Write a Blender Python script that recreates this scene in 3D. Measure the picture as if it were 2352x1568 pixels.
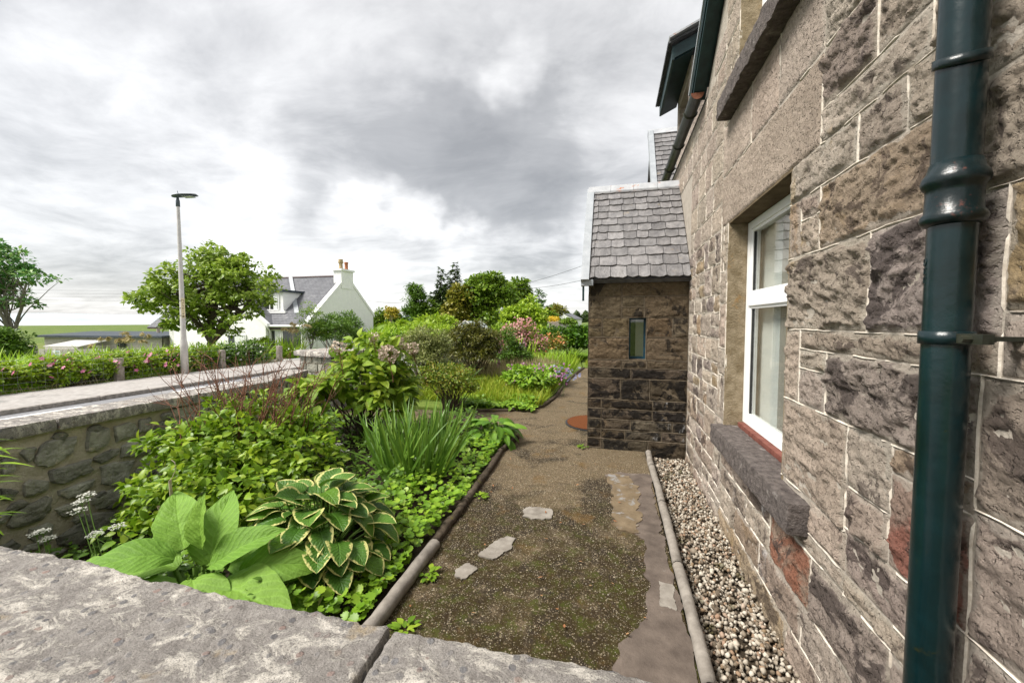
import bpy, math, random
import numpy as np
from mathutils import Vector, Matrix
R = math.radians
for o in list(bpy.data.objects):
    bpy.data.objects.remove(o)
sc = bpy.context.scene

# ------------------------------------------------------------------ camera
F, CX, CY, CAMZ = 915.0, 1176.0, 784.0, 1.6
YAW, PIT = math.atan(232 / F), math.atan(47 / F)
cd = bpy.data.cameras.new('camera')
cam = bpy.data.objects.new('camera', cd)
sc.collection.objects.link(cam)
cd.lens, cd.sensor_width, cd.clip_start, cd.clip_end = 14.0, 36.0, 0.03, 30000
cam.location = (0, 0, CAMZ)
cam.rotation_euler = (math.pi / 2 - PIT, 0, YAW)
sc.camera = cam


class NT:
    """small helper to write node trees"""
    def __init__(s, tree):
        s.t = tree
        s.t.nodes.clear()

    def n(s, typ, ins=None, **props):
        nd = s.t.nodes.new(typ)
        for k, v in props.items():
            setattr(nd, k, v)
        for k, v in (ins or {}).items():
            sk = nd.inputs[k]
            if isinstance(v, bpy.types.NodeSocket):
                s.t.links.new(v, sk)
            else:
                sk.default_value = v
        return nd

    def m(s, op, a, b=0.0, c=0.0, clamp=False):
        return s.n('ShaderNodeMath', {0: a, 1: b, 2: c}, operation=op, use_clamp=clamp).outputs[0]

    def vm(s, op, a, b=(0, 0, 0)):
        nd = s.n('ShaderNodeVectorMath', {0: a, 1: b}, operation=op)
        return nd.outputs['Value'] if op in ('DOT_PRODUCT', 'LENGTH') else nd.outputs[0]

    def noise(s, vec, scale, detail=4, rough=.55, dist=0.0):
        return s.n('ShaderNodeTexNoise', {'Vector': vec, 'Scale': scale, 'Detail': detail, 'Roughness': rough, 'Distortion': dist}).outputs['Fac']

    def ramp(s, fac, stops, interp='LINEAR'):
        nd = s.n('ShaderNodeValToRGB', {'Fac': fac})
        cr = nd.color_ramp
        cr.interpolation = interp
        while len(cr.elements) < len(stops):
            cr.elements.new(.5)
        for e, (p, c) in zip(cr.elements, stops):
            e.position = p
            e.color = (c, c, c, 1) if isinstance(c, (int, float)) else (*c[:3], 1)
        return nd.outputs['Color']

    def mix(s, f, a, b, mode='MIX'):
        nd = s.n('ShaderNodeMix', data_type='RGBA', blend_type=mode)
        for k, v in ((0, f), (6, a), (7, b)):
            if isinstance(v, bpy.types.NodeSocket):
                s.t.links.new(v, nd.inputs[k])
            else:
                nd.inputs[k].default_value = v if k == 0 else (*v[:3], 1)
        return nd.outputs[2]

    def rng(s, v, a, b, c=0.0, d=1.0):
        return s.n('ShaderNodeMapRange', {0: v, 1: a, 2: b, 3: c, 4: d}, interpolation_type='SMOOTHSTEP').outputs[0]


def ray(px, py):
    """world direction seen at a place of the photograph (2352 px wide)"""
    a, b = (px - CX) / F, (CY - py) / F
    up, fw = b * math.cos(PIT) - math.sin(PIT), math.cos(PIT) + b * math.sin(PIT)
    return np.array([a * math.cos(YAW) - fw * math.sin(YAW), fw * math.cos(YAW) + a * math.sin(YAW), up])


# ------------------------------------------------------------------ sky
SUN_EL, SUN_AZ = R(52), R(236)          # sun behind thin cloud, over the left shoulder (clockwise from +Y)
w = bpy.data.worlds.new('World')
sc.world = w
w.use_nodes = True
T = NT(w.node_tree)
sky = T.n('ShaderNodeTexSky', sky_type='NISHITA', sun_disc=False, sun_elevation=SUN_EL, sun_rotation=SUN_AZ)
gen = T.n('ShaderNodeTexCoord').outputs['Generated']
sep = T.n('ShaderNodeSeparateXYZ', {0: gen})
zz = T.m('ADD', T.m('MAXIMUM', sep.outputs[2], 0.0), .16)
pl0 = T.n('ShaderNodeCombineXYZ', {0: T.m('DIVIDE', sep.outputs[0], zz), 1: T.m('DIVIDE', sep.outputs[1], zz), 2: 3.7}).outputs[0]
pl = T.n('ShaderNodeMapping', {'Vector': pl0, 'Rotation': (0, 0, -.5), 'Scale': (1.0, 1.35, 1.0)}).outputs[0]
warp = T.n('ShaderNodeTexNoise', {'Vector': pl, 'Scale': .8, 'Detail': 2.0})
pw = T.vm('ADD', pl, T.n('ShaderNodeVectorMath', {0: T.vm('SUBTRACT', warp.outputs['Color'], (.5, .5, .5)), 'Scale': .9}, operation='SCALE').outputs[0])
n1 = T.noise(pw, .75, 6, .58)
n2 = T.noise(pw, 2.3, 6, .62)
dw = T.vm('NORMALIZE', T.vm('ADD', gen, T.n('ShaderNodeVectorMath', {0: T.vm('SUBTRACT', T.n('ShaderNodeTexNoise', {'Vector': gen, 'Scale': 3.6, 'Detail': 4.0, 'Roughness': .6}).outputs['Color'], (.5, .5, .5)), 'Scale': .36}, operation='SCALE').outputs[0]))
val = T.m('ADD', T.m('MULTIPLY', T.m('SUBTRACT', n1, .5), .75), T.m('MULTIPLY', T.m('SUBTRACT', n2, .5), .75))
val = T.m('ADD', val, .58)
# the cloud masses in view: direction, angular radius, how much lighter or darker
for px, py, rad, amt in ((900, 360, 15, -.22), (1180, 450, 14, -.26), (1040, 400, 12, -.14), (1330, 330, 15, -.12), (640, 190, 15, -.08),
                         (330, 60, 15, -.10), (740, 510, 6, -.10), (1200, 560, 7, -.12), (1195, 205, 6, .18), (840, 460, 5, .22), (930, 500, 6, .22),
                         (130, 300, 14, .06), (400, 290, 14, .06), (620, 460, 10, .10), (160, 520, 11, .02), (250, 600, 12, -.06), (60, 430, 10, -.06), (330, 450, 10, -.07), (100, 120, 14, -.08), (780, 590, 11, .20), (1130, 600, 9, .14), (1020, 520, 6, .16),
                         (500, 500, 9, .08), (420, 640, 9, -.04), (120, 690, 10, -.06), (1260, 480, 7, -.06)):
    b = ray(px, py)
    b = b / np.linalg.norm(b)
    dt = T.vm('DOT_PRODUCT', dw, tuple(b))
    val = T.m('ADD', val, T.rng(dt, math.cos(R(rad)), 1.0, 0.0, amt))
val = T.m('ADD', val, T.rng(sep.outputs[2], .30, .02, 0.0, .03))
cl = T.ramp(val, [(0, (.086, .086, .086)), (.28, (.120, .1195, .119)), (.50, (.178, .1765, .175)), (.72, (.240, .238, .235)), (1.0, (.302, .299, .294))])
bg1 = T.n('ShaderNodeBackground', {'Color': sky.outputs[0], 'Strength': .1})
bg2 = T.n('ShaderNodeBackground', {'Color': cl, 'Strength': 1.0})
mx = T.n('ShaderNodeMixShader', {0: .95, 1: bg1.outputs[0], 2: bg2.outputs[0]})
T.n('ShaderNodeOutputWorld', {0: mx.outputs[0]})

sd = bpy.data.lights.new('sun', 'SUN')
sd.energy, sd.angle, sd.color = 1.5, R(22), (1, .955, .89)
sun = bpy.data.objects.new('sun', sd)
sc.collection.objects.link(sun)
dirs = Vector((math.sin(SUN_AZ) * math.cos(SUN_EL), math.cos(SUN_AZ) * math.cos(SUN_EL), math.sin(SUN_EL)))
sun.rotation_euler = dirs.to_track_quat('Z', 'Y').to_euler()
sun.location = dirs * 50
sc.view_settings.view_transform, sc.view_settings.look = 'Standard', 'None'
sc.view_settings.exposure, sc.view_settings.gamma = 2.2, 1.0
sc.view_settings.use_curve_mapping = False
sc.render.engine = 'CYCLES'
sc.cycles.use_denoising = True
sc.cycles.max_bounces, sc.cycles.diffuse_bounces, sc.cycles.glossy_bounces = 6, 3, 3
sc.cycles.transmission_bounces, sc.cycles.transparent_max_bounces = 4, 8
sc.cycles.caustics_reflective = sc.cycles.caustics_refractive = False

# ------------------------------------------------------------------ helpers
rs = np.random.RandomState(7)
random.seed(7)
COL = sc.collection
ORG = {}


def C(px, py, d):
    """the point at camera depth d under a place of the photograph"""
    r = ray(px, py)
    f = np.array([-math.sin(YAW) * math.cos(PIT), math.cos(YAW) * math.cos(PIT), -math.sin(PIT)])
    return r * (d / float(r @ f)) + np.array([0, 0, CAMZ])


def G(px, py, z=0.0):
    r = ray(px, py)
    return r * ((z - CAMZ) / r[2]) + np.array([0, 0, CAMZ])


def _h(i, j, k, s):
    n = (i * 374761393 + j * 668265263 + k * 1442695041 + s * 974634777) & 0xffffffff
    n = ((n ^ (n >> 13)) * 1274126177) & 0xffffffff
    n = n ^ (n >> 16)
    return (n & 0xffff) / 65535.0


def vn(P, s=0):
    P = np.asarray(P, float)
    I = np.floor(P).astype(np.int64)
    f = P - I
    f = f * f * (3 - 2 * f)
    i, j, k = I[:, 0], I[:, 1], I[:, 2]
    x, y, z = f[:, 0], f[:, 1], f[:, 2]
    r = 0
    for a in (0, 1):
        for b in (0, 1):
            for c in (0, 1):
                r = r + _h(i + a, j + b, k + c, s) * (x if a else 1 - x) * (y if b else 1 - y) * (z if c else 1 - z)
    return r


def fbm(P, octv=4, s=0, gain=.5):
    P = np.asarray(P, float)
    t, a, tot = 0, 1.0, 0
    for o in range(octv):
        t = t + a * vn(P * 2 ** o, s + o)
        tot += a
        a *= gain
    return t / tot


def mk(name, V, Fc, mat, attrs=None, smooth=False, mi=None):
    me = bpy.data.meshes.new(name)
    V = np.asarray(V, float)
    if isinstance(Fc, np.ndarray):
        me.vertices.add(len(V))
        me.vertices.foreach_set('co', V.ravel())
        me.loops.add(Fc.size)
        me.loops.foreach_set('vertex_index', Fc.ravel().astype(np.int32))
        me.polygons.add(len(Fc))
        me.polygons.foreach_set('loop_start', (np.arange(len(Fc)) * Fc.shape[1]).astype(np.int32))
    else:
        me.from_pydata(V.tolist(), [], Fc)
    for m in (mat if isinstance(mat, (list, tuple)) else [mat]):
        me.materials.append(m)
    if mi is not None:
        me.polygons.foreach_set('material_index', np.asarray(mi, np.int32))
    if smooth:
        me.polygons.foreach_set('use_smooth', np.ones(len(me.polygons), bool))
    for k, v in (attrs or {}).items():
        me.attributes.new(k, 'FLOAT', 'POINT').data.foreach_set('value', np.asarray(v, np.float32))
    me.update(calc_edges=True)
    return me


def props(o, label=None, cat=None, group=None, kind=None):
    for k, v in (('label', label), ('category', cat), ('group', group), ('kind', kind)):
        if v:
            o[k] = v
    return o


def link(name, data, parent=None, loc=(0, 0, 0), **kw):
    o = bpy.data.objects.new(name, data)
    COL.objects.link(o)
    loc = np.asarray(loc, float)
    if parent is not None:
        o.parent = parent
        o.location = loc - ORG[parent.name]
    else:
        o.location = loc
    ORG[o.name] = loc
    return props(o, **kw)


def obj(name, V, Fc, mat, parent=None, origin=None, attrs=None, smooth=False, mi=None, **kw):
    """world-space vertices -> one mesh object whose origin sits at the piece (or its parent)"""
    V = np.asarray(V, float)
    if origin is None:
        if parent is not None:
            origin = ORG[parent.name]
        else:
            origin = np.array([(V[:, 0].min() + V[:, 0].max()) / 2, (V[:, 1].min() + V[:, 1].max()) / 2, V[:, 2].min()])
    origin = np.asarray(origin, float)
    return link(name, mk(name, V - origin, Fc, mat, attrs, smooth, mi), parent, origin, **kw)


def thing(name, label, cat, loc, group=None):
    return link(name, None, None, loc, label=label, cat=cat, group=group)


def inst(name, me, parent, M, **kw):
    """an object sharing mesh data, at world matrix M (numpy 3x3, location)"""
    A, loc = M
    o = bpy.data.objects.new(name, me)
    COL.objects.link(o)
    ml = Matrix(np.asarray(A).tolist()).to_4x4()
    pl_ = ORG[parent.name] if parent is not None else np.zeros(3)
    ml.translation = Vector(np.asarray(loc, float) - pl_)
    o.parent = parent
    o.matrix_local = ml
    ORG[o.name] = np.asarray(loc, float)
    return props(o, **kw)


class MB:
    """collects polygons of one piece"""
    def __init__(s):
        s.v, s.f, s.m = [], [], []

    def add(s, V, Fc, mi=0):
        b = len(s.v)
        s.v.extend([tuple(map(float, p)) for p in V])
        for f in Fc:
            s.f.append(tuple(int(i) + b for i in f))
            s.m.append(mi)
        return s

    def box(s, lo, hi, mi=0):
        (a, b, c), (d, e, f) = lo, hi
        return s.add([(a, b, c), (d, b, c), (d, e, c), (a, e, c), (a, b, f), (d, b, f), (d, e, f), (a, e, f)],
                     [(0, 3, 2, 1), (4, 5, 6, 7), (0, 1, 5, 4), (1, 2, 6, 5), (2, 3, 7, 6), (3, 0, 4, 7)], mi)

    def hexa(s, P, mi=0):
        return s.add(P, [(0, 3, 2, 1), (4, 5, 6, 7), (0, 1, 5, 4), (1, 2, 6, 5), (2, 3, 7, 6), (3, 0, 4, 7)], mi)

    def tube(s, pts, rad, n=8, mi=0, caps=True):
        V, Fc = tube(pts, rad, n)
        s.add(V, Fc, mi)
        if caps:
            k = len(V)
            s.f += [tuple(len(s.v) - k + i for i in range(n))[::-1], tuple(len(s.v) - n + i for i in range(n))]
            s.m += [mi, mi]
        return s

    def lathe(s, c, prof, n=16, mi=0):
        V, Fc = [], []
        for z, r in prof:
            for i in range(n):
                a = 2 * math.pi * i / n
                V.append((c[0] + r * math.cos(a), c[1] + r * math.sin(a), c[2] + z))
        for j in range(len(prof) - 1):
            for i in range(n):
                Fc.append((j * n + i, j * n + (i + 1) % n, (j + 1) * n + (i + 1) % n, (j + 1) * n + i))
        Fc.append(tuple(range(n))[::-1])
        Fc.append(tuple((len(prof) - 1) * n + i for i in range(n)))
        return s.add(V, Fc, mi)

    def prism(s, poly, a, b, mi=0):
        """poly: 3-D points, a/b: offset vectors of the two ends"""
        n = len(poly)
        P = np.asarray(poly, float)
        V = np.vstack([P + a, P + b])
        Fc = [tuple(range(n))[::-1], tuple(range(n, 2 * n))] + [(i, (i + 1) % n, n + (i + 1) % n, n + i) for i in range(n)]
        return s.add(V, Fc, mi)

    def build(s, name, mat, parent=None, origin=None, smooth=False, **kw):
        return obj(name, s.v, s.f, mat, parent, origin, smooth=smooth, mi=s.m if isinstance(mat, (list, tuple)) else None, **kw)


def tube(pts, rad, n=6):
    P = np.asarray(pts, float)
    k = len(P)
    rad = np.broadcast_to(np.asarray(rad, float), (k,))
    tg = np.gradient(P, axis=0)
    tg /= np.linalg.norm(tg, axis=1)[:, None] + 1e-9
    ref = np.array([0, 0, 1.0]) if abs(tg[:, 2]).mean() < .8 else np.array([1.0, 0, 0])
    A = np.cross(tg, ref)
    A /= np.linalg.norm(A, axis=1)[:, None] + 1e-9
    B = np.cross(tg, A)
    th = np.linspace(0, 2 * math.pi, n, endpoint=False)
    V = P[:, None, :] + rad[:, None, None] * (np.cos(th)[None, :, None] * A[:, None, :] + np.sin(th)[None, :, None] * B[:, None, :])
    idx = np.arange(k * n).reshape(k, n)
    Fc = np.stack([idx[:-1], idx[1:], np.roll(idx[1:], -1, 1), np.roll(idx[:-1], -1, 1)], -1).reshape(-1, 4)
    return V.reshape(-1, 3), Fc


def tubes(name, paths, mat, parent, n=5, **kw):
    """several tapered limbs joined into one part"""
    V, Fc, b = [], [], 0
    for pts, rad in paths:
        v, f = tube(pts, rad, n)
        V.append(v)
        Fc.append(f + b)
        b += len(v)
    return obj(name, np.vstack(V), np.vstack(Fc), mat, parent, smooth=True, **kw)


def rbox(lo, hi, res, amp, rad, seed=0, freq=18.0):
    """subdivided box with worn, uneven edges and faces (position-only displacement keeps it closed)"""
    lo, hi = np.asarray(lo, float), np.asarray(hi, float)
    n = np.maximum(2, np.round((hi - lo) / res).astype(int))
    Vs, Fs, b = [], [], 0
    for ax in range(3):
        u, v = (ax + 1) % 3, (ax + 2) % 3
        for side in (0, 1):
            uu, vv = np.meshgrid(np.linspace(lo[u], hi[u], n[u] + 1), np.linspace(lo[v], hi[v], n[v] + 1), indexing='ij')
            P = np.zeros(uu.shape + (3,))
            P[..., u], P[..., v], P[..., ax] = uu, vv, (hi if side else lo)[ax]
            idx = np.arange(uu.size).reshape(uu.shape)
            q = np.stack([idx[:-1, :-1], idx[1:, :-1], idx[1:, 1:], idx[:-1, 1:]], -1).reshape(-1, 4)
            Fs.append((q if side else q[:, ::-1]) + b)
            Vs.append(P.reshape(-1, 3))
            b += uu.size
    P = np.vstack(Vs)
    rr = np.minimum(rad, (hi - lo).min() * .45)
    inner = np.clip(P, lo + rr, hi - rr)
    d = P - inner
    L = np.linalg.norm(d, axis=1)[:, None] + 1e-9
    P = inner + d / L * np.minimum(L, rr)
    nz = np.stack([fbm(P * freq + 31 * k + seed * 7, 4, seed + 10 * k, .6) - .5 for k in range(3)], -1)
    return P + nz * amp * 2, np.vstack(Fs)

# ------------------------------------------------------------------ materials
def new_mat(name):
    m = bpy.data.materials.new(name)
    m.use_nodes = True
    return m, NT(m.node_tree)


def finish(T, col, rough=.8, bump=None, bs=.5, bd=.01, spec=.3, metal=0.0, trans=None, tcol=None):
    ins = {'Base Color': col if isinstance(col, bpy.types.NodeSocket) else (*col[:3], 1), 'Roughness': rough, 'Specular IOR Level': spec, 'Metallic': metal}
    p = T.n('ShaderNodeBsdfPrincipled', ins)
    if bump is not None:
        b = T.n('ShaderNodeBump', {'Height': bump, 'Strength': bs, 'Distance': bd})
        T.t.links.new(b.outputs[0], p.inputs['Normal'])
    out = p.outputs[0]
    if trans:
        tr = T.n('ShaderNodeBsdfTranslucent', {'Color': tcol if tcol is not None else ins['Base Color']})
        out = T.n('ShaderNodeMixShader', {0: trans, 1: out, 2: tr.outputs[0]}).outputs[0]
    T.n('ShaderNodeOutputMaterial', {0: out})


def pos(T):
    return T.n('ShaderNodeNewGeometry').outputs['Position']


def orand(T):
    return T.n('ShaderNodeObjectInfo').outputs['Random']


def jitter(T, col, amt=.15, hue=.01, sat=.1):
    r = orand(T)
    r2 = T.m('FRACT', T.m('MULTIPLY', r, 17.31))
    r3 = T.m('FRACT', T.m('MULTIPLY', r, 91.7))
    h = T.n('ShaderNodeHueSaturation', {'Hue': T.m('ADD', .5 - hue, T.m('MULTIPLY', r2, 2 * hue)), 'Saturation': T.m('ADD', 1 - sat, T.m('MULTIPLY', r3, 2 * sat)),
                                        'Value': T.m('ADD', 1 - amt, T.m('MULTIPLY', r, 2 * amt)), 'Color': col})
    return h.outputs[0]


def rough_mat(name, c1, c2, scale=6, rough=.85, bscale=40, bs=.5, bd=.006, jit=0.0, c3=None, s3=2.0, t3=.6, spec=.25, metal=0.0, detail=6):
    """two-tone mottled surface with an optional patch colour c3"""
    m, T = new_mat(name)
    p = pos(T)
    if jit:
        p = T.vm('ADD', p, T.n('ShaderNodeCombineXYZ', {0: T.m('MULTIPLY', orand(T), 37.0), 1: 0.0, 2: 0.0}).outputs[0])
    n = T.noise(p, scale, detail, .62)
    col = T.ramp(n, [(.3, c1), (.7, c2)])
    if c3 is not None:
        n3 = T.noise(p, s3, 5, .65, .4)
        col = T.mix(T.rng(n3, t3, t3 + .12), col, c3)
    if jit:
        col = jitter(T, col, jit)
    b = T.noise(p, bscale, 6, .65)
    finish(T, col, rough, b, bs, bd, spec, metal)
    return m


def stone_mat(name, base, dark, light, pits=.5, big=5.0, t_dark=.56, white=0.0, mort=(.42, .37, .31), patch=(.36, .255, .14), t_patch=.62, across=0.0):
    """sandstone: mottled grain, sharp-edged dark weathering, ochre patches, pits, pale lime smears, mortar lapping over the margins"""
    m, T = new_mat(name)
    p = pos(T)
    sh = T.n('ShaderNodeCombineXYZ', {0: T.m('MULTIPLY', orand(T), 23.0), 1: T.m('MULTIPLY', orand(T), 11.0), 2: 0.0}).outputs[0]
    q = T.vm('ADD', p, sh)
    mm = T.n('ShaderNodeAttribute', attribute_name='mm').outputs['Fac']
    g = T.noise(q, 30, 6, .72)
    col = T.ramp(g, [(.25, tuple(c * .55 for c in base)), (.5, base), (.75, light)])
    tone = T.noise(q, 3.2, 4, .6, .6)
    col = T.mix(.6, col, T.ramp(tone, [(.3, tuple(c * .72 for c in base)), (.7, light)]))
    on = T.noise(p, 2.3, 6, .65, .7)
    col = T.mix(T.m('MULTIPLY', T.rng(on, t_patch, t_patch + .10), .65), col, patch)
    d = T.noise(p if across else q, big, 7, .70, 1.0)
    col = T.mix(T.m('MULTIPLY', T.m('MULTIPLY', T.rng(d, t_dark, t_dark + .055), .88), T.m('SUBTRACT', 1.0, T.m('MULTIPLY', mm, .0 if across else .8))), col, dark)
    sp = T.noise(q, 170, 3, .6)
    col = T.mix(T.m('MULTIPLY', T.rng(sp, .55, .68), .55), col, tuple(c * .30 for c in base))
    me_ = T.rng(T.m('ADD', mm, T.m('MULTIPLY', T.m('SUBTRACT', T.noise(p, 28, 5, .65), .5), 1.5)), .45, .80)
    mcol = T.ramp(T.noise(p, 60, 6, .7), [(.3, tuple(c * .75 for c in mort)), (.7, tuple(c * 1.2 for c in mort))])
    col = T.mix(T.m('MULTIPLY', me_, .75), col, mcol)
    if white:
        mp = T.n('ShaderNodeMapping', {'Vector': p, 'Rotation': (0.6, .5, 0), 'Scale': (1, 1, .45)}).outputs[0]
        wn = T.noise(mp, 4.5, 9, .74, .6)
        col = T.mix(T.m('MULTIPLY', T.rng(wn, .56, .70), white), col, (.55, .545, .545))
    col = jitter(T, col, .10, .010, .10)
    pit = T.m('MULTIPLY', T.rng(T.noise(q, 60, 3, .5), .44, .30), pits)
    fr = T.n('ShaderNodeTexVoronoi', {'Vector': T.vm('ADD', q, T.n('ShaderNodeVectorMath', {0: T.n('ShaderNodeTexNoise', {'Vector': q, 'Scale': 14.0, 'Detail': 4.0}).outputs['Color'], 'Scale': .07}, operation='SCALE').outputs[0]), 'Scale': 20.0}, feature='SMOOTH_F1').outputs['Distance']
    hgt = T.m('ADD', T.m('SUBTRACT', T.m('MULTIPLY', T.noise(q, 26, 8, .76), 1.5), pit), T.m('MULTIPLY', fr, .9))
    finish(T, col, .92, hgt, 1.0, .022, .18)
    return m


def leaf_mat(name, c1, c2, c3=None, trans=.3, rough=.42, spec=.35, edge=None, vein=False, ewid=.55, vt=.14):
    """foliage: per-leaf tone from the 'rnd' attribute, translucent"""
    m, T = new_mat(name)
    at = T.n('ShaderNodeAttribute', attribute_name='rnd').outputs['Fac']
    at = T.m('FRACT', T.m('ADD', at, T.m('MULTIPLY', orand(T), 3.7)))
    st = [(0, c1), (.6, c2)]
    st.append((1.0, c3 if c3 else c2))
    col = T.ramp(at, st)
    p = pos(T)
    col = T.mix(T.m('MULTIPLY', T.noise(p, 30, 3, .6), .5), col, tuple(.6 * c for c in c1))
    bump = None
    if vein or edge:
        u = T.n('ShaderNodeAttribute', attribute_name='uu').outputs['Fac']
        t = T.n('ShaderNodeAttribute', attribute_name='tt').outputs['Fac']
        au = T.m('ABSOLUTE', u)
        wv = T.m('SINE', T.m('MULTIPLY', T.m('SUBTRACT', T.m('MULTIPLY', t, 1.0), T.m('MULTIPLY', au, .30)), 62.0))
        mid = T.rng(au, .10, .0)
        bump = T.m('ADD', T.m('SUBTRACT', T.m('MULTIPLY', wv, .30), T.m('MULTIPLY', mid, 1.2)), T.m('MULTIPLY', T.noise(p, 75, 5, .65), 2.2))
        col = T.mix(T.m('MULTIPLY', T.m('ADD', T.rng(wv, .55, 1.0), mid, clamp=True), vt), col, tuple(min(1, 1.7 * c + .02) for c in c2))
        if edge:
            en = T.m('ADD', au, T.m('MULTIPLY', T.m('SUBTRACT', T.noise(p, 26, 5, .65), .5), 1.15))
            en = T.m('ADD', en, T.m('MULTIPLY', T.m('POWER', t, 6.0), .35))
            col = T.mix(T.rng(en, ewid, ewid + .13), col, edge)
    finish(T, col, rough, bump, .5, .006, spec, 0, trans, T.mix(.5, col, (.32, .42, .02), 'MULTIPLY') if False else col)
    return m


def plain(name, col, rough=.6, spec=.3, metal=0.0, var=.12, scale=20, bs=.15):
    return rough_mat(name, tuple(c * (1 - var) for c in col), tuple(min(1, c * (1 + var)) for c in col), scale, rough, 60, bs, .003, spec=spec, metal=metal)


M = {}
# house stone
M['sand'] = stone_mat('stone_sand', (0.384, 0.313, 0.253), (0.125, 0.098, 0.082), (0.526, 0.444, 0.372), .5, 4.2, .57)
M['stug'] = stone_mat('stone_tooled', (0.422, 0.350, 0.284), (0.242, 0.189, 0.152), (0.552, 0.469, 0.392), 1.1, 3.0, .66, t_patch=.66)
M['grey'] = stone_mat('stone_grey', (0.345, 0.280, 0.228), (0.102, 0.079, 0.068), (0.474, 0.400, 0.332), .6, 3.8, .52)
M['dark'] = stone_mat('stone_dark', (0.279, 0.226, 0.194), (0.080, 0.063, 0.057), (0.416, 0.355, 0.312), .6, 3.2, .50)
M['red'] = stone_mat('stone_red', (0.310, 0.223, 0.172), (0.086, 0.066, 0.058), (0.388, 0.304, 0.248), .5, 3.4, .54, patch=(0.293, 0.103, 0.068), t_patch=.42)
M['ochre'] = stone_mat('stone_ochre', (0.319, 0.239, 0.160), (0.104, 0.076, 0.056), (0.422, 0.338, 0.248), .5, 3.6, .54, t_patch=.50)
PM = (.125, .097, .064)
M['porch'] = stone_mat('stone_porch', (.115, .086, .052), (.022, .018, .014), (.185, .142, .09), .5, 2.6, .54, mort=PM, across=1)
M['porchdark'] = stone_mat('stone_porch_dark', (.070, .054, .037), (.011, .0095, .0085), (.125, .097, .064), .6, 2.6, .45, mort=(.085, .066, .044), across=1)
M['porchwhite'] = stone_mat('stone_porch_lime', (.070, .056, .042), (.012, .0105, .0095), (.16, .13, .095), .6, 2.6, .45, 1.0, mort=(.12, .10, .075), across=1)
M['limey'] = stone_mat('stone_lime_splashed', (0.296, 0.227, 0.176), (0.087, 0.068, 0.058), (0.439, 0.357, 0.288), .5, 3.0, .50, .85)
M['mortar'] = rough_mat('mortar', (.30, .265, .22), (.43, .385, .33), 14, .95, 80, .9, .008)
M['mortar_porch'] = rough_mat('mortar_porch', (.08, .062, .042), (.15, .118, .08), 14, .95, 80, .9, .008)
M['lime'] = rough_mat('lime_pointing', (.42, .36, .29), (.68, .63, .55), 30, .95, 90, .8, .004)
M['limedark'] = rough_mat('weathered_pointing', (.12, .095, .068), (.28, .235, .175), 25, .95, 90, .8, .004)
M['sill'] = rough_mat('sill_stone', (.06, .050, .047), (.17, .145, .132), 26, .92, 55, 1.0, .02, c3=(.26, .235, .215), s3=9, t3=.60)
M['jamb'] = rough_mat('jamb_render', (.15, .112, .062), (.32, .26, .175), 14, .95, 70, 1.0, .010, c3=(.25, .15, .055), s3=5, t3=.60)
M['reveal'] = rough_mat('lintel_soffit', (.075, .055, .03), (.16, .12, .07), 12, .95, 60, .8, .01)
M['upvc'] = plain('white_upvc', (.80, .80, .79), .35, .4, var=.03, bs=.02)
M['gasket'] = plain('window_gasket', (.03, .03, .03), .6)
M['redwood'] = rough_mat('red_painted_wood', (.10, .030, .022), (.20, .075, .055), 30, .7, 60, .3, .003, c3=(.42, .33, .28), s3=20, t3=.66)
M['greenpaint'] = rough_mat('green_painted_iron', (.0012, .0065, .0066), (.0028, .017, .020), 9, .24, 12, .35, .006, spec=.45, c3=(.022, .022, .006), s3=17, t3=.64)
M['greenrust'] = rough_mat('chipped_green_iron', (.0010, .0048, .0050), (.0025, .014, .017), 9, .30, 18, .4, .006, spec=.45, c3=(.085, .032, .024), s3=34, t3=.60)
M['greenwood'] = rough_mat('green_painted_wood', (.004, .016, .017), (.012, .042, .045), 9, .5, 50, .25, .004, spec=.4)
M['rust'] = rough_mat('rusty_iron', (.10, .035, .02), (.22, .09, .05), 30, .85, 60, .5, .004)
M['gutter'] = rough_mat('black_iron_gutter', (.010, .012, .009), (.03, .032, .02), 9, .45, 40, .3, .004, spec=.4)
M['slate'] = rough_mat('slate', (.10, .096, .098), (.225, .215, .212), 9, .48, 30, .8, .012, jit=.22, c3=(.20, .165, .12), s3=7, t3=.63, spec=.5)
M['slatedark'] = rough_mat('slate_edge', (.05, .05, .055), (.11, .11, .115), 9, .6, 30, .6, .01, jit=.15)
M['lead'] = rough_mat('lead_flashing', (.27, .29, .31), (.38, .40, .42), 7, .5, 20, .2, .004, spec=.4, c3=(.22, .24, .26), s3=12, t3=.6)
M['leadrust'] = rough_mat('rust_stained_lead', (.30, .31, .33), (.46, .47, .48), 7, .55, 20, .2, .004, c3=(.40, .13, .035), s3=11, t3=.58)
M['room'] = plain('room_plaster', (.62, .56, .48), .9)
M['blind'] = plain('pale_blind', (.78, .77, .74), .9, var=.04)
M['backtan'] = plain('tan_backing', (.40, .36, .31), .9, var=.05)
M['blue'] = plain('blue_painted_wood', (.012, .05, .075), .5, var=.4)
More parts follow.
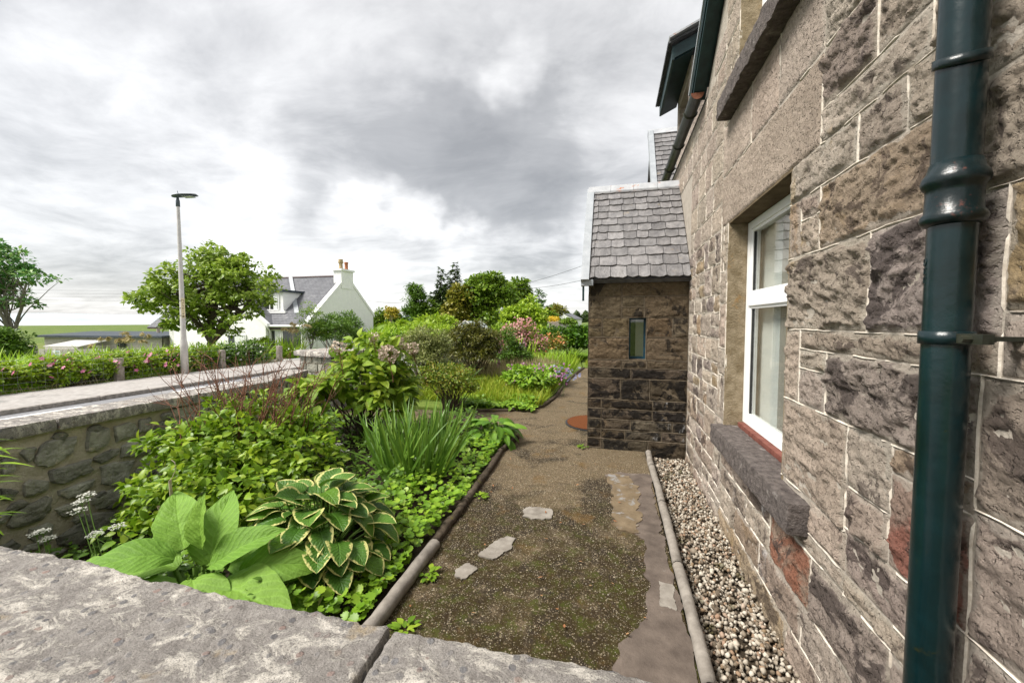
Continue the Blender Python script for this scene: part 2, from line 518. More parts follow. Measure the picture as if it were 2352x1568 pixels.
# garden stone and ground
M['coping'] = None
M['rubble'] = rough_mat('rubble_stone', (.14, .14, .115), (.36, .35, .29), 9, .8, 26, 1.0, .03, jit=.40, c3=(.44, .39, .30), s3=6, t3=.62, spec=.3)
M['rubblemortar'] = rough_mat('rubble_mortar', (.40, .35, .27), (.62, .56, .46), 8, .95, 45, 1.0, .02, c3=(.30, .27, .10), s3=5, t3=.68)
M['kerb'] = rough_mat('concrete_edging', (.15, .132, .112), (.29, .262, .228), 12, .9, 120, .6, .004)
M['kerbmoss'] = rough_mat('mossy_edging', (.035, .026, .017), (.11, .085, .06), 22, .95, 70, .9, .01, c3=(.10, .09, .02), s3=9, t3=.58)
M['soil'] = rough_mat('soil', (.022, .016, .010), (.065, .048, .030), 14, .95, 50, 1.0, .03, c3=(.13, .09, .055), s3=22, t3=.68)
M['bark'] = rough_mat('bark', (.055, .042, .030), (.14, .115, .085), 18, .9, 40, .9, .015)
M['barkgrey'] = rough_mat('grey_bark', (.13, .115, .095), (.27, .24, .20), 18, .9, 40, .8, .012)
M['twig'] = rough_mat('red_brown_twig', (.13, .055, .035), (.26, .125, .08), 30, .8, 60, .3, .003)
M['dead'] = rough_mat('dead_stem', (.34, .27, .20), (.55, .47, .38), 40, .85, 80, .3, .003)
M['greenstem'] = plain('green_stem', (.10, .18, .03), .6)
M['tarroad'] = rough_mat('road_asphalt', (.17, .17, .18), (.235, .235, .245), 12, .85, 160, .5, .004, c3=(.27, .265, .26), s3=1.2, t3=.55)
M['pavement'] = rough_mat('pavement_asphalt', (.27, .25, .235), (.40, .38, .36), 10, .9, 130, .6, .005, c3=(.22, .21, .2), s3=1.5, t3=.55)
M['paint'] = rough_mat('road_paint', (.62, .62, .60), (.82, .82, .8), 25, .7, 80, .3, .002)
M['kerbstone'] = rough_mat('kerb_stone', (.16, .145, .13), (.36, .33, .30), 14, .9, 60, .6, .006)
M['whitegravel'] = rough_mat('white_chippings', (.52, .51, .49), (.84, .83, .81), 60, .9, 90, .9, .01)
M['grassland'] = rough_mat('grassland', (.05, .085, .014), (.13, .185, .03), 3.0, .95, 30, .6, .05, c3=(.20, .20, .06), s3=.25, t3=.56, detail=10)
M['lawn'] = rough_mat('lawn_ground', (.06, .10, .012), (.14, .19, .03), 9, .95, 40, .6, .02)
M['mud'] = rough_mat('mudflat', (.32, .29, .25), (.52, .49, .45), .3, .5, 4, .2, .02)
M['sea'] = rough_mat('sea_water', (.50, .54, .56), (.60, .63, .65), .02, .25, .5, .15, .2, spec=.5)  # pale tone paints haze and the reflected white sky into the water
M['hill'] = rough_mat('far_hill', (.36, .42, .46), (.42, .48, .51), .004, .95, .05, .2, 1)  # distance haze is painted in as a pale bluish colour
# white house
M['render'] = rough_mat('white_roughcast', (.80, .80, .79), (.88, .875, .865), 4, .9, 14, .9, .02)
M['greyslate'] = rough_mat('grey_roof_slate', (.085, .088, .10), (.15, .152, .165), 2.2, .55, 10, .4, .01, spec=.4, c3=(.19, .19, .2), s3=1.2, t3=.62)
M['ridge'] = rough_mat('ridge_tile', (.06, .045, .045), (.12, .09, .085), 8, .8, 30, .4, .006)
M['pot_buff'] = rough_mat('buff_chimney_pot', (.26, .19, .09), (.48, .38, .22), 8, .85, 30, .4, .006, c3=(.08, .06, .04), s3=6, t3=.56)
M['pot_red'] = rough_mat('terracotta_chimney_pot', (.30, .11, .05), (.42, .18, .09), 8, .85, 30, .4, .006)
M['darkglass'] = None
M['curtain'] = plain('net_curtain', (.70, .72, .71), .9, var=.08)
M['woodgrey'] = rough_mat('weathered_boards', (.36, .335, .30), (.54, .51, .47), 6, .9, 50, .5, .006, jit=.12)
M['felt'] = rough_mat('roofing_felt', (.035, .045, .055), (.075, .09, .105), 6, .75, 40, .3, .005)
M['tin'] = rough_mat('pale_sheet_roof', (.38, .37, .35), (.52, .51, .48), 6, .7, 30, .3, .005)
M['post'] = rough_mat('fence_post_wood', (.20, .165, .14), (.44, .39, .34), 12, .9, 30, .8, .01)
M['wire'] = plain('galvanised_wire', (.40, .41, .41), .5, metal=.6)
M['galv'] = rough_mat('galvanised_steel', (.46, .44, .42), (.60, .575, .55), 5, .45, 20, .15, .003, metal=.35)
M['lampdark'] = plain('grey_lamp_casting', (.09, .11, .13), .5)
M['plate'] = plain('cream_plate', (.72, .62, .40), .5, var=.05)
M['ink'] = plain('dark_lettering', (.07, .045, .035), .7)
M['sign'] = plain('white_sign', (.82, .84, .86), .5, var=.03)
M['signblue'] = plain('pale_blue_print', (.42, .55, .70), .6, var=.1)
M['cable'] = plain('black_cable', (.03, .03, .03), .6)
M['coir'] = rough_mat('orange_coir', (.07, .02, .006), (.19, .06, .014), 70, .98, 160, 1.0, .01)
M['rubber'] = plain('black_rubber', (.022, .024, .026), .6)
M['bluecrate'] = plain('blue_plastic', (.04, .20, .50), .5)
# leaves and flowers
M['l_syc'] = leaf_mat('sycamore_leaf', (.15, .25, .018), (.31, .44, .045), (.48, .58, .13), .42)
M['l_ash'] = leaf_mat('pale_tree_leaf', (.08, .22, .06), (.17, .36, .085), (.36, .50, .14), .40)
M['l_tree'] = leaf_mat('tree_leaf', (.09, .175, .012), (.19, .31, .022), (.30, .40, .045), .32)
M['l_lime'] = leaf_mat('lime_leaf', (0.180, 0.315, 0.012), (0.351, 0.493, 0.030), (0.479, 0.594, 0.060), .34)
M['l_olive'] = leaf_mat('olive_leaf', (0.131, 0.150, 0.015), (0.266, 0.264, 0.030), (0.408, 0.340, 0.050), .28)
M['l_conif'] = leaf_mat('conifer_needle', (0.033, 0.061, 0.014), (0.060, 0.105, 0.022), (0.095, 0.137, 0.030), .12)
M['l_dark'] = leaf_mat('evergreen_leaf', (.060, .13, .012), (.13, .255, .022), (.21, .345, .04), .28)
M['l_shrub'] = leaf_mat('garden_shrub_leaf', (0.112, 0.221, 0.010), (0.241, 0.394, 0.020), (0.392, 0.508, 0.040), .36)
M['l_hyd'] = leaf_mat('hydrangea_leaf', (0.151, 0.270, 0.018), (0.291, 0.443, 0.035), (0.470, 0.562, 0.060), .36, .38, vein=True)
M['l_inula'] = leaf_mat('broad_pale_leaf', (.17, .33, .042), (.22, .40, .055), (.28, .46, .075), .32, .5, .25, vein=True, vt=.18)
M['l_hosta'] = leaf_mat('variegated_hosta_leaf', (0.053, 0.143, 0.014), (0.088, 0.207, 0.020), (0.131, 0.264, 0.025), .25, .4, .35, edge=(.62, .60, .22), vein=True, ewid=.78)
M['l_hosta2'] = leaf_mat('striped_hosta_leaf', (0.081, 0.201, 0.012), (0.138, 0.289, 0.020), (0.223, 0.391, 0.030), .28, .4, .35, vein=True)
M['l_iris'] = leaf_mat('iris_blade', (.085, .185, .022), (.155, .29, .034), (.25, .385, .05), .30, .4)
M['l_lily'] = leaf_mat('bright_blade', (0.209, 0.391, 0.012), (0.351, 0.543, 0.030), (0.464, 0.620, 0.050), .32, .45)
M['l_cover'] = leaf_mat('ground_cover_leaf', (0.123, 0.254, 0.012), (0.246, 0.432, 0.026), (0.381, 0.540, 0.050), .32)
M['l_spirea'] = leaf_mat('spirea_leaf', (0.088, 0.162, 0.008), (0.209, 0.289, 0.016), (0.393, 0.289, 0.050), .28)
M['l_grey'] = leaf_mat('grey_green_leaf', (0.138, 0.175, 0.040), (0.280, 0.315, 0.090), (0.436, 0.442, 0.160), .25)
M['l_broom'] = leaf_mat('dark_olive_needle', (0.060, 0.073, 0.008), (0.131, 0.137, 0.016), (0.223, 0.201, 0.030), .2)
M['l_grass'] = leaf_mat('grass_blade', (0.180, 0.289, 0.012), (0.351, 0.442, 0.028), (0.521, 0.518, 0.070), .33, .6)
M['l_seed'] = leaf_mat('seeding_grass', (.30, .27, .12), (.44, .38, .20), (.42, .33, .20), .3, .7)
M['l_plume'] = leaf_mat('straw_plume', (.42, .33, .14), (.60, .50, .26), (.66, .57, .34), .3, .8)
M['l_yellow'] = leaf_mat('variegated_yellow_leaf', (0.237, 0.264, 0.020), (0.606, 0.467, 0.050), (0.750, 0.594, 0.100), .28)
M['l_hedge'] = leaf_mat('hedge_leaf', (0.036, 0.093, 0.006), (0.088, 0.213, 0.014), (0.180, 0.315, 0.020), .25, .35)
M['dryflower'] = leaf_mat('dried_flower_petal', (.42, .32, .24), (.60, .50, .40), (.68, .60, .50), .25, .8)
M['f_pink'] = leaf_mat('pink_petal', (.48, .17, .18), (.60, .29, .28), (.66, .44, .42), .3, .6)
M['f_rose'] = leaf_mat('rose_petal', (.70, .16, .34), (.80, .30, .46), (.86, .52, .60), .3, .6)
M['f_purple'] = leaf_mat('mauve_petal', (.26, .08, .20), (.42, .16, .34), (.52, .27, .44), .3, .6)
M['f_blue'] = leaf_mat('blue_grey_petal', (.16, .16, .26), (.27, .28, .40), (.36, .37, .46), .25, .7)
M['f_white'] = leaf_mat('white_petal', (.66, .66, .58), (.82, .82, .76), (.86, .86, .82), .25, .6)
M['f_orange'] = leaf_mat('orange_petal', (.50, .16, .05), (.60, .24, .07), (.62, .34, .12), .3, .6)
M['f_yellow'] = leaf_mat('yellow_petal', (.70, .48, .03), (.80, .60, .06), (.84, .68, .12), .3, .6)
M['f_fox'] = leaf_mat('foxglove_bell', (.48, .17, .36), (.62, .30, .50), (.74, .52, .62), .3, .6)
M['dryleaf'] = leaf_mat('fallen_leaf', (.30, .12, .05), (.42, .20, .09), (.46, .30, .16), .2, .8)


def glass_mat(name, tint, ior=1.5):
    m, T = new_mat(name)
    fr = T.m('ADD', T.m('MULTIPLY', T.m('POWER', T.n('ShaderNodeLayerWeight', {0: .5}).outputs['Facing'], 4.0), .9), .05)
    gl = T.n('ShaderNodeBsdfGlossy', {'Roughness': .02, 'Color': (1, 1, 1, 1)})
    tr = T.n('ShaderNodeBsdfTransparent', {'Color': (*tint, 1)})
    mxs = T.n('ShaderNodeMixShader', {0: T.m('MINIMUM', fr, 1.0), 1: tr.outputs[0], 2: gl.outputs[0]})
    T.n('ShaderNodeOutputMaterial', {0: mxs.outputs[0]})
    return m


M['glass'] = glass_mat('window_glass', (.93, .95, .94))
M['darkglass'] = rough_mat('dark_window_glass', (.012, .016, .014), (.035, .045, .03), 1.5, .06, 2, .02, .01, spec=.6)
M['glasspale'] = rough_mat('greenhouse_glass', (.42, .46, .46), (.56, .60, .60), 2, .1, 2, .02, .01, spec=.6)


def coping_mat():
    m, T = new_mat('weathered_concrete_coping')
    p = pos(T)
    n = T.noise(p, 26, 8, .7)
    col = T.ramp(n, [(.3, (.18, .163, .15)), (.55, (.30, .278, .256)), (.75, (.41, .38, .35))])
    mp = T.n('ShaderNodeMapping', {'Vector': p, 'Scale': (1.0, 1.7, 1.0)}).outputs[0]
    lc = T.noise(mp, 7.5, 10, .78, .5)
    col = T.mix(T.m('MULTIPLY', T.rng(lc, .49, .565), .88), col, (.69, .645, .575))
    oc = T.noise(p, 3.1, 5, .6)
    col = T.mix(T.m('MULTIPLY', T.rng(oc, .63, .70), .6), col, (.40, .30, .16))
    v = T.n('ShaderNodeTexVoronoi', {'Vector': p, 'Scale': 34.0}, feature='F1')
    peb = T.rng(v.outputs['Distance'], .40, .28)
    pc = T.ramp(T.n('ShaderNodeSeparateColor', {0: v.outputs['Color']}).outputs[0], [(0, (.10, .10, .11)), (.35, (.19, .19, .20)), (.7, (.27, .25, .235)), (.92, (.30, .20, .17)), (1, (.36, .30, .26))])
    sel = T.m('GREATER_THAN', T.n('ShaderNodeSeparateColor', {0: v.outputs['Color']}).outputs[1], .62)
    col = T.mix(T.m('MULTIPLY', T.m('MULTIPLY', peb, sel), .75), col, pc)
    gr = T.noise(p, 260, 3, .6)
    col = T.mix(T.m('MULTIPLY', T.rng(gr, .52, .64), .6), col, (.075, .07, .065))
    hg = T.m('ADD', T.m('MULTIPLY', T.noise(p, 70, 8, .72), 1.5), T.m('ADD', T.m('MULTIPLY', T.m('MULTIPLY', peb, sel), .35), T.m('MULTIPLY', T.rng(lc, .48, .62), .4)))
    finish(T, col, .92, hg, 1.0, .010, .25)
    return m


def path_mat():
    """worn tar path: dark bitumen, pale chips, brown and green moss, bleached patches"""
    m, T = new_mat('mossy_tar_path')
    p = pos(T)
    sx = T.n('ShaderNodeSeparateXYZ', {0: p})
    base = T.ramp(T.noise(p, 34, 6, .7), [(.3, (0.013, 0.009, 0.005)), (.7, (0.051, 0.036, 0.020))])
    def chips(scale, thr, d0, d1):
        v = T.n('ShaderNodeTexVoronoi', {'Vector': p, 'Scale': scale})
        c = T.n('ShaderNodeSeparateColor', {0: v.outputs['Color']})
        return T.m('MULTIPLY', T.rng(v.outputs['Distance'], d0, d1), T.m('GREATER_THAN', c.outputs[0], thr)), c.outputs[1]
    worn = T.rng(T.m('ADD', T.noise(p, 1.5, 7, .68, .7), T.m('MULTIPLY', T.rng(sx.outputs[1], 2.7, 4.2), .14)), .50, .64)
    wc = T.ramp(T.noise(p, 55, 6, .75), [(.32, (0.046, 0.032, 0.017)), (.5, (0.138, 0.102, 0.059)), (.7, (0.296, 0.230, 0.141))])
    col = T.mix(T.m('MULTIPLY', worn, .9), base, wc)
    c1, r1 = chips(62.0, .45, .50, .30)
    col = T.mix(T.m('MULTIPLY', c1, .8), col, T.ramp(r1, [(0, (0.036, 0.026, 0.015)), (.4, (0.128, 0.094, 0.055)), (.8, (0.265, 0.207, 0.128)), (1, (0.530, 0.451, 0.319))]))
    c2, r2 = chips(130.0, .62, .48, .30)
    col = T.mix(c2, col, T.ramp(r2, [(0, (0.122, 0.094, 0.061)), (.5, (0.306, 0.254, 0.171)), (1, (0.592, 0.526, 0.395))]))
    near = T.rng(sx.outputs[1], 4.3, 2.2)
    mn = T.noise(p, 6.5, 9, .74, .4)
    ms = T.m('MULTIPLY', T.rng(T.m('ADD', mn, T.m('MULTIPLY', near, .09)), .49, .60), .82)
    mc = T.ramp(T.noise(p, 9, 8, .72), [(.36, (0.027, 0.015, 0.004)), (.50, (0.041, 0.029, 0.005)), (.63, (0.056, 0.068, 0.005))])
    keep = T.m('SUBTRACT', 1.0, T.m('MULTIPLY', T.m('MAXIMUM', c1, c2), .55))
    col = T.mix(T.m('MULTIPLY', T.m('MULTIPLY', ms, keep), T.m('MAXIMUM', near, .18)), col, mc)
    oc = T.rng(T.noise(p, 2.1, 7, .66), .56, .68)
    col = T.mix(T.m('MULTIPLY', oc, .55), col, (0.153, 0.085, 0.021))
    hg = T.m('ADD', T.m('MULTIPLY', T.m('ADD', c1, c2), .5), T.m('MULTIPLY', T.noise(p, 90, 6, .75), 1.6))
    finish(T, col, .9, hg, 1.0, .008, .25)
    return m


M['coping'] = coping_mat()
M['path'] = path_mat()
M['cement'] = rough_mat('cement_patch', (.15, .132, .11), (.29, .265, .23), 11, .88, 90, .6, .005, c3=(.17, .145, .12), s3=14, t3=.58, detail=9)
M['cementstrip'] = rough_mat('cement_strip', (.062, .048, .039), (.165, .132, .108), 5, .9, 70, .8, .006, c3=(.25, .23, .205), s3=5, t3=.60, detail=10)
M['cementochre'] = rough_mat('ochre_cement', (.10, .072, .042), (.20, .152, .096), 8, .9, 60, .7, .006, c3=(.22, .215, .205), s3=6, t3=.54, detail=10)

# ------------------------------------------------------------------ setting: ground, road, path
HX = .862                               # face of the house wall


def sstep(a, b, x):
    t = np.clip((np.asarray(x, float) - a) / (b - a), 0, 1)
    return t * t * (3 - 2 * t)


def terrain(x, y):
    """flat by the house and the road, falling away to the shore on the left"""
    x, y = np.asarray(x, float), np.asarray(y, float)
    d = np.maximum(0, -13.4 - x)
    fall = np.minimum(d * .085, 3.6)
    k = 1 - .75 * sstep(22, 60, y)
    rise = .012 * np.maximum(0, y - 30) * sstep(-40, 20, x)
    return -fall * k + np.minimum(rise, 3.0)


def sheet(name, xs, ys, zf, mat, **kw):
    X, Y = np.meshgrid(xs, ys, indexing='ij')
    Z = zf(X, Y)
    V = np.stack([X, Y, Z], -1).reshape(-1, 3)
    idx = np.arange(X.size).reshape(X.shape)
    q = np.stack([idx[:-1, :-1], idx[1:, :-1], idx[1:, 1:], idx[:-1, 1:]], -1).reshape(-1, 4)
    return obj(name, V, q, mat, origin=(0, 0, 0), smooth=True, **kw)


def spread_axis(lim, near, step):
    a = list(np.arange(-near, near + step, step))
    v = near
    while v < lim:
        v *= 1.35
        a += [v, -v]
    return np.array(sorted(a))


sheet('ground', spread_axis(420, 48, 2.0), spread_axis(600, 60, 2.0),
      lambda x, y: terrain(x, y) - .10 + (fbm(np.stack([x.ravel() * .11, y.ravel() * .11, 0 * x.ravel()], -1), 3).reshape(x.shape) - .5) * .25 * sstep(13.5, 18, -x) - 1.6 * sstep(82, 112, -x) - 1.2 * ((x > -5) & (x < 1) & (y > -1) & (y < 5)),
      M['grassland'], kind='structure')
sheet('sea', np.array([-9000, -3000, -1000, -300, -100, 100, 2000.0]), np.array([-6000, -1000, 0, 1000, 5000, 15000.0]), lambda x, y: 0 * x - 4.45, M['sea'], kind='structure')
mb = MB()
for (x0, y0, x1, y1, z) in ((-100, -20, -62, 50, -3.55), (-150, 30, -100, 130, -4.42)):
    n = 20
    mb.add([(x0 + (x1 - x0) * (.5 + .5 * math.cos(a) * (1 + .12 * math.sin(3 * a))), y0 + (y1 - y0) * (.5 + .5 * math.sin(a)), z) for a in np.linspace(0, 2 * math.pi, n, endpoint=False)], [tuple(range(n))])
mb.build('mudflat', M['mud'], origin=(0, 0, 0), kind='structure')
# far shore hills
a = np.linspace(R(100), R(165), 90)
hz = 55 + 80 * fbm(np.stack([a * 6, a * 0, a * 0], -1), 4, 3)
hv = [(7000 * math.cos(t), 7000 * math.sin(t), -6) for t in a] + [(7400 * math.cos(t), 7400 * math.sin(t), h) for t, h in zip(a, hz)] + [(8200 * math.cos(t), 8200 * math.sin(t), h * .8) for t, h in zip(a, hz)]
hf = [(j * 90 + i, j * 90 + i + 1, (j + 1) * 90 + i + 1, (j + 1) * 90 + i) for j in (0, 1) for i in range(89)]
obj('hill', hv, hf, M['hill'], origin=(0, 0, -6), smooth=True, kind='structure')

# road: carriageway, far pavement with kerb, near verge; straight past the garden, then bending right behind it
def road_x(y):
    return 0.0 if y < 24 else (y - 24) ** 2 * .0155


def ribbon(name, x0, x1, z, mat, y0=-12, y1=62, skirt=0.0, **kw):
    ys = np.linspace(y0, y1, 75)
    V, Fc = [], []
    xs = [x0, x1] if not skirt else [x0, x0, x1, x1]
    for y in ys:
        b = road_x(y)
        t = .0155 * 2 * max(0, y - 24)
        for k, x in enumerate(xs):
            zz_ = z - (skirt if skirt and k in (0, 3) else 0)
            V.append((x + b, y - t * (x + 8) * .6 if y > 24 else y, zz_))
    n = len(xs)
    for j in range(len(ys) - 1):
        for k in range(n - 1):
            Fc.append((j * n + k, j * n + k + 1, (j + 1) * n + k + 1, (j + 1) * n + k))
    return obj(name, V, Fc, mat, origin=(0, 0, 0), kind='structure', **kw)


ribbon('road', -10.36, -5.15, -.055, M['tarroad'])
ribbon('pavement', -12.55, -10.48, .03, M['pavement'], y1=24, skirt=.12)
kb = None
for i in range(26):
    y0 = -6 + i * .915
    V, Fc = rbox((-10.49, y0, -.13), (-10.36, y0 + .907, .035), .12, .006, .02, i)
    if i == 0:
        kb = obj('kerb', V, Fc, M['kerbstone'], origin=(-10.42, -6, 0), smooth=True, kind='structure')
    elif 8 <= i <= 24:
        obj('kerb_stone', V, Fc, M['kerbstone'], kb, origin=(-10.42, y0, 0), smooth=True)
mb = MB()
for y0, y1 in ((1.2, 3.2), (4.0, 5.35), (7.0, 8.6), (10.6, 12.2), (14.6, 16.2)):
    mb.add([(-9.99, y0, -.051), (-9.88, y0, -.051), (-9.88, y1, -.051), (-9.99, y1, -.051)], [(0, 1, 2, 3)])
mb.build('road_marking', M['paint'], origin=(-9.9, 0, -.05), kind='structure')
mb = MB()
mb.add([(-17.5, 13.2, -.02), (-12.58, 13.0, .034), (-12.58, 17.2, .034), (-17.5, 17.8, -.02), (-17.5, 13.2, -.3), (-12.58, 13.0, -.3), (-12.58, 17.2, -.3), (-17.5, 17.8, -.3)], [(0, 1, 2, 3), (0, 4, 5, 1), (1, 5, 6, 2), (2, 6, 7, 3)])
mb.build('drive', M['whitegravel'], kind='structure')

# garden path, cut to its outline
def poly_sheet(name, pts, z, mat, thick=.03, **kw):
    n = len(pts)
    V = [(x, y, z) for x, y in pts] + [(x, y, z - thick) for x, y in pts]
    return obj(name, V, [tuple(range(n))] + [(i, n + i, n + (i + 1) % n, (i + 1) % n) for i in range(n)], mat, origin=(0, 0, 0), **kw)


def wavy(pts, amp, seed, step=.05, closed=True, fq=9):
    """resample a polygon with a ragged edge"""
    P = np.array(pts, float)
    Q = np.vstack([P, P[:1]]) if closed else P
    out = []
    for a_, b_ in zip(Q[:-1], Q[1:]):
        k = max(1, int(np.linalg.norm(b_ - a_) / step))
        for t in np.arange(k) / k:
            out.append(a_ + (b_ - a_) * t)
    if not closed:
        out.append(Q[-1])
    out = np.array(out)
    S = np.c_[out * fq, np.zeros(len(out))]
    return out + np.stack([fbm(S, 3, seed, .6) - .5, fbm(S + 50, 3, seed + 4, .6) - .5], -1) * 2 * amp


poly_sheet('path', [(-1.28, .90), (.395, .90), (.395, 5.06), (-.30, 5.06), (-.30, 15.5), (-.80, 15.5), (-.98, 13.7), (-1.13, 11), (-1.14, 8.1), (-1.22, 7.3), (-1.7, 6.85), (-2.5, 6.55), (-4.6, 6.45), (-4.6, 5.75),
                        (-2.4, 5.75), (-1.5, 5.6), (-1.24, 5.25), (-1.30, 4.6), (-1.24, 3.3), (-1.22, 2.5)], 0, M['path'], .05, kind='structure')
pth = bpy.data.objects['path']
strip = wavy([(.385, .92), (-.25, .92), (-.02, 1.73), (.04, 1.94), (.18, 2.18), (.23, 2.44), (.23, 2.98), (.10, 3.12), (.03, 3.3), (.06, 3.6), (-.06, 4.2), (.10, 4.3), (.385, 4.3)], .04, 3, .02)
poly_sheet('cement_strip', strip, .006, M['cementstrip'], .02, parent=pth)
poly_sheet('cement_patch', wavy([(.01, 3.15), (.20, 3.05), (.24, 3.5), (.22, 4.18), (-.06, 4.22), (.03, 3.7)], .07, 9, .02), .011, M['cementochre'], .02, parent=pth)
for k, pts in enumerate(([(-.71, 3.20), (-.69, 3.11), (-.62, 3.08), (-.54, 3.10), (-.47, 3.12), (-.45, 3.20), (-.48, 3.27), (-.58, 3.29), (-.68, 3.28)], [(-.87, 2.50), (-.76, 2.48), (-.68, 2.62), (-.67, 2.76), (-.74, 2.79), (-.80, 2.72), (-.85, 2.60)],
                         [(-.95, 2.27), (-.89, 2.22), (-.84, 2.30), (-.83, 2.38), (-.90, 2.40), (-.95, 2.35)], [(.28, 2.30), (.36, 2.28), (.37, 2.5), (.30, 2.52)])):
    poly_sheet('cement_patch', wavy(pts, .022, 20 + k, .010, fq=26), .0095, M['cement'], .02, parent=pth)

# garden soil bed, lawn, gravel trench
def bed_z(x, y):
    """the bed dips towards the foot of the roadside wall"""
    return -.02 + .06 * sstep(-1.35, -1.7, x) - .50 * sstep(-1.9, -3.5, x) * (1 - .8 * sstep(2.7, 4.3, y))


sheet('garden_bed', np.arange(-4.78, -1.20, .08), np.arange(.6, 5.75, .08), lambda x, y: bed_z(x, y) + (fbm(np.stack([x.ravel() * 5, y.ravel() * 5, 0 * x.ravel()], -1), 4, 8).reshape(x.shape) - .5) * .07 * sstep(-1.25, -1.5, x), M['soil'], kind='structure')
poly_sheet('lawn', [(-6.2, 6.62), (-2.9, 6.56), (-2.3, 6.64), (-1.80, 6.82), (-1.32, 7.25), (-1.21, 8.1), (-1.19, 11.0), (-1.0, 13.6), (-1.4, 17.6), (-6.2, 17.6)], .035, M['lawn'], .12, kind='structure')
poly_sheet('yard', [(-4.8, -4), (HX, -4), (HX, .53), (-4.8, .53)], -.01, M['path'], .05, kind='structure')
poly_sheet('lawn', [(-.98, 13.7), (.9, 13.7), (.9, 18), (-1.4, 18)], .03, M['lawn'], .05, kind='structure')

# ------------------------------------------------------------------ the stone house
house = thing('stone_house', 'old sandstone house wall filling the right side, with slated porch', 'house', (HX, 3.0, -.15))


def rnd_skew(seed):
    return ((seed * 7919) % 17) / 8.5 - 1.0


def wallstone(u0, u1, v0, v1, style, seed, place, res, prot=.02, gap=.0015, smoothness=0):
    """one dressed stone: ragged margins sunk in the mortar, broken or tooled face"""
    w_, h_ = u1 - u0, v1 - v0
    nu, nv = max(4, int(w_ / res)), max(4, int(h_ / res))
    s, t = np.meshgrid(np.linspace(0, 1, nu + 1), np.linspace(0, 1, nv + 1), indexing='ij')
    U, W = u0 + s * w_, v0 + t * h_
    sd_ = seed * 13.7
    Q = np.stack([U.ravel() * 14, W.ravel() * 14, np.full(U.size, sd_)], -1)
    e1 = (fbm(Q, 3, seed) - .5).reshape(U.shape)
    e2 = (fbm(Q + 40, 3, seed + 3) - .5).reshape(U.shape)
    k = np.minimum(1, np.minimum(np.minimum(s, 1 - s) * w_, np.minimum(t, 1 - t) * h_) / .03)
    inset = gap * (1 - k)
    U = U + np.where(s < .5, 1, -1) * inset + e1 * .004 * (1 - k)
    W = W + np.where(t < .5, 1, -1) * inset + e2 * .004 * (1 - k)
    dist = np.minimum(np.minimum(s, 1 - s) * w_, np.minimum(t, 1 - t) * h_)
    dn = np.maximum(0, dist + (e1 + e2) * .05 - .008)
    prof = np.clip(dn / (.018 if style != 'stug' else .010), 0, 1)
    prof = prof * prof * (3 - 2 * prof)
    P = np.stack([U.ravel(), W.ravel(), np.full(U.size, sd_)], -1)
    fine = (fbm(P * np.array([55, 70, 1]), 3, seed + 9, .65) - .5).reshape(U.shape)
    if style == 'stug':
        hgt = prot * .4 * prof + fine * .010 * prof
    else:
        lowf = (fbm(P * np.array([4.5, 6, 1]), 3, seed, .5) - .5).reshape(U.shape)
        sk = P.copy()
        sk[:, 0] += sk[:, 1] * rnd_skew(seed)
        r2 = (fbm(sk * np.array([11, 22, 1]), 4, seed + 5, .58) - .5).reshape(U.shape)
        st = np.floor((r2 + .5) * 7) / 7 - .5
        k2 = 1.5 if style == 'dark' else 1.0
        hgt = prof * (prot * (.55 + 1.1 * lowf) + k2 * (st * .030 + r2 * .012) + fine * .014)
    hgt = hgt + (e2 * .006) * (1 - prof)
    edge = dist < 1e-9
    hgt = np.where(edge, -.006, hgt)
    global MM
    MM = np.clip(1 - dn / .022, 0, 1).ravel()
    V = place(U.ravel(), W.ravel(), hgt.ravel())
    idx = np.arange(U.size).reshape(U.shape)
    q = np.stack([idx[:-1, :-1], idx[:-1, 1:], idx[1:, 1:], idx[1:, :-1]], -1).reshape(-1, 4)
    return V, q


def on_wall(u, v, h):
    return np.stack([HX - h, u, v], -1)


PY = 5.06


def on_porch(u, v, h):
    return np.stack([u, PY - h, v], -1)


def fill(u0, u1, v0, v1, hr, lr, rnd, split=.2):
    """random coursed rubble in a rectangle"""
    out = []
    v = v0
    while v < v1 - 1e-6:
        h = rnd.uniform(*hr)
        if v1 - v - h < hr[0] * .7:
            h = v1 - v
        u = u0
        while u < u1 - 1e-6:
            l = rnd.uniform(*lr)
            if u1 - u - l < lr[0] * .7:
                l = u1 - u
            if h > .17 and rnd.random() < split:
                m_ = v + h * rnd.uniform(.4, .6)
                out += [(u, u + l, v, m_), (u, u + l, m_, v + h)]
            else:
                out.append((u, u + l, v, v + h))
            u += l
        v += h
    return out


# the wall's mortar core, with the window openings left out (Y near..far)
WY0, WY1, WZ0, WZ1 = 2.33, 3.46, .78, 2.36     # ground-floor window opening
UY0, UY1, UZ0, UZ1 = 2.20, 3.30, 3.30, 5.0     # upper window
mb = MB()
c0, c1 = HX + .004, HX + .55
for y0, y1, z0, z1 in ((-1.5, WY0, -.2, 3.16), (WY1, 14, -.2, 3.16), (WY0, WY1, -.2, .61), (WY0, WY1, WZ1, 3.16),
                       (-1.5, UY0, 3.16, 5.4), (UY1, 4.40, 3.16, 3.78), (UY0, UY1, 3.16, UZ0), (4.40, 14, 3.16, 3.78)):
    mb.box((c0, y0, z0), (c1, y1, z1))
mb.prism([(c0, UY1, 3.78), (c0, 4.40, 3.78), (c0, UY1, 4.62)], (0, 0, 0), (.54, 0, 0))
wall = mb.build('wall', M['mortar'], house, origin=(HX, 3.0, -.15))

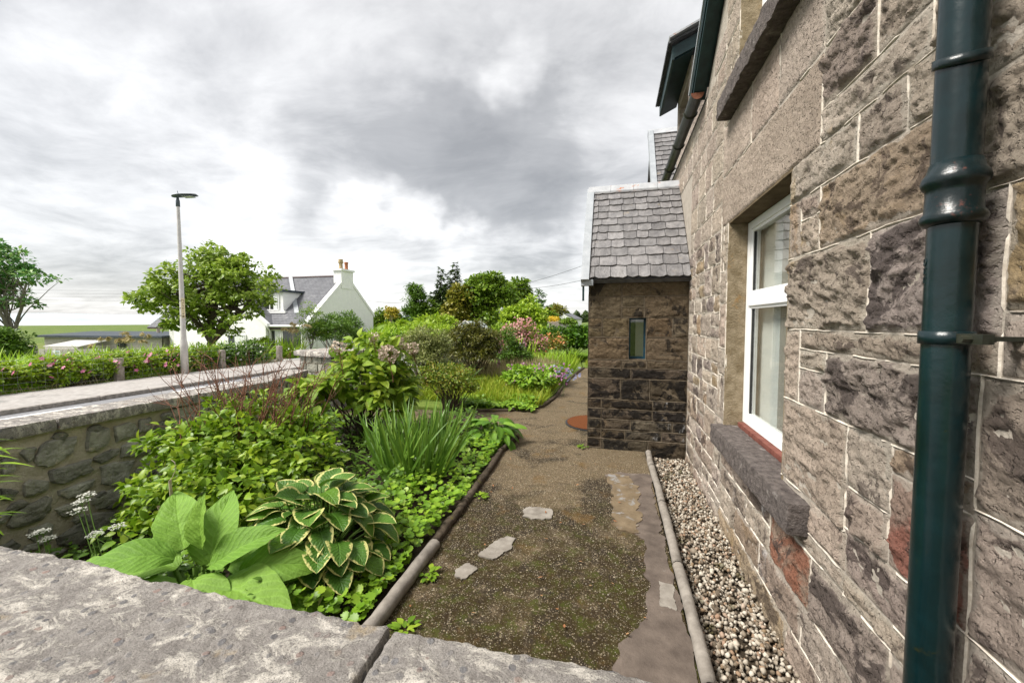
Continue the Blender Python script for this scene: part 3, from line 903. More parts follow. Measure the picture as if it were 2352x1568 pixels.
rnd = random.Random(11)
near = [  # (y0, y1, z0, z1, material, style): the stones between window and camera, as laid
    (2.20, 2.33, 1.91, 2.18, 'sand', 'rock'), (2.02, 2.20, 2.07, 2.18, 'grey', 'rock'), (2.02, 2.20, 1.91, 2.07, 'sand', 'rock'), (1.30, 2.02, 1.91, 2.18, 'ochre', 'rock'), (.70, 1.30, 1.91, 2.18, 'grey', 'rock'),
    (1.76, 2.33, 2.18, 2.36, 'sand', 'rock'), (1.51, 1.76, 2.18, 2.36, 'grey', 'rock'), (1.12, 1.51, 2.18, 2.36, 'sand', 'rock'), (.70, 1.12, 2.18, 2.36, 'sand', 'rock'),
    (1.42, 2.04, 2.36, 2.50, 'sand', 'rock'), (.70, 1.42, 2.36, 2.50, 'sand', 'rock'),
    (1.67, 2.04, 2.50, 2.76, 'dark', 'dark'), (1.20, 1.67, 2.50, 2.76, 'sand', 'rock'), (.70, 1.20, 2.50, 2.76, 'grey', 'rock'),
    (1.66, 2.33, 1.56, 1.91, 'grey', 'dark'), (1.16, 1.66, 1.56, 1.91, 'dark', 'dark'), (.70, 1.16, 1.62, 1.91, 'ochre', 'rock'), (.70, 1.16, 1.47, 1.62, 'sand', 'rock'),
    (2.165, 2.33, 1.21, 1.56, 'sand', 'rock'), (1.16, 2.165, 1.47, 1.56, 'grey', 'rock'),
    (1.92, 2.165, 1.38, 1.47, 'sand', 'rock'), (1.92, 2.165, 1.21, 1.38, 'sand', 'rock'), (1.20, 1.92, 1.21, 1.47, 'dark', 'dark'), (.70, 1.20, 1.14, 1.47, 'grey', 'rock'),
    (1.745, 2.33, .80, 1.21, 'sand', 'rock'), (1.50, 1.745, .98, 1.21, 'sand', 'rock'), (1.50, 1.745, .82, .98, 'grey', 'dark'), (1.20, 1.50, 1.12, 1.21, 'ochre', 'rock'), (1.20, 1.50, .82, 1.12, 'red', 'rock'),
    (.70, 1.20, .82, 1.14, 'grey', 'rock'), (1.73, 2.02, .645, .80, 'grey', 'rock'), (1.20, 1.73, .645, .82, 'dark', 'rock'), (.70, 1.20, .55, .82, 'grey', 'rock'),
    (1.73, 2.33, .56, .645, 'sand', 'rock'), (1.20, 1.73, .56, .645, 'sand', 'rock'),
    (1.98, 2.45, .29, .56, 'red', 'rock'), (1.46, 1.98, .29, .56, 'dark', 'dark'), (.90, 1.46, .29, .55, 'grey', 'rock'),
    (2.05, 2.60, .09, .29, 'limey', 'rock'), (1.50, 2.05, .09, .29, 'grey', 'rock'), (.9, 1.50, .09, .29, 'red', 'rock'),
    (2.2, 2.9, -.12, .09, 'ochre', 'rock'), (1.6, 2.2, -.12, .09, 'sand', 'rock'), (.9, 1.6, -.12, .09, 'grey', 'rock')]
stones = [s for s in near]
for r_ in [(2.45, 3.50, .29, .64), ]:
    for s in fill(*r_, (.13, .19), (.28, .5), rnd):
        stones.append((*s, rnd.choice(('sand', 'limey', 'grey')), 'rock'))
for s in fill(2.60, 3.5, .09, .29, (.2, .2), (.3, .5), rnd, 0) + fill(2.9, 3.5, -.12, .09, (.21, .21), (.3, .5), rnd, 0):
    stones.append((*s, rnd.choice(('sand', 'limey', 'ochre')), 'rock'))
for s in fill(3.50, 5.03, -.12, .80, (.15, .24), (.2, .5), rnd, .25):
    stones.append((*s, 'limey' if s[0] > 3.9 and rnd.random() < .6 else rnd.choice(('sand', 'grey', 'dark', 'sand')), 'rock'))
for s in fill(3.66, 5.03, .80, 2.36, (.14, .27), (.16, .42), rnd, .25):
    stones.append((*s, rnd.choice(('sand', 'sand', 'grey', 'dark', 'stug', 'ochre')), 'rock'))
v = .80
for hgt in (.36, .22, .36, .26, .36):                       # long and short quoins beside the window
    e = WY1 + (.20 if rnd.random() < .5 else .12)
    stones.append((WY1, e, v, v + hgt, rnd.choice(('sand', 'stug')), 'rock'))
    if e < 3.62:
        stones.append((e, 3.66, v, v + hgt, rnd.choice(('sand', 'grey', 'dark')), 'rock'))
    v += hgt
for s in fill(3.66, 5.03, 2.36, 3.76, (.2, .30), (.22, .5), rnd, .15):
    stones.append((*s, rnd.choice(('stug', 'stug', 'stug', 'sand')), 'stug'))
for s in fill(5.03, 7.2, 3.30, 3.76, (.2, .26), (.3, .5), rnd, 0):
    stones.append((*s, 'stug', 'stug'))
for s in fill(2.04, 3.66, 2.76, 3.16, (.4, .4), (.35, .6), rnd, 0):
    stones.append((*s, 'stug', 'stug'))
for s in fill(1.0, 2.04, 2.76, 3.5, (.18, .28), (.3, .55), rnd, .2):
    stones.append((*s, rnd.choice(('sand', 'stug', 'grey')), 'rock'))
for s in fill(1.5, UY0, 3.5, 4.0, (.25, .25), (.4, .4), rnd, 0):
    stones.append((*s, 'stug', 'stug'))
for s in fill(3.50, 3.66, 3.16, 3.78, (.3, .32), (.2, .3), rnd, 0) + fill(UY1, 3.66, 3.78, 4.22, (.22, .22), (.4, .4), rnd, 0) + fill(UY1, 3.5, 3.30, 3.78, (.24, .24), (.3, .3), rnd, 0) + [(3.66, 4.05, 3.78, 3.98)]:
    stones.append((*s, 'stug', 'stug'))
lintel = (2.04, 3.66, 2.36, 2.76)
joints = []
for i, (y0, y1, z0, z1, mt, style) in enumerate(stones):
    prot = {'dark': .030, 'rock': .016, 'stug': .010}[style]
    res = .0075 if y0 < 2.4 and style != 'stug' else (.014 if y0 < 3.6 else .020)
    V, q = wallstone(y0, y1, z0, z1, style, i + 3, on_wall, res, prot)
    obj('stone', V, q, M[mt], wall, origin=(HX, (y0 + y1) / 2, (z0 + z1) / 2), smooth=True, attrs={'mm': MM})
    joints += [((y0, z0), (y1, z0)), ((y0, z0), (y0, z1))]
V, q = wallstone(*lintel, 'stug', 999, on_wall, .014, .012)
lo = obj('lintel', V, q, M['stug'], house, origin=(HX, 2.85, 2.36), smooth=True)
joints += [((lintel[0], 2.76), (lintel[1], 2.76)), ((lintel[0], 2.36), (lintel[0], 2.76)), ((lintel[1], 2.36), (lintel[1], 2.76))]
mb = MB()
mb.box((HX + .002, WY0 - .01, 2.352), (1.10, WY1 + .01, 2.372))
mb.build('soffit', M['reveal'], lo, origin=(HX, 2.85, 2.36))


def pointing(name, joints, place, mat, parent, wd=.0028, ht=.0028, keep=.54):
    """ribbon pointing along the joints, ragged and in places worn off"""
    Vs, Fs, b = [], [], 0
    pr = random.Random(5)
    for (a0, b0), (a1, b1) in joints:
        L = math.hypot(a1 - a0, b1 - b0)
        if L < .03:
            continue
        n = max(3, int(L / .022))
        t = np.linspace(0, 1, n)
        U, W = a0 + (a1 - a0) * t, b0 + (b1 - b0) * t
        hor = abs(a1 - a0) > abs(b1 - b0)
        S = np.stack([U * 9, W * 9, np.full(n, 2.0)], -1)
        j = (fbm(S, 3, 5) - .5) * .014
        wdt = wd * (.15 + 1.7 * fbm(S * 3.3, 3, 9)) * np.clip((U / 2.0) ** 2, .3, 1)
        on = fbm(S * .8, 3, 12)
        hh = np.where(on > 1 - keep, ht * (.6 + .9 * vn(S * 4, 3)), -.012)
        rows = []
        for k, (o_, h_) in enumerate(((-1.6, -.012), (-.8, .8), (.8, .8), (1.6, -.012))):
            off = j + wdt * o_
            h2 = hh * h_ if h_ > 0 else np.full(n, -.012)
            rows.append(place(U + (0 if hor else off), W + (off if hor else 0), h2))
        Vv = np.stack(rows, 1).reshape(-1, 3)
        idx = np.arange(4 * n).reshape(n, 4)
        q_ = np.stack([idx[:-1, :-1], idx[1:, :-1], idx[1:, 1:], idx[:-1, 1:]], -1).reshape(-1, 4)
        Vs.append(Vv)
        Fs.append(q_ + b)
        b += len(Vv)
    return obj(name, np.vstack(Vs), np.vstack(Fs), mat, parent, kind='stuff')


pointing('pointing', joints, on_wall, M['lime'], wall)

# window: rough sill, rendered jambs, white frame with two lights
V, q = rbox((HX - .085, 2.02, .625), (HX + .20, 3.50, .775), .016, .008, .008, 4, 26)
obj('window_sill', V, q, M['sill'], house, origin=(HX, 2.75, .63), smooth=True)
mb = MB()
mb.box((HX + .003, WY1 - .006, .775), (1.12, WY1 + .02, 2.35))
mb.build('window_jamb', M['jamb'], house, origin=(HX, WY1, .78))
mb = MB()
mb.box((HX + .003, WY0 - .02, .775), (1.12, WY0 + .006, 2.35))
mb.build('window_jamb', M['jamb'], house, origin=(HX, WY0, .78))


def window_unit(y0, y1, z0, z1, x, transom, parent, cols=1):
    mb = MB()
    f = .055
    for a_ in ((y0, y0 + f, z0, z1), (y1 - f, y1, z0, z1)):
        mb.box((x, a_[0], a_[2]), (x + .07, a_[1], a_[3]))
    for zz0, zz1 in ((z0, z0 + f), (z1 - f, z1), (transom - .045, transom + .045)):
        mb.box((x + .001, y0 + f, zz0), (x + .07, y1 - f, zz1))
    # slimmer sash bead stepping in
    for (a0, a1) in ((z0 + f, transom - .045), (transom + .045, z1 - f)):
        g = .022
        for b_ in ((y0 + f, y0 + f + g, a0, a1), (y1 - f - g, y1 - f, a0, a1), (y0 + f + g, y1 - f - g, a0, a0 + g), (y0 + f + g, y1 - f - g, a1 - g, a1)):
            mb.box((x + .014, b_[0], b_[2]), (x + .06, b_[1], b_[3]))
    fr = mb.build('window', M['upvc'], parent, origin=(x, (y0 + y1) / 2, z0))
    for a0, a1 in ((z0 + f + .022, transom - .067), (transom + .067, z1 - f - .022)):
        p_ = MB().box((x + .028, y0 + f + .022, a0), (x + .036, y1 - f - .022, a1))
        p_.build('pane', M['glass'], fr, origin=(x + .03, (y0 + y1) / 2, a0))
        g_ = MB()
        for b_ in ((y0 + f + .022, y0 + f + .028, a0, a1), (y1 - f - .028, y1 - f - .022, a0, a1)):
            g_.box((x + .020, b_[0], b_[2]), (x + .040, b_[1], b_[3]))
        g_.build('gasket', M['gasket'], fr, origin=(x + .03, (y0 + y1) / 2, a0))
    return fr


wf = window_unit(WY0 + .01, WY1 - .01, .815, 2.345, HX + .135, 1.76, house)
V, q = rbox((HX + .095, WY0 + .02, .772), (HX + .20, WY1 - .02, .812), .03, .002, .008, 2)
obj('sill_board', V, q, M['redwood'], wf, origin=(HX + .12, 2.9, .78), smooth=True)
room = MB()
room.add([(1.08, WY0 - .3, .6), (3.2, WY0 - .3, .6), (3.2, WY1 + .9, .6), (1.08, WY1 + .9, .6), (1.08, WY0 - .3, 2.7), (3.2, WY0 - .3, 2.7), (3.2, WY1 + .9, 2.7), (1.08, WY1 + .9, 2.7)],
         [(0, 1, 2, 3), (4, 7, 6, 5), (0, 4, 5, 1), (1, 5, 6, 2), (2, 6, 7, 3)])
room.build('room_lining', M['room'], house, origin=(1.1, 2.9, .6))
mb = MB().box((1.10, 3.0, .80), (1.11, WY1 + .01, 2.36)).box((1.07, WY0, .80), (1.10, WY1, .825))
mb.build('inner_reveal', M['blind'], house, origin=(1.1, 3.4, .8))
mb = MB().box((1.082, WY0 - .05, .83), (1.087, 3.02, 2.36))  # tan panel added right behind the glass to brighten the dark opening
mb.build('backing_panel', M['backtan'], house, origin=(1.24, 2.8, .83))
# upper window with its heavy sill
V, q = rbox((HX - .10, 1.9, 3.155), (HX + .2, 3.50, 3.30), .018, .012, .01, 8, 26)
obj('window_sill', V, q, M['sill'], house, origin=(HX, 2.75, 3.16), smooth=True)
mb = MB().box((HX + .003, UY1 - .006, 3.30), (1.12, UY1 + .02, 4.6))
mb.build('window_jamb', M['jamb'], house, origin=(HX, UY1, 3.3))
window_unit(UY0 + .01, UY1 - .01, 3.31, 4.95, HX + .135, 4.2, house)
mb = MB().box((1.09, UY0, 3.3), (1.097, UY1, 5.0))
mb.build('backing_panel', M['blind'], house, origin=(1.24, 2.8, 3.3))

# eaves: half-round gutter, gable bargeboard, slated roof behind
def gutter_mesh(y0, y1, x, z, r, mat, name, parent):
    n = 9
    V, Fc = [], []
    ys = np.linspace(y0, y1, 8)
    for y in ys:
        for rr in (r, r - .008):
            for a_ in np.linspace(math.pi, 2 * math.pi, n):
                V.append((x + rr * math.cos(a_), y, z + rr * math.sin(a_)))
    for j in range(len(ys) - 1):
        b_ = j * 2 * n
        for i in range(n - 1):
            Fc.append((b_ + i, b_ + i + 1, b_ + 2 * n + i + 1, b_ + 2 * n + i))
            Fc.append((b_ + n + i, b_ + 3 * n + i, b_ + 3 * n + i + 1, b_ + n + i + 1))
        for i in (0, n - 1):
            Fc.append((b_ + i, b_ + n + i, b_ + 3 * n + i, b_ + 2 * n + i))
    g_ = obj(name, V, Fc, mat, parent, origin=(x, y0, z), smooth=False)
    return g_


gt = gutter_mesh(4.36, 7.3, HX - .085, 3.84, .062, M['gutter'], 'gutter', house)
mb = MB()
mb.add([(HX - .085 + .062 * math.cos(a_), 4.358, 3.84 + .062 * math.sin(a_)) for a_ in np.linspace(math.pi, 2 * math.pi, 10)], [tuple(range(10))])
mb.build('end_stop', M['rust'], gt)
for y in (4.75, 5.55, 6.35):
    mb = MB()
    for y_ in (y,):
        V, q = tube([(HX - .085 + .066 * math.cos(a_), y_, 3.84 + .066 * math.sin(a_)) for a_ in np.linspace(math.pi, 2 * math.pi, 9)], .012, 5)
        mb.add(V, q)
    mb.build('gutter_collar', M['gutter'], gt)
def rake(y0, z0, y1, z1, offs, w_, mat, name, parent, x0=None, t=.03):
    """sloping board along the gable, offset normal to the slope"""
    x0 = HX - .10 if x0 is None else x0
    d = np.array([0, y1 - y0, z1 - z0])
    d /= np.linalg.norm(d)
    nrm = np.array([0, -d[2], d[1]])
    if nrm[2] < 0:
        nrm = -nrm
    A, B = np.array([x0, y0, z0]), np.array([x0, y1, z1])
    P = [A + nrm * offs, B + nrm * offs, B + nrm * (offs + w_), A + nrm * (offs + w_)]
    return MB().prism(P, (0, 0, 0), (t, 0, 0)).build(name, mat, parent, origin=A)
bb = rake(4.44, 3.80, 3.05, 4.84, .0, .15, M['greenwood'], 'bargeboard', house, HX - .12, .12)
rake(4.45, 3.80, 3.05, 4.85, .030, .022, M['greenwood'], 'moulding', bb, HX - .132, .012)
rake(4.45, 3.80, 3.05, 4.85, .075, .022, M['greenwood'], 'moulding', bb, HX - .132, .012)
rake(4.45, 3.80, 3.05, 4.85, .125, .028, M['lead'], 'lead_edge', bb, HX - .140, .02)
mb = MB()
mb.add([(HX + .0, 4.40, 3.80), (HX + 0, 14, 3.80), (HX + 4, 14, 7.2), (HX + 4, 4.40, 7.2)], [(0, 1, 2, 3)])
mb.add([(HX - .1, 4.46, 3.93), (HX - .1, 3.0, 5.03), (HX + 4, 3.0, 5.03), (HX + 4, 4.46, 3.93)], [(0, 1, 2, 3)])
mb.build('roof', M['slatedark'], house, origin=(HX, 7, 3.8))

# box dormer above the gutter
dz0, dz1 = 3.80, 4.80
mb = MB()
mb.box((HX + .02, 5.36, dz0), (HX + .30, 5.56, dz1)).box((HX + .02, 6.28, dz0), (HX + .30, 6.44, dz1)).box((HX + .02, 5.56, dz1 - .16), (HX + .30, 6.28, dz1)).box((HX + .02, 5.56, dz0), (HX + .30, 6.28, dz0 + .2))
mb.box((HX + .30, 5.36, dz0), (HX + 1.6, 5.50, dz1)).box((HX + .301, 6.30, dz0), (HX + 1.6, 6.44, dz1))
dm = mb.build('dormer', M['stug'], house, origin=(HX, 5.9, dz0))
joints = [((HX + .16, dz0), (HX + .16, dz1)), ((HX, 4.2), (HX + 1.5, 4.2)), ((HX, 4.5), (HX + 1.5, 4.5)), ((HX + .5, 4.2), (HX + .5, 4.5))]
pointing('pointing', joints, lambda u, v, h: np.stack([u, 5.36 - h, v], -1), M['lime'], dm, .004, .003, .95)
MB().box((HX + .16, 5.56, dz0 + .2), (HX + .20, 6.28, dz1 - .16)).build('dormer_pane', M['darkglass'], dm)
# low-pitched roof with deep eaves
def slab(P, t):
    P = np.array(P, float)
    nrm = np.cross(P[1] - P[0], P[3] - P[0])
    nrm /= np.linalg.norm(nrm)
    if nrm[2] < 0:
        nrm = -nrm
    return MB().hexa(np.vstack([P, P + nrm * t]))
ex = HX - .24
slab([(ex, 5.18, 4.86), (HX + 1.9, 5.18, 5.80), (HX + 1.9, 6.62, 5.80), (ex, 6.62, 4.86)], .03).build('dormer_roof', M['slatedark'], dm)
for k in range(11):
    y0 = 5.17 + k * .132
    slab([(ex - .03, y0, 4.862 - rnd.uniform(0, .008)), (ex + .22, y0, 4.955), (ex + .22, y0 + .126, 4.955), (ex - .03, y0 + .126, 4.862 - rnd.uniform(0, .01))], .018).build('slate', M['slatedark'], dm, origin=(ex, y0, 4.86))
MB().box((ex + .02, 5.22, 4.70), (ex + .045, 6.58, 4.86)).build('fascia', M['greenwood'], dm)
MB().prism([(ex + .046, 5.22, 4.72), (HX + 1.7, 5.22, 5.50), (HX + 1.7, 5.22, 5.68), (ex + .046, 5.22, 4.86)], (0, 0, 0), (0, .03, 0)).build('bargeboard', M['greenwood'], dm)
MB().prism([(ex + .046, 5.253, 4.72), (HX + .02, 5.253, 4.82), (HX + .02, 5.253, 4.80), (ex + .046, 5.253, 4.70)], (0, 0, 0), (0, 1.32, 0)).build('soffit', M['greenwood'], dm)
slab([(ex - .02, 5.13, 4.90), (HX + 1.9, 5.13, 5.84), (HX + 1.9, 5.24, 5.84), (ex - .02, 5.24, 4.90)], .02).build('lead_edge', M['leadrust'], dm)


# ---- slated gablet and porch: every slate is a piece of its own
def slate_field(e0, e1, r0, r1, rows, parent, mat, rnd, wr=(.13, .21), clipx=None):
    """e0-e1 eave line, r0-r1 ridge line (left, right); laid in lapped courses"""
    e0, e1, r0, r1 = [np.array(p, float) for p in (e0, e1, r0, r1)]
    nrm = np.cross(e1 - e0, r0 - e0)
    nrm /= np.linalg.norm(nrm)
    ts = np.linspace(0, 1, rows + 1) ** .88
    out = []
    for k in range(rows):
        t0, t1 = ts[k], min(1, ts[k + 1] + .45 * (ts[k + 1] - ts[k]))
        A0, A1, B0, B1 = e0 + (r0 - e0) * t0, e1 + (r1 - e1) * t0, e0 + (r0 - e0) * t1, e1 + (r1 - e1) * t1
        L = np.linalg.norm(A1 - A0)
        x = -rnd.uniform(0, .1)
        while x < L:
            w_ = rnd.uniform(*wr)
            a_, b_ = max(0, x) / L, min(L, x + w_ - .006) / L
            x += w_
            if b_ - a_ < .03:
                continue
            if b_ > .94 and b_ < 1:
                b_ = 1.0
                x = L
            n = 5
            drop = (t1 - t0) * .05
            th, lift = .010 + rnd.random() * .006, .020 + rnd.random() * .008
            low, up_ = [], []
            for i in range(n):
                s_ = a_ + (b_ - a_) * i / (n - 1)
                q_ = A0 + (A1 - A0) * s_ - (B0 - A0) * (rnd.uniform(-.01, .04) + (-.06 if i in (0, n - 1) else 0))
                low.append(q_ + nrm * (lift + rnd.uniform(-.002, .002)))
                up_.append(B0 + (B1 - B0) * s_ + nrm * .004)
            V = low + up_ + [p - nrm * th for p in low] + [p - nrm * th for p in up_]
            Fc = [(i, i + 1, n + i + 1, n + i) for i in range(n - 1)] + [(2 * n + i, 2 * n + i + 1, i + 1, i) for i in range(n - 1)]
            Fc += [(0, n, 3 * n, 2 * n), (n - 1, 3 * n - 1, 4 * n - 1, 2 * n - 1)]
            out.append(obj('slate', V, Fc, mat, parent, origin=(low[0] + low[-1]) / 2))
    return out


# porch walls: mortar core with a slit opening, coursed stones on the face
PX0, PX1, PE = -.30, HX, 2.13
porch = MB()
SX0, SX1, SZ0, SZ1 = .19, .39, 1.13, 1.64
for x0, x1, z0, z1 in ((PX0 + .004, SX0, -.15, PE), (SX1, PX1, -.15, PE), (SX0, SX1, -.15, SZ0), (SX0, SX1, SZ1, PE)):
    porch.box((x0, PY + .004, z0), (x1, PY + .4, z1))
porch.box((PX0 + .004, PY + .401, -.15), (PX0 + .4, 7.0, PE)).box((PX0 + .004, 6.7, -.15), (PX1, 7.001, PE))
porch.prism([(PX0 + .004, PY + .1, PE), (PX0 + .004, 7.0, PE), (PX0 + .004, 6.03, 3.36)], (0, 0, 0), (.3, 0, 0))
po = porch.build('porch', M['mortar_porch'], house, origin=(.28, 5.5, -.15))
zl = [-.10, .13, .25, .38, .51, .63, .89, 1.02, 1.12, 1.40, 1.64, 1.90, 2.11]
rnd = random.Random(4)
pj = []
ps = []
for z0, z1 in zip(zl[:-1], zl[1:]):
    segs = [(PX0, SX0), (SX1, PX1)] if z1 > SZ0 + .05 and z0 < SZ1 - .05 else [(PX0, PX1)]
    for s0, s1 in segs:
        x = s0
        first = True
        while x < s1 - 1e-6:
            l = rnd.uniform(.26, .68) if not (first and s0 == PX0) else rnd.choice((.17, .40, .52))
            first = False
            if s1 - x - l < .15:
                l = s1 - x
            if z1 - z0 > .2 and l < .3 and rnd.random() < .5:
                m_ = (z0 + z1) / 2
                ps += [(x, x + l, z0, m_), (x, x + l, m_, z1)]
            else:
                ps.append((x, x + l, z0, z1))
            x += l
for i, (x0, x1, z0, z1) in enumerate(ps):
    zc, xc = (z0 + z1) / 2, (x0 + x1) / 2
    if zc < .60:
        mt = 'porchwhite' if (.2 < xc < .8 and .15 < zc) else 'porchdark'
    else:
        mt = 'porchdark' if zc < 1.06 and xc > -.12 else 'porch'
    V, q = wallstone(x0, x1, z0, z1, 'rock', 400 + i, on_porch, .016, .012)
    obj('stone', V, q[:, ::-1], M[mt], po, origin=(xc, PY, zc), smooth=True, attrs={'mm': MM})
    pj += [((x0, z0), (x1, z0)), ((x0, z0), (x0, z1))]
pointing('pointing', pj, on_porch, M['limedark'], po, .0035, .004, .8)
mb = MB()
for b_ in ((SX0, SX0 + .022, SZ0, SZ1), (SX1 - .022, SX1, SZ0, SZ1), (SX0 + .022, SX1 - .022, SZ0, SZ0 + .03), (SX0 + .022, SX1 - .022, SZ1 - .02, SZ1)):
    mb.box((b_[0], PY + .11, b_[2]), (b_[1], PY + .16, b_[3]))
sw = mb.build('slit_window', M['blue'], po, origin=(.29, PY, SZ0))
MB().box((SX0 + .022, PY + .13, SZ0 + .03), (SX1 - .022, PY + .138, SZ1 - .02)).build('pane', M['glass'], sw)
MB().box((SX0 + .085, PY + .2, SZ0), (SX1, PY + .21, SZ1)).build('inner_board', M['backtan'], sw)
# porch roof
ridge_y, ridge_z = 6.03, 3.50
mb = MB()
mb.prism([(0, 4.97, 2.10), (0, ridge_y, ridge_z - .02), (0, 7.1, 2.10), (0, 7.05, 2.06), (0, ridge_y, ridge_z - .07), (0, 5.02, 2.06)], (PX0 - .05, 0, 0), (PX1 + .02, 0, 0))
pr = mb.build('porch_roof', M['slatedark'], po, origin=(.28, 6.0, 2.1))
slate_field((PX0 - .035, 4.95, 2.11), (PX1 - .005, 4.95, 2.11), (PX0 - .035, ridge_y, ridge_z), (PX1 - .005, ridge_y, ridge_z), 12, pr, M['slate'], random.Random(9))
# lead verge, ridge and apron; each sheet is a separate lap
sl = np.array([0, ridge_y - 4.95, ridge_z - 2.11])
nl = np.array([0, -sl[2], sl[1]]) / np.linalg.norm(sl)
for k in range(3):
    A = np.array([0, 4.93, 2.09]) + sl * (k / 3 - (.02 if k else .01))
    B = np.array([0, 4.93, 2.09]) + sl * ((k + 1) / 3 + .01)
    off = nl * (.032 + .004 * (2 - k))
    mb = MB().prism([A + off, B + off, B - nl * .09, A - nl * .09], (PX0 - .085, 0, 0), (PX0 - .055, 0, 0))
    mb.prism([A + off, B + off, B + off - nl * .014, A + off - nl * .014], (PX0 - .0549, 0, 0), (PX0 + .012, 0, 0))
    mb.build('lead_verge', M['lead'], pr, origin=(PX0, A[1], A[2]))
for k in range(4):
    x0, x1 = PX0 - .07 + k * .315, PX0 - .07 + (k + 1) * .315 - .004
    x1 = min(x1, HX)
    P = [(0, ridge_y - .085, ridge_z - .085 + .035), (0, ridge_y - .02, ridge_z + .045), (0, ridge_y + .03, ridge_z + .045), (0, ridge_y + .1, ridge_z - .06), (0, ridge_y + .1, ridge_z - .08), (0, ridge_y - .085, ridge_z - .105 + .035)]
    MB().prism(P, (x0, 0, 0), (x1, 0, 0)).build('lead_ridge', M['leadrust'], pr, origin=(x0, ridge_y, ridge_z))
MB().box((PX0 - .08, 4.93, 2.03), (PX0 + .06, 5.03, 2.10)).build('lead_verge', M['lead'], pr)
MB().box((PX0 - .075, 5.02, 1.85), (PX0 - .052, 5.06, 2.09)).build('bargeboard', M['greenwood'], pr)

# second gablet further along the eaves
gy, gz = 8.9, 5.50
gx = HX - .14
mb = MB()
mb.prism([(0, 7.75, 3.85), (0, gy, gz - .03), (0, 10.05, 3.85), (0, 10.0, 3.80), (0, gy, gz - .1), (0, 7.8, 3.80)], (gx - .02, 0, 0), (HX + 2, 0, 0))
gb = mb.build('gablet_roof', M['slatedark'], house, origin=(HX, 8.9, 3.8))
MB().prism([(HX + .02, 7.9, 3.7), (HX + .02, 9.9, 3.7), (HX + .02, gy, gz - .12)], (0, 0, 0), (.3, 0, 0)).build('gable_wall', M['stug'], gb)
slate_field((gx, 7.72, 3.85), (HX + 1.6, 7.72, 3.85), (gx, gy, gz), (HX + 1.6, gy, gz), 13, gb, M['slate'], random.Random(12), (.16, .26))
s2 = np.array([0, gy - 7.72, gz - 3.85])
n2_ = np.array([0, -s2[2], s2[1]]) / np.linalg.norm(s2)
for k in range(3):
    A, B = np.array([0, 7.72, 3.85]) + s2 * (k / 3), np.array([0, 7.72, 3.85]) + s2 * ((k + 1) / 3)
    MB().prism([A + n2_ * .045, B + n2_ * .045, B - n2_ * .10, A - n2_ * .10], (gx - .07, 0, 0), (gx + .03, 0, 0)).build('lead_verge', M['lead'], gb)
MB().prism([(0, gy - .1, gz - .08), (0, gy, gz + .05), (0, gy + .1, gz - .08)], (gx - .07, 0, 0), (HX + 1.6, 0, 0)).build('lead_ridge', M['leadrust'], gb)
MB().prism([(0, gy, gz - .14), (0, 7.72, 3.72), (0, 7.72, 3.60), (0, gy, gz - .30)], (gx - .05, 0, 0), (gx - .02, 0, 0)).build('bargeboard', M['greenwood'], gb)

# downpipe of green painted cast iron
PXc, PYc, pr_ = HX - .085, 1.185, .043
pipe = thing('downpipe', 'dark green cast iron downpipe fixed to the stone wall', 'downpipe', (PXc, PYc, -.05))
for nm, z0, z1 in (('pipe', -.05, 1.90), ('pipe', 1.97, 5.2)):
    V, q = tube([(PXc, PYc, z) for z in np.linspace(z0, z1, 24)], pr_, 28)
    obj(nm, V, q, M['greenpaint'], pipe, smooth=True)
prof = [(1.825, .045), (1.832, .055), (1.842, .058), (1.852, .055), (1.858, .050), (1.90, .049), (1.912, .050), (1.918, .056), (1.930, .059), (1.942, .056), (1.95, .050), (1.972, .0445)]
MB().lathe((PXc, PYc, 0), prof, 32).build('socket', M['greenrust'], pipe, smooth=True)
for z, nm in ((1.560, 'pipe_band'), (2.205, 'pipe_band')):
    b_ = MB()
    if z < 2:
        b_.lathe((PXc, PYc, 0), [(z - .016, .0435), (z - .015, .049), (z + .015, .049), (z + .016, .0435)], 32)
    else:
        prf = [(-.012, .0435), (-.011, .0485), (.011, .0485), (.012, .0435)]
        b_.lathe((0, 0, 0), prf, 32)
        b_.v = [(x + PXc, y + PYc, zz_ + z + (y) * .35 + x * .1) for x, y, zz_ in b_.v]
    bd_ = b_.build(nm, M['greenrust'], pipe, origin=(PXc, PYc, z), smooth=True)
    if z < 2:
        b2 = MB().box((PXc - .012, PYc - .115, z - .011), (PXc + .0, PYc - .045, z + .011)).box((PXc + .006, PYc - .105, z - .011), (PXc + .016, PYc - .045, z + .011))
        b2.tube([(PXc - .03, PYc - .085, z), (PXc + .03, PYc - .085, z)], .008, 8)
        b2.box((PXc - .0, PYc - .10, z - .004), (HX + .01, PYc - .08, z + .006))
        b2.build('fixing_lug', M['gutter'], bd_)
# raised maker's letters cast into the pipe
cu = bpy.data.curves.new('letters', 'FONT')
cu.body, cu.size, cu.extrude = 'HHC', .030, .003
cu.align_x = 'CENTER'
tob = bpy.data.objects.new('cast_letters', cu)
COL.objects.link(tob)
dg = bpy.context.evaluated_depsgraph_get()
tme = bpy.data.meshes.new_from_object(tob.evaluated_get(dg))
bpy.data.objects.remove(tob)
tv = np.array([v.co for v in tme.vertices])
ang = math.atan2(-.72, -.70) + .02
dirp = np.array([-.94, .34, 0])         # the side of the pipe the camera sees to the left
side = np.array([-dirp[1], dirp[0], 0])
tw = np.array([PXc, PYc, 1.72]) + tv[:, :1] * np.array([0, 0, 1.0]) - (tv[:, 1:2] - .01) * side * 1.0 + dirp * (pr_ - .0015 + tv[:, 2:3] - .5 * ((tv[:, 1:2] - .01) / pr_) ** 2 * pr_)
obj('cast_letters', tw, [tuple(p.vertices) for p in tme.polygons], M['greenpaint'], pipe)

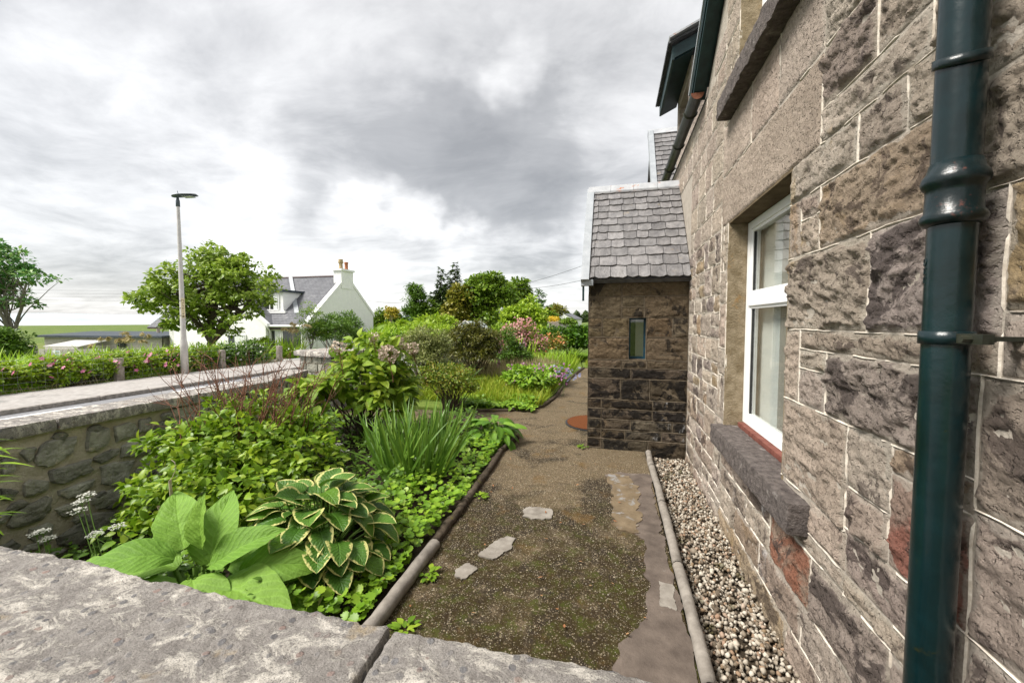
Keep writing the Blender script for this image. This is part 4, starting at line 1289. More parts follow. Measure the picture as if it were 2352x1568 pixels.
# ------------------------------------------------------------------ garden walls, edging, gravel
def front_coping():
    gw = thing('garden_wall', 'low wall topped by a broad lichen-spotted concrete coping across the foreground', 'garden wall', (-2.0, .70, 0))
    V, q = rbox((-5.0, .52, -.7), (.02, .90, .655), .12, .02, .03, 3)
    obj('wall_body', V, q, M['rubblemortar'], gw, smooth=True)
    # coping slabs: the joint between them runs a little askew
    for k, (x0, x1) in enumerate(((-5.1, -2.62), (-2.61, -.592), (-.578, .12))):
        V, q = rbox((x0, .40, .655), (x1, .955, .75), .011 if x1 > -3 and k else .018, .010, .016, 20 + k, 30)
        sk = np.where(V[:, 1] > 0, (.955 - V[:, 1]) * .06, 0)
        V[:, 0] += sk
        big = (fbm(V * np.array([3.5, 9, 1]), 4, 77 + k) - .5)
        V[:, 1] += np.where(V[:, 1] > .9, big * .05 + (fbm(V * 28, 3, 3) - .5) * .02, 0)
        V[:, 2] += np.where(V[:, 2] > .7, (fbm(V * 2.2, 3, 5) - .5) * .012, 0)
        obj('coping_slab', V, q, M['coping'], gw, origin=((x0 + x1) / 2, .7, .66), smooth=True)


front_coping()

CROP = lambda x, y: ((x * .3827) * .57422, (1650 + y * .3827) * .57422)


def wall_pt(px, py, X=-4.76):
    r = ray(px, py)
    p = r * (X / r[0])
    return p[1], p[2] + CAMZ


polys = [[(380, 560), (360, 500), (400, 360), (480, 290), (800, 250), (770, 400), (650, 500), (480, 580)], [(890, 400), (900, 200), (1130, 150), (1140, 270), (1110, 340), (1010, 415)],
         [(1180, 140), (1310, 110), (1420, 100), (1430, 240), (1280, 290), (1210, 310)], [(990, 510), (985, 470), (1120, 395), (1240, 370), (1235, 420), (1150, 480), (1040, 525)],
         [(1250, 460), (1270, 350), (1400, 290), (1568, 250), (1568, 420), (1400, 460)], [(500, 680), (520, 610), (720, 540), (950, 480), (940, 540), (985, 590), (880, 650), (760, 700), (640, 750), (560, 740)],
         [(1050, 750), (1060, 640), (1040, 560), (1120, 530), (1340, 490), (1400, 490), (1330, 700), (1180, 770)], [(620, 870), (610, 820), (760, 760), (970, 690), (960, 760), (830, 860), (690, 900)],
         [(230, 850), (240, 740), (310, 690), (515, 710), (500, 800), (330, 870), (250, 880)], [(60, 1180), (120, 1060), (310, 950), (500, 860), (540, 880), (530, 1000), (440, 1120), (250, 1180), (120, 1220)],
         [(950, 960), (960, 890), (1160, 800), (1310, 750), (1330, 800), (1240, 900), (1070, 1000), (1000, 1010)], [(600, 1060), (560, 1000), (700, 950), (830, 960), (770, 1060), (660, 1100)],
         [(200, 420), (250, 370), (360, 345), (350, 420), (350, 490), (290, 520)], [(590, 1390), (570, 1300), (720, 1220), (900, 1060), (1200, 1020), (1240, 1100), (1100, 1300), (800, 1400)],
         [(0, 650), (0, 500), (80, 440), (170, 470), (180, 540), (130, 630)], [(1430, 210), (1440, 80), (1568, 50), (1568, 200)], [(0, 900), (0, 780), (120, 790), (180, 830), (120, 920)], [(280, 1320), (300, 1220), (480, 1150), (560, 1160), (540, 1290), (420, 1390)]]
road_wall = thing('roadside_wall', 'rubble stone wall with a dark flat coping between garden and road', 'stone wall', (-4.9, 3.2, 0))
P0, P1, P2 = np.array([-4.76, .3]), np.array([-4.76, 4.55]), np.array([-5.22, 5.85])
mb = MB()
for a_, b_ in ((P1, P2),):
    d = (b_ - a_) / np.linalg.norm(b_ - a_)
    n_ = np.array([-d[1], d[0]])
    if n_[0] > 0:
        n_ = -n_
    c_ = [a_, b_, b_ + n_ * .32, a_ + n_ * .32]
    mb.hexa([(*p, -.7) for p in c_] + [(*p, .64) for p in c_])
mb.build('mortar_core', M['rubblemortar'], road_wall)
V, q = rbox((-5.08, .3, -.7), (-4.765, 4.55, .64), .035, .016, .01, 15, 11)
rw = obj('mortar_core', V, q, M['rubblemortar'], road_wall, smooth=True)


def rubble_stone(poly, X, seed, parent, prot=.036, tr=None):
    """irregular face stone from its outline on the wall plane (y, z)"""
    P = np.array(poly, float)
    c = P.mean(0)
    rings = [(1.0, -.03), (.985, .010), (.91, .8), (.60, 1.0), (.28, 1.0)]
    nP = []
    for a_, b_ in zip(P, np.roll(P, -1, 0)):
        for t in (0, .33, .66):
            nP.append(a_ + (b_ - a_) * t)
    P = np.array(nP)
    P += (np.stack([fbm(np.c_[P * 25, np.full(len(P), seed)], 3, 1), fbm(np.c_[P * 25, np.full(len(P), seed + 9)], 3, 2)], -1) - .5) * .03
    n = len(P)
    V = []
    for s_, h_ in rings:
        Q = c + (P - c) * s_
        h2 = np.full(n, h_ * prot if h_ > .05 else h_)
        if h_ > .05:
            h2 = h2 + (fbm(np.c_[Q * 12, np.full(n, seed)], 4, seed) - .5) * .035
        V += [(X + h, y, z) for h, (y, z) in zip(h2, Q)]
    V.append((X + prot, c[0], c[1]))
    Fc = [(j * n + i, j * n + (i + 1) % n, (j + 1) * n + (i + 1) % n, (j + 1) * n + i) for j in range(len(rings) - 1) for i in range(n)]
    Fc += [((len(rings) - 1) * n + i, (len(rings) - 1) * n + (i + 1) % n, len(rings) * n) for i in range(n)]
    V = np.array(V)
    if tr is not None:
        V = tr(V)
    return obj('stone', V, Fc, M['rubble'], parent, origin=V.mean(0))


for k, pl_ in enumerate(polys):
    rubble_stone([wall_pt(*CROP(x, y)) for x, y in pl_], -4.762, k + 1, rw)
rr = random.Random(3)
done = [np.array([wall_pt(*CROP(x, y)) for x, y in pl_]) for pl_ in polys]
k = 300
for _ in range(4000):                      # smaller stones packed into the gaps
    c = np.array([rr.uniform(1.4, 3.4), rr.uniform(-.5, .60)])
    r_ = rr.uniform(.045, .10)
    if all(np.linalg.norm(np.maximum(0, np.abs(P_ - c) - 0), axis=1).min() > r_ * 1.15 and not (P_[:, 0].min() + .02 < c[0] < P_[:, 0].max() - .02 and P_[:, 1].min() + .02 < c[1] < P_[:, 1].max() - .02) for P_ in done):
        pl_ = [(c[0] + r_ * 1.25 * math.cos(t) * rr.uniform(.85, 1.1), min(.63, c[1] + r_ * .8 * math.sin(t) * rr.uniform(.85, 1.1))) for t in np.linspace(0, 6.28, 7)[:-1]]
        done.append(np.array(pl_))
        rubble_stone(pl_, -4.762, k, rw)
        k += 1
y = 3.35
used = []
row = 0
for z0, z1 in ((.42, .63), (.20, .41), (.0, .19)):
    y = 3.3 + .1 * row
    row += 1
    while y < 4.5:
        l = rr.uniform(.2, .42)
        j = lambda: rr.uniform(-.025, .025)
        rubble_stone([(y + j(), z0 + j()), (y + l * .5 + j(), z0 + j()), (y + l - .03 + j(), z0 + .02 + j()), (y + l - .02 + j(), z1 - .02 + j()), (y + l * .5 + j(), z1 + j()), (y + .02 + j(), z1 - .01 + j())], -4.762, 60 + row * 20 + int(y * 9), rw)
        y += l + .015
for z0, z1 in ((.44, .63), (.22, .42), (.02, .20)):                    # the splayed length up to the pier
    y = 4.6
    while y < 5.75:
        l = rr.uniform(.2, .36)
        sl_ = lambda V: np.c_[V[:, 0] - (V[:, 1] - 4.55) * .354, V[:, 1:]]
        rubble_stone([(y, z0), (y + l * .5, z0 - .02), (y + l - .02, z0 + .03), (y + l - .03, z1 - .03), (y + l * .4, z1), (y + .02, z1 - .02)], -4.765, 200 + int(y * 30 + z0 * 9), rw, tr=sl_)
        y += l
for k, (y0, y1) in enumerate(((.2, 1.18), (1.185, 2.36), (2.367, 3.52), (3.528, 4.55))):
    V, q = rbox((-5.12, y0, .64), (-4.70, y1, .75), .03, .008, .015, 40 + k, 25)
    obj('coping_slab', V, q, M['coping'], road_wall, origin=(-4.9, y0, .64), smooth=True)
for k, (y0, y1) in enumerate(((4.557, 5.2), (5.207, 5.85))):
    V, q = rbox((-5.12, y0, .64), (-4.70, y1, .75), .03, .008, .015, 50 + k, 25)
    V[:, 0] -= (V[:, 1] - 4.55) * .354
    obj('coping_slab', V, q, M['coping'], road_wall, origin=(-5.1, y0, .64), smooth=True)


def pier(name, label, c, half, z0, ztop, cap, group='gate piers', ang=0.0, n=3):
    t_ = thing(name, label, 'gate pier', (c[0], c[1], 0), group)
    ca, sa = math.cos(ang), math.sin(ang)
    rot = lambda V: np.c_[c[0] + V[:, 0] * ca - V[:, 1] * sa, c[1] + V[:, 0] * sa + V[:, 1] * ca, V[:, 2]]
    V, q = rbox((-half[0] + .03, -half[1] + .03, z0), (half[0] - .03, half[1] - .03, ztop), .08, .02, .02, 8)
    obj('pier_core', rot(V), q, M['rubblemortar'], t_, smooth=True)
    r2 = random.Random(name + label)
    k = 0
    z = .0
    while z < ztop - .05:
        h_ = min(ztop - z, r2.uniform(.16, .26))
        for (ax, sg) in ((0, 1), (0, -1), (1, -1), (1, 1)):
            L = half[1 - ax]
            u = -L
            while u < L - .02:
                l = min(r2.uniform(.16, .34), L - u)
                if L - u - l < .08:
                    l = L - u
                lo_, hi_ = [0, 0, z + .006], [0, 0, z + h_ - .006]
                lo_[ax], hi_[ax] = (half[ax] - .05, half[ax]) if sg > 0 else (-half[ax], -half[ax] + .05)
                lo_[1 - ax], hi_[1 - ax] = u + .006, u + l - .006
                V, q = rbox(lo_, hi_, .05, .012, .02, k + 3, 14)
                obj('stone', rot(V), q, M['rubble'], t_, origin=rot(V).mean(0), smooth=True)
                k += 1
                u += l
        z += h_
    V, q = rbox((-half[0] - cap, -half[1] - cap, ztop), (half[0] + cap, half[1] + cap, ztop + .10), .03, .01, .02, 12, 25)
    obj('cap_stone', rot(V), q, M['coping'], t_, origin=(c[0], c[1], ztop), smooth=True)
    return t_


pier('gate_pier', 'dark stone pier with an overhanging flat cap at the road wall end, behind the hydrangea', (-5.02, 6.35), (.44, .40), -.1, .97, .07, ang=-.25)
pier('gate_pier', 'pale rendered gate pier half hidden between the grey-green and the dark olive bush', (-4.85, 9.6), (.26, .26), -.1, .92, .06)

fw_ = thing('roadside_wall', 'further length of low stone wall beyond the gate piers, half hidden by bushes', 'stone wall', (-5.0, 13, 0))
V, q = rbox((-5.22, 9.9, -.1), (-4.86, 17.5, .80), .12, .025, .03, 9, 8)
fcore = obj('mortar_core', V, q, M['rubblemortar'], fw_, smooth=True)
for z0, z1 in ((.02, .26), (.28, .52), (.54, .78)):
    y = 9.95
    while y < 17.2:
        l = rr.uniform(.28, .55)
        rubble_stone([(y, z0), (y + l * .5, z0 - .02), (y + l - .03, z0 + .02), (y + l - .02, z1 - .02), (y + l * .4, z1), (y + .02, z1 - .02)], -4.845, 500 + int(y * 30 + z0 * 9), fcore)
        y += l
for k in range(7):
    V, q = rbox((-5.27, 9.9 + k * 1.1, .80), (-4.80, 9.9 + k * 1.1 + 1.09, .90), .05, .008, .015, 80 + k, 25)
    obj('coping_slab', V, q, M['coping'], fw_, origin=(-5, 9.9 + k * 1.1, .8), smooth=True)

# round-topped concrete edging
def edging(name, label, pts, rad, mat, z=.02, seglen=.9, seed=3, rough_=.006, **kw):
    P = np.array(pts, float)
    d = np.r_[0, np.cumsum(np.linalg.norm(np.diff(P, axis=0), axis=1))]
    L = d[-1]
    t_ = thing(name, label, 'edging', (P[:, 0].mean(), P[:, 1].mean(), 0))
    s = 0
    k = 0
    while s < L - .02:
        e = min(L, s + seglen)
        tt = np.linspace(s, e - .006, max(4, int((e - s) / .04)))
        Q = np.stack([np.interp(tt, d, P[:, 0]), np.interp(tt, d, P[:, 1]), np.full(len(tt), z)], -1)
        Q[:, :2] += (np.stack([fbm(Q * 3 + 9, 3, seed), fbm(Q * 3 + 30, 3, seed + 1)], -1) - .5) * rough_ * 3
        V, q = tube(Q, rad, 10)
        V += (np.stack([fbm(V * 22 + 13 * j, 4, seed + j, .6) for j in range(3)], -1) - .5) * rough_ * 2
        n = 10
        q = [tuple(f) for f in q] + [tuple(range(n))[::-1], tuple(len(V) - n + i for i in range(n))]
        obj('edging_piece', V, q, mat, t_, origin=Q.mean(0), smooth=True)
        s = e
        k += 1
    return t_


edging('path_edging', 'rounded concrete edging strip between the path and the gravel trench', [(.43, .9), (.43, 2.3), (.435, 3.6), (.43, 5.0)], .034, M['kerb'], .012)
edging('path_edging', 'smooth concrete edging piece beside the bed in front of the coping', [(-1.19, .92), (-1.19, 1.8), (-1.20, 2.52)], .042, M['kerb'], .028, 1.7, 8)
edging('path_edging', 'brown mossy edging running along the bed past the striped hosta', [(-1.21, 2.53), (-1.23, 3.27), (-1.30, 4.58), (-1.24, 5.2)], .036, M['kerbmoss'], .018, .7, 5, .016)
edging('path_edging', 'low mossy edging curving round the far bed beside the path', [(-2.9, 6.52), (-2.3, 6.60), (-1.76, 6.78), (-1.26, 7.22), (-1.16, 8.1), (-1.15, 11.0), (-.95, 13.6)], .035, M['kerbmoss'], .015, .8, 6, .014)

# gravel in the trench: the largest stones singly, the rest as a mass
gs = sheet('gravel_strip', np.linspace(.44, HX + .05, 12), np.linspace(.6, 5.05, 60), lambda x, y: -.075 + (fbm(np.stack([x.ravel() * 9, y.ravel() * 9, 0 * x.ravel()], -1), 3, 4).reshape(x.shape) - .5) * .03, M['soil'], kind='structure')
phi = (1 + 5 ** .5) / 2
ICO = np.array([(-1, phi, 0), (1, phi, 0), (-1, -phi, 0), (1, -phi, 0), (0, -1, phi), (0, 1, phi), (0, -1, -phi), (0, 1, -phi), (phi, 0, -1), (phi, 0, 1), (-phi, 0, -1), (-phi, 0, 1)]) / 1.9
ICF = np.array([(0, 11, 5), (0, 5, 1), (0, 1, 7), (0, 7, 10), (0, 10, 11), (1, 5, 9), (5, 11, 4), (11, 10, 2), (10, 7, 6), (7, 1, 8), (3, 9, 4), (3, 4, 2), (3, 2, 6), (3, 6, 8), (3, 8, 9), (4, 9, 5), (2, 4, 11), (6, 2, 10), (8, 6, 7), (9, 8, 1)])
m_, T_ = new_mat('gravel_chips')
at_ = T_.n('ShaderNodeAttribute', attribute_name='rnd').outputs['Fac']
at_ = T_.m('FRACT', T_.m('ADD', at_, T_.m('MULTIPLY', orand(T_), 7.3)))
cg_ = T_.ramp(at_, [(0, (.07, .055, .04)), (.12, (.14, .108, .073)), (.28, (.22, .182, .138)), (.5, (.34, .30, .24)), (.8, (.50, .46, .385)), (.90, (.28, .18, .12)), (1, (.21, .15, .09))])
pg_ = pos(T_)
cg_ = T_.mix(T_.m('MULTIPLY', T_.rng(T_.noise(pg_, 90, 5, .65), .52, .68), .55), cg_, (.20, .16, .12))
cg_ = T_.mix(T_.m('MULTIPLY', T_.rng(T_.noise(pg_, 4.5, 5, .6), .585, .66), .75), cg_, (.055, .05, .012))
finish(T_, cg_, .8, T_.noise(pg_, 150, 4, .6), .5, .003, .3)
M['gravel'] = m_
protos = []
for k in range(12):
    V = ICO * (1 + (rs.rand(12, 1) - .5) * .35) * np.array([1, .8, .62])
    for _ in range(6):                        # broken facets
        d_ = rs.randn(3)
        d_ /= np.linalg.norm(d_)
        t_ = rs.uniform(.30, .55)
        V = V - np.maximum(0, V @ d_ - t_)[:, None] * d_
    protos.append(V)


def rand_rot(n):
    q_ = rs.randn(n, 4)
    q_ /= np.linalg.norm(q_, axis=1)[:, None]
    w_, x, y, z = q_.T
    return np.stack([1 - 2 * (y * y + z * z), 2 * (x * y - z * w_), 2 * (x * z + y * w_), 2 * (x * y + z * w_), 1 - 2 * (x * x + z * z), 2 * (y * z - x * w_), 2 * (x * z - y * w_), 2 * (y * z + x * w_), 1 - 2 * (x * x + y * y)], -1).reshape(-1, 3, 3)


gm = [mk('gravel_stone', V, ICF, M['gravel'], {'rnd': np.full(12, k / 12)}) for k, V in enumerate(protos)]
ng = 300
A = rand_rot(ng)
gy_ = 1.25 + 3.7 * rs.rand(ng) ** 1.5
for k in range(ng):
    s = rs.uniform(.016, .027) * (1.7 if k < 14 else 1)
    inst('gravel_stone', gm[k % 12], gs, (A[k] * s, (rs.uniform(.485, .85), gy_[k], -.048 + rs.rand() * .018)))
n = 5600
A = rand_rot(n)
pk = rs.randint(0, 12, n)
Pp = np.array(protos)[pk]
s = rs.uniform(.010, .023, n)
L = np.stack([rs.uniform(.465, .868, n), .9 + 4.12 * rs.rand(n), -.072 + rs.rand(n) * .026], -1)
V = np.einsum('nij,nkj->nki', A, Pp) * s[:, None, None] + L[:, None, :]
Fc = (ICF[None] + (np.arange(n) * 12)[:, None, None]).reshape(-1, 3)
obj('gravel', V.reshape(-1, 3), Fc, M['gravel'], gs, attrs={'rnd': np.repeat(rs.rand(n), 12)}, kind='stuff')
# pale chips worked loose on the path
n = 3600
A = rand_rot(n)
Pp = np.array(protos)[rs.randint(0, 12, n)]
yy = 1.2 + 3.8 * rs.rand(n) ** 1.4
xx = rs.uniform(-1.16, .24, n)
keep = fbm(np.c_[xx * 2.5, yy * 2.5, np.zeros(n)], 3, 2) > .40
A, Pp, xx, yy = A[keep], Pp[keep], xx[keep], yy[keep]
n = len(xx)
s = .0016 + .0042 * rs.rand(n) ** 2.2
V = np.einsum('nij,nkj->nki', A, Pp) * s[:, None, None] + np.stack([xx, yy, np.full(n, .0015)], -1)[:, None, :]
obj('loose_chippings', V.reshape(-1, 3), (ICF[None] + (np.arange(n) * 12)[:, None, None]).reshape(-1, 3), M['gravel'], attrs={'rnd': np.repeat(rs.rand(n), 12)}, kind='stuff', label='tiny pale stone chips scattered over the mossy path', cat='chippings')

# half-round doormat by the porch door
dmt = thing('doormat', 'half-round orange coir doormat with a black rim on the path by the porch', 'doormat', (-.31, 6.28, 0))
arc = [(-.312 - .40 * math.sin(a_), 6.28 + .47 * math.cos(a_)) for a_ in np.linspace(0, math.pi, 22)]
inn = [(-.314 - .37 * math.sin(a_), 6.28 + .44 * math.cos(a_)) for a_ in np.linspace(0, math.pi, 22)]
n = len(arc)
MB().add([(x, y, .003) for x, y in arc] + [(x, y, .018) for x, y in arc], [tuple(range(n, 2 * n))[::-1]] + [(i, (i + 1) % n, n + (i + 1) % n, n + i) for i in range(n)]).build('rubber_rim', M['rubber'], dmt)
MB().add([(x, y, .014) for x, y in inn] + [(x, y, .028) for x, y in inn], [tuple(range(n, 2 * n))[::-1]] + [(i, (i + 1) % n, n + (i + 1) % n, n + i) for i in range(n)]).build('coir_pile', M['coir'], dmt)

# ------------------------------------------------------------------ vegetation helpers
def leafT(nl=3, cols=2, w=.5, fold=.25, droop=.15, shape='ovate', wave=0.0):
    """leaf blade of unit length along +y, upper face +z; returns verts, quads, u (-1..1), t (0..1)"""
    ts = np.linspace(0, 1, nl + 1)
    us = np.linspace(-1, 1, cols + 1)
    if shape == 'ovate':
        wt = np.sin(np.pi * np.clip(ts, 0.02, .985) ** .75) ** .85
    elif shape == 'heart':
        wt = np.where(ts < .3, .55 + .45 * np.sin(ts / .3 * np.pi / 2), np.cos((ts - .3) / .7 * np.pi / 2) ** .62)
        wt = np.maximum(wt, .02)
    elif shape == 'lance':
        wt = np.sin(np.pi * np.clip(ts, .03, .985) ** .6) ** .9
    else:                                   # strap
        wt = np.clip(1.25 - ts, 0, 1) ** .6 * np.clip(.55 + ts * 3, 0, 1)
        wt[-1] = .04
    Tt, Uu = np.meshgrid(ts, us, indexing='ij')
    W = np.broadcast_to(wt[:, None], Tt.shape)
    x = Uu * W * w / 2
    z = fold * np.abs(Uu) * W * w / 2 - droop * Tt ** 2 + wave * np.sin(Tt * 11 + Uu * 2) * np.abs(Uu) * w
    y = Tt * (1 - .25 * min(1, abs(droop)) * Tt)
    idx = np.arange(Tt.size).reshape(Tt.shape)
    q = np.stack([idx[:-1, :-1], idx[:-1, 1:], idx[1:, 1:], idx[1:, :-1]], -1).reshape(-1, 4)
    return np.stack([x, y, z], -1).reshape(-1, 3), q, Uu.ravel(), Tt.ravel()


def nrmz(a):
    return a / (np.linalg.norm(a, axis=-1, keepdims=True) + 1e-9)


def frames(D, N):
    """columns x, y(=D), z: leaf frames"""
    D = nrmz(D)
    X = nrmz(np.cross(D, N))
    Z = np.cross(X, D)
    return np.stack([X, D, Z], -1)


def scatter(T, P, D, N, S, rnd=None):
    tv, tq, tu, tt = T
    A = frames(D, N)
    n, k = len(P), len(tv)
    V = np.einsum('nij,kj->nki', A, tv) * np.asarray(S)[:, None, None] + P[:, None, :]
    Fc = (tq[None] + (np.arange(n) * k)[:, None, None]).reshape(-1, tq.shape[1])
    rnd = rs.rand(n) if rnd is None else rnd
    return V.reshape(-1, 3), Fc, {'rnd': np.repeat(rnd, k), 'uu': np.tile(tu, n), 'tt': np.tile(tt, n)}


def join(parts):
    Vs, Fs, at, b = [], [], {}, 0
    for V, Fc, a_ in parts:
        Vs.append(V)
        Fs.append(Fc + b)
        b += len(V)
        for k, v in a_.items():
            at.setdefault(k, []).append(v)
    return np.vstack(Vs), np.vstack(Fs), {k: np.concatenate(v) for k, v in at.items()}


def unit(n):
    return nrmz(rs.randn(n, 3))


def clump_leaves(blobs, K, rc, n, size, T, up=.7, out=.6, jit=.55, shell=.75, droop=.3, low=-.55, vary=.35, flat=.75):
    """leaves on many small clumps spread through ellipsoids; returns positions, dirs, normals, sizes, clump centres"""
    B = np.array(blobs, float)
    vol = B[:, 3] * B[:, 4] * B[:, 5]
    bi = rs.choice(len(B), K, p=vol / vol.sum())
    d = unit(K)
    d[:, 2] = np.where(d[:, 2] < low, -d[:, 2] * .5, d[:, 2])
    r = shell + (1 - shell) * rs.rand(K)
    inner = rs.rand(K) < .22
    r = np.where(inner, r * .55, r)
    Cc = B[bi, :3] + d * B[bi, 3:6] * r[:, None]
    rcs = rc * rs.uniform(.55, 1.3, K)
    ki = rs.randint(0, K, n)
    ld = unit(n)
    ld[:, 2] = np.where(ld[:, 2] < -.35, -ld[:, 2], ld[:, 2])
    rr_ = rs.rand(n) ** .5
    P = Cc[ki] + ld * (rcs[ki] * rr_)[:, None] * np.array([1, 1, flat])
    oc = nrmz(Cc[ki] - B[bi[ki], :3])
    N = nrmz(np.array([0, 0, up]) + out * (ld * .6 + oc * .5) + jit * unit(n))
    D = nrmz(ld * .8 + oc * .4 + unit(n) * .7 - np.array([0, 0, droop]))
    S = size * (1 + vary * (rs.rand(n) * 2 - 1))
    return P, D, N, S, Cc


def limb(a, b, r0, r1, k=6, bend=.12, sag=0.0):
    a, b = np.asarray(a, float), np.asarray(b, float)
    t = np.linspace(0, 1, k)[:, None]
    L = np.linalg.norm(b - a)
    wob = np.cumsum(rs.randn(k, 3) * bend * L / k, axis=0)
    wob -= wob[0] + (wob[-1] - wob[0]) * t
    P = a + (b - a) * t + wob
    P[:, 2] += sag * L * np.sin(np.pi * t[:, 0])
    return P, np.linspace(r0, r1, k)


LEAF_S = leafT(2, 2, .62, .3, .2)
LEAF_M = leafT(3, 2, .60, .25, .25)
LEAF_LONG = leafT(2, 2, .30, .3, .2, 'lance')
NEEDLE = leafT(1, 1, .22, 0, 0, 'lance')
PETAL = leafT(2, 2, .85, .3, .1)


def shrub(name, label, cat, blobs, n, size, mat, T=LEAF_S, K=60, rc=.14, base=None, stem_n=14, stem_r=.012, stem_mat='bark', group=None, tree=False, flowers=None, **kw):
    B = np.array(blobs, float)
    if base is None:
        base = (B[:, 0].mean(), B[:, 1].mean(), float(terrain(B[:, 0].mean(), B[:, 1].mean())))
    t_ = thing(name, label, cat, base, group)
    P, D, N, S, Cc = clump_leaves(blobs, K, rc, n, size, T, **kw)
    V, Fc, at = scatter(T, P, D, N, S)
    obj('crown' if tree else 'foliage', V, Fc, M[mat], t_, attrs=at, kind='stuff')
    base = np.array(base, float)
    sel = Cc[rs.choice(len(Cc), min(stem_n, len(Cc)), replace=False)]
    if not tree:
        tubes('stems', [limb(base + rs.randn(3) * np.array([.06, .06, 0]), c, stem_r, stem_r * .3, 6) for c in sel], M[stem_mat], t_, kind='stuff')
    if flowers:
        fm, fn, fs, nm = flowers
        top = P[rs.choice(len(P), fn, replace=False)]
        fp, fd, fnn = [], [], []
        for p, nn in zip(top, unit(fn)):
            c = p + np.array([nn[0] * .3, nn[1] * .3, .6]) * fs * .6
            nn = nrmz(np.array([nn[0] * .6, nn[1] * .6 - .4, .8]))
            for k in range(5):
                a_ = 2 * math.pi * k / 5
                e1 = nrmz(np.cross(nn, [0, .3, 1.0]))
                e2 = np.cross(nn, e1)
                fp.append(c)
                fd.append(e1 * math.cos(a_) + e2 * math.sin(a_) + nn * .25)
                fnn.append(nn)
        V, Fc, at = scatter(PETAL, np.array(fp), np.array(fd), np.array(fnn), np.full(len(fp), fs), np.repeat(rs.rand(fn), 5))
        obj(nm, V, Fc, M[fm], t_, attrs=at, kind='stuff')
    return t_, Cc


def tree(name, label, base, blobs, n, size, mat, T=LEAF_S, K=120, rc=.45, trunk_r=.16, trunk_h=1.6, bark='bark', limbs=26, forks=3, group=None, cat='tree', **kw):
    t_, Cc = shrub(name, label, cat, blobs, n, size, mat, T, K, rc, base, tree=True, group=group, **kw)
    base = np.array(base, float)
    paths = []
    B = np.array(blobs, float)
    ctr = B[:, :3].mean(0)
    tops = []
    fork = base + np.array([0, 0, trunk_h])
    tr = limb(base, fork, trunk_r * 1.25, trunk_r * .9, 7, .05)
    tubes('trunk', [tr], M[bark], t_, 10)
    for k in range(forks):
        c = ctr + (B[k % len(B), :3] - ctr) * .6 + rs.randn(3) * B[0, 3:6] * .18
        paths.append(limb(fork, c, trunk_r * .75, trunk_r * .35, 7, .14))
        tops.append(paths[-1][0])
    sel = Cc[rs.choice(len(Cc), min(limbs, len(Cc)), replace=False)]
    for c in sel:
        tp = tops[rs.randint(len(tops))]
        s_ = tp[rs.randint(1, len(tp))]
        paths.append(limb(s_, c, trunk_r * .28, trunk_r * .06, 6, .16))
    tubes('branches', paths, M[bark], t_, 6, kind='stuff')
    return t_


def conifer(name, label, base, h, r, mat='l_conif', n_whorl=16, group=None, droopy=-.15, size=.32, dens=1.0, bare=.12, lean=0.0):
    base = np.array(base, float)
    t_ = thing(name, label, 'tree', base, group)
    top = base + np.array([lean, 0, h])
    tubes('trunk', [limb(base, top, .03 * h, .008, 9, .015)], M['bark'], t_, 8)
    br, P, D, N, S = [], [], [], [], []
    for k in range(n_whorl):
        f = bare + (1 - bare) * (k + .5) / n_whorl
        L = r * (1 - f) ** .75 * rs.uniform(.7, 1.12) + .06 * r
        m_ = max(4, int(7 * (1 - f) + 3))
        for j in range(m_):
            a_ = 2 * math.pi * (j + rs.rand() * .8) / m_ + k
            o = base + (top - base) * (f + rs.uniform(-.5, .5) / n_whorl)
            l_ = L * rs.uniform(.65, 1.1)
            e = o + np.array([math.cos(a_) * l_, math.sin(a_) * l_, l_ * (droopy + .25 * (f - .4))])
            br.append(limb(o, e, .012 * h * (1 - f) + .008, .005, 4, .06))
            q = max(4, int(l_ * 16 * dens))
            tt = rs.rand(q) ** .7
            pp = o + (e - o) * tt[:, None] + rs.randn(q, 3) * np.array([.05, .05, .04]) * (1 + l_ * .4)
            dd = nrmz(np.array([math.cos(a_), math.sin(a_), -.1])) + unit(q) * .75
            P.append(pp)
            D.append(dd)
            N.append(nrmz(np.array([0, 0, 1.0]) + unit(q) * .8))
            S.append(size * rs.uniform(.6, 1.25, q) * (1 - .45 * f))
    V, Fc, at = scatter(leafT(2, 2, .34, .2, .2, 'lance'), np.vstack(P), np.vstack(D), np.vstack(N), np.concatenate(S))
    tubes('branches', br, M['bark'], t_, 4, kind='stuff')
    obj('crown', V, Fc, M[mat], t_, attrs=at, kind='stuff')
    return t_


BLADES = [leafT(5, 1, .05, 0, d, 'strap') for d in (.1, .3, .6)]


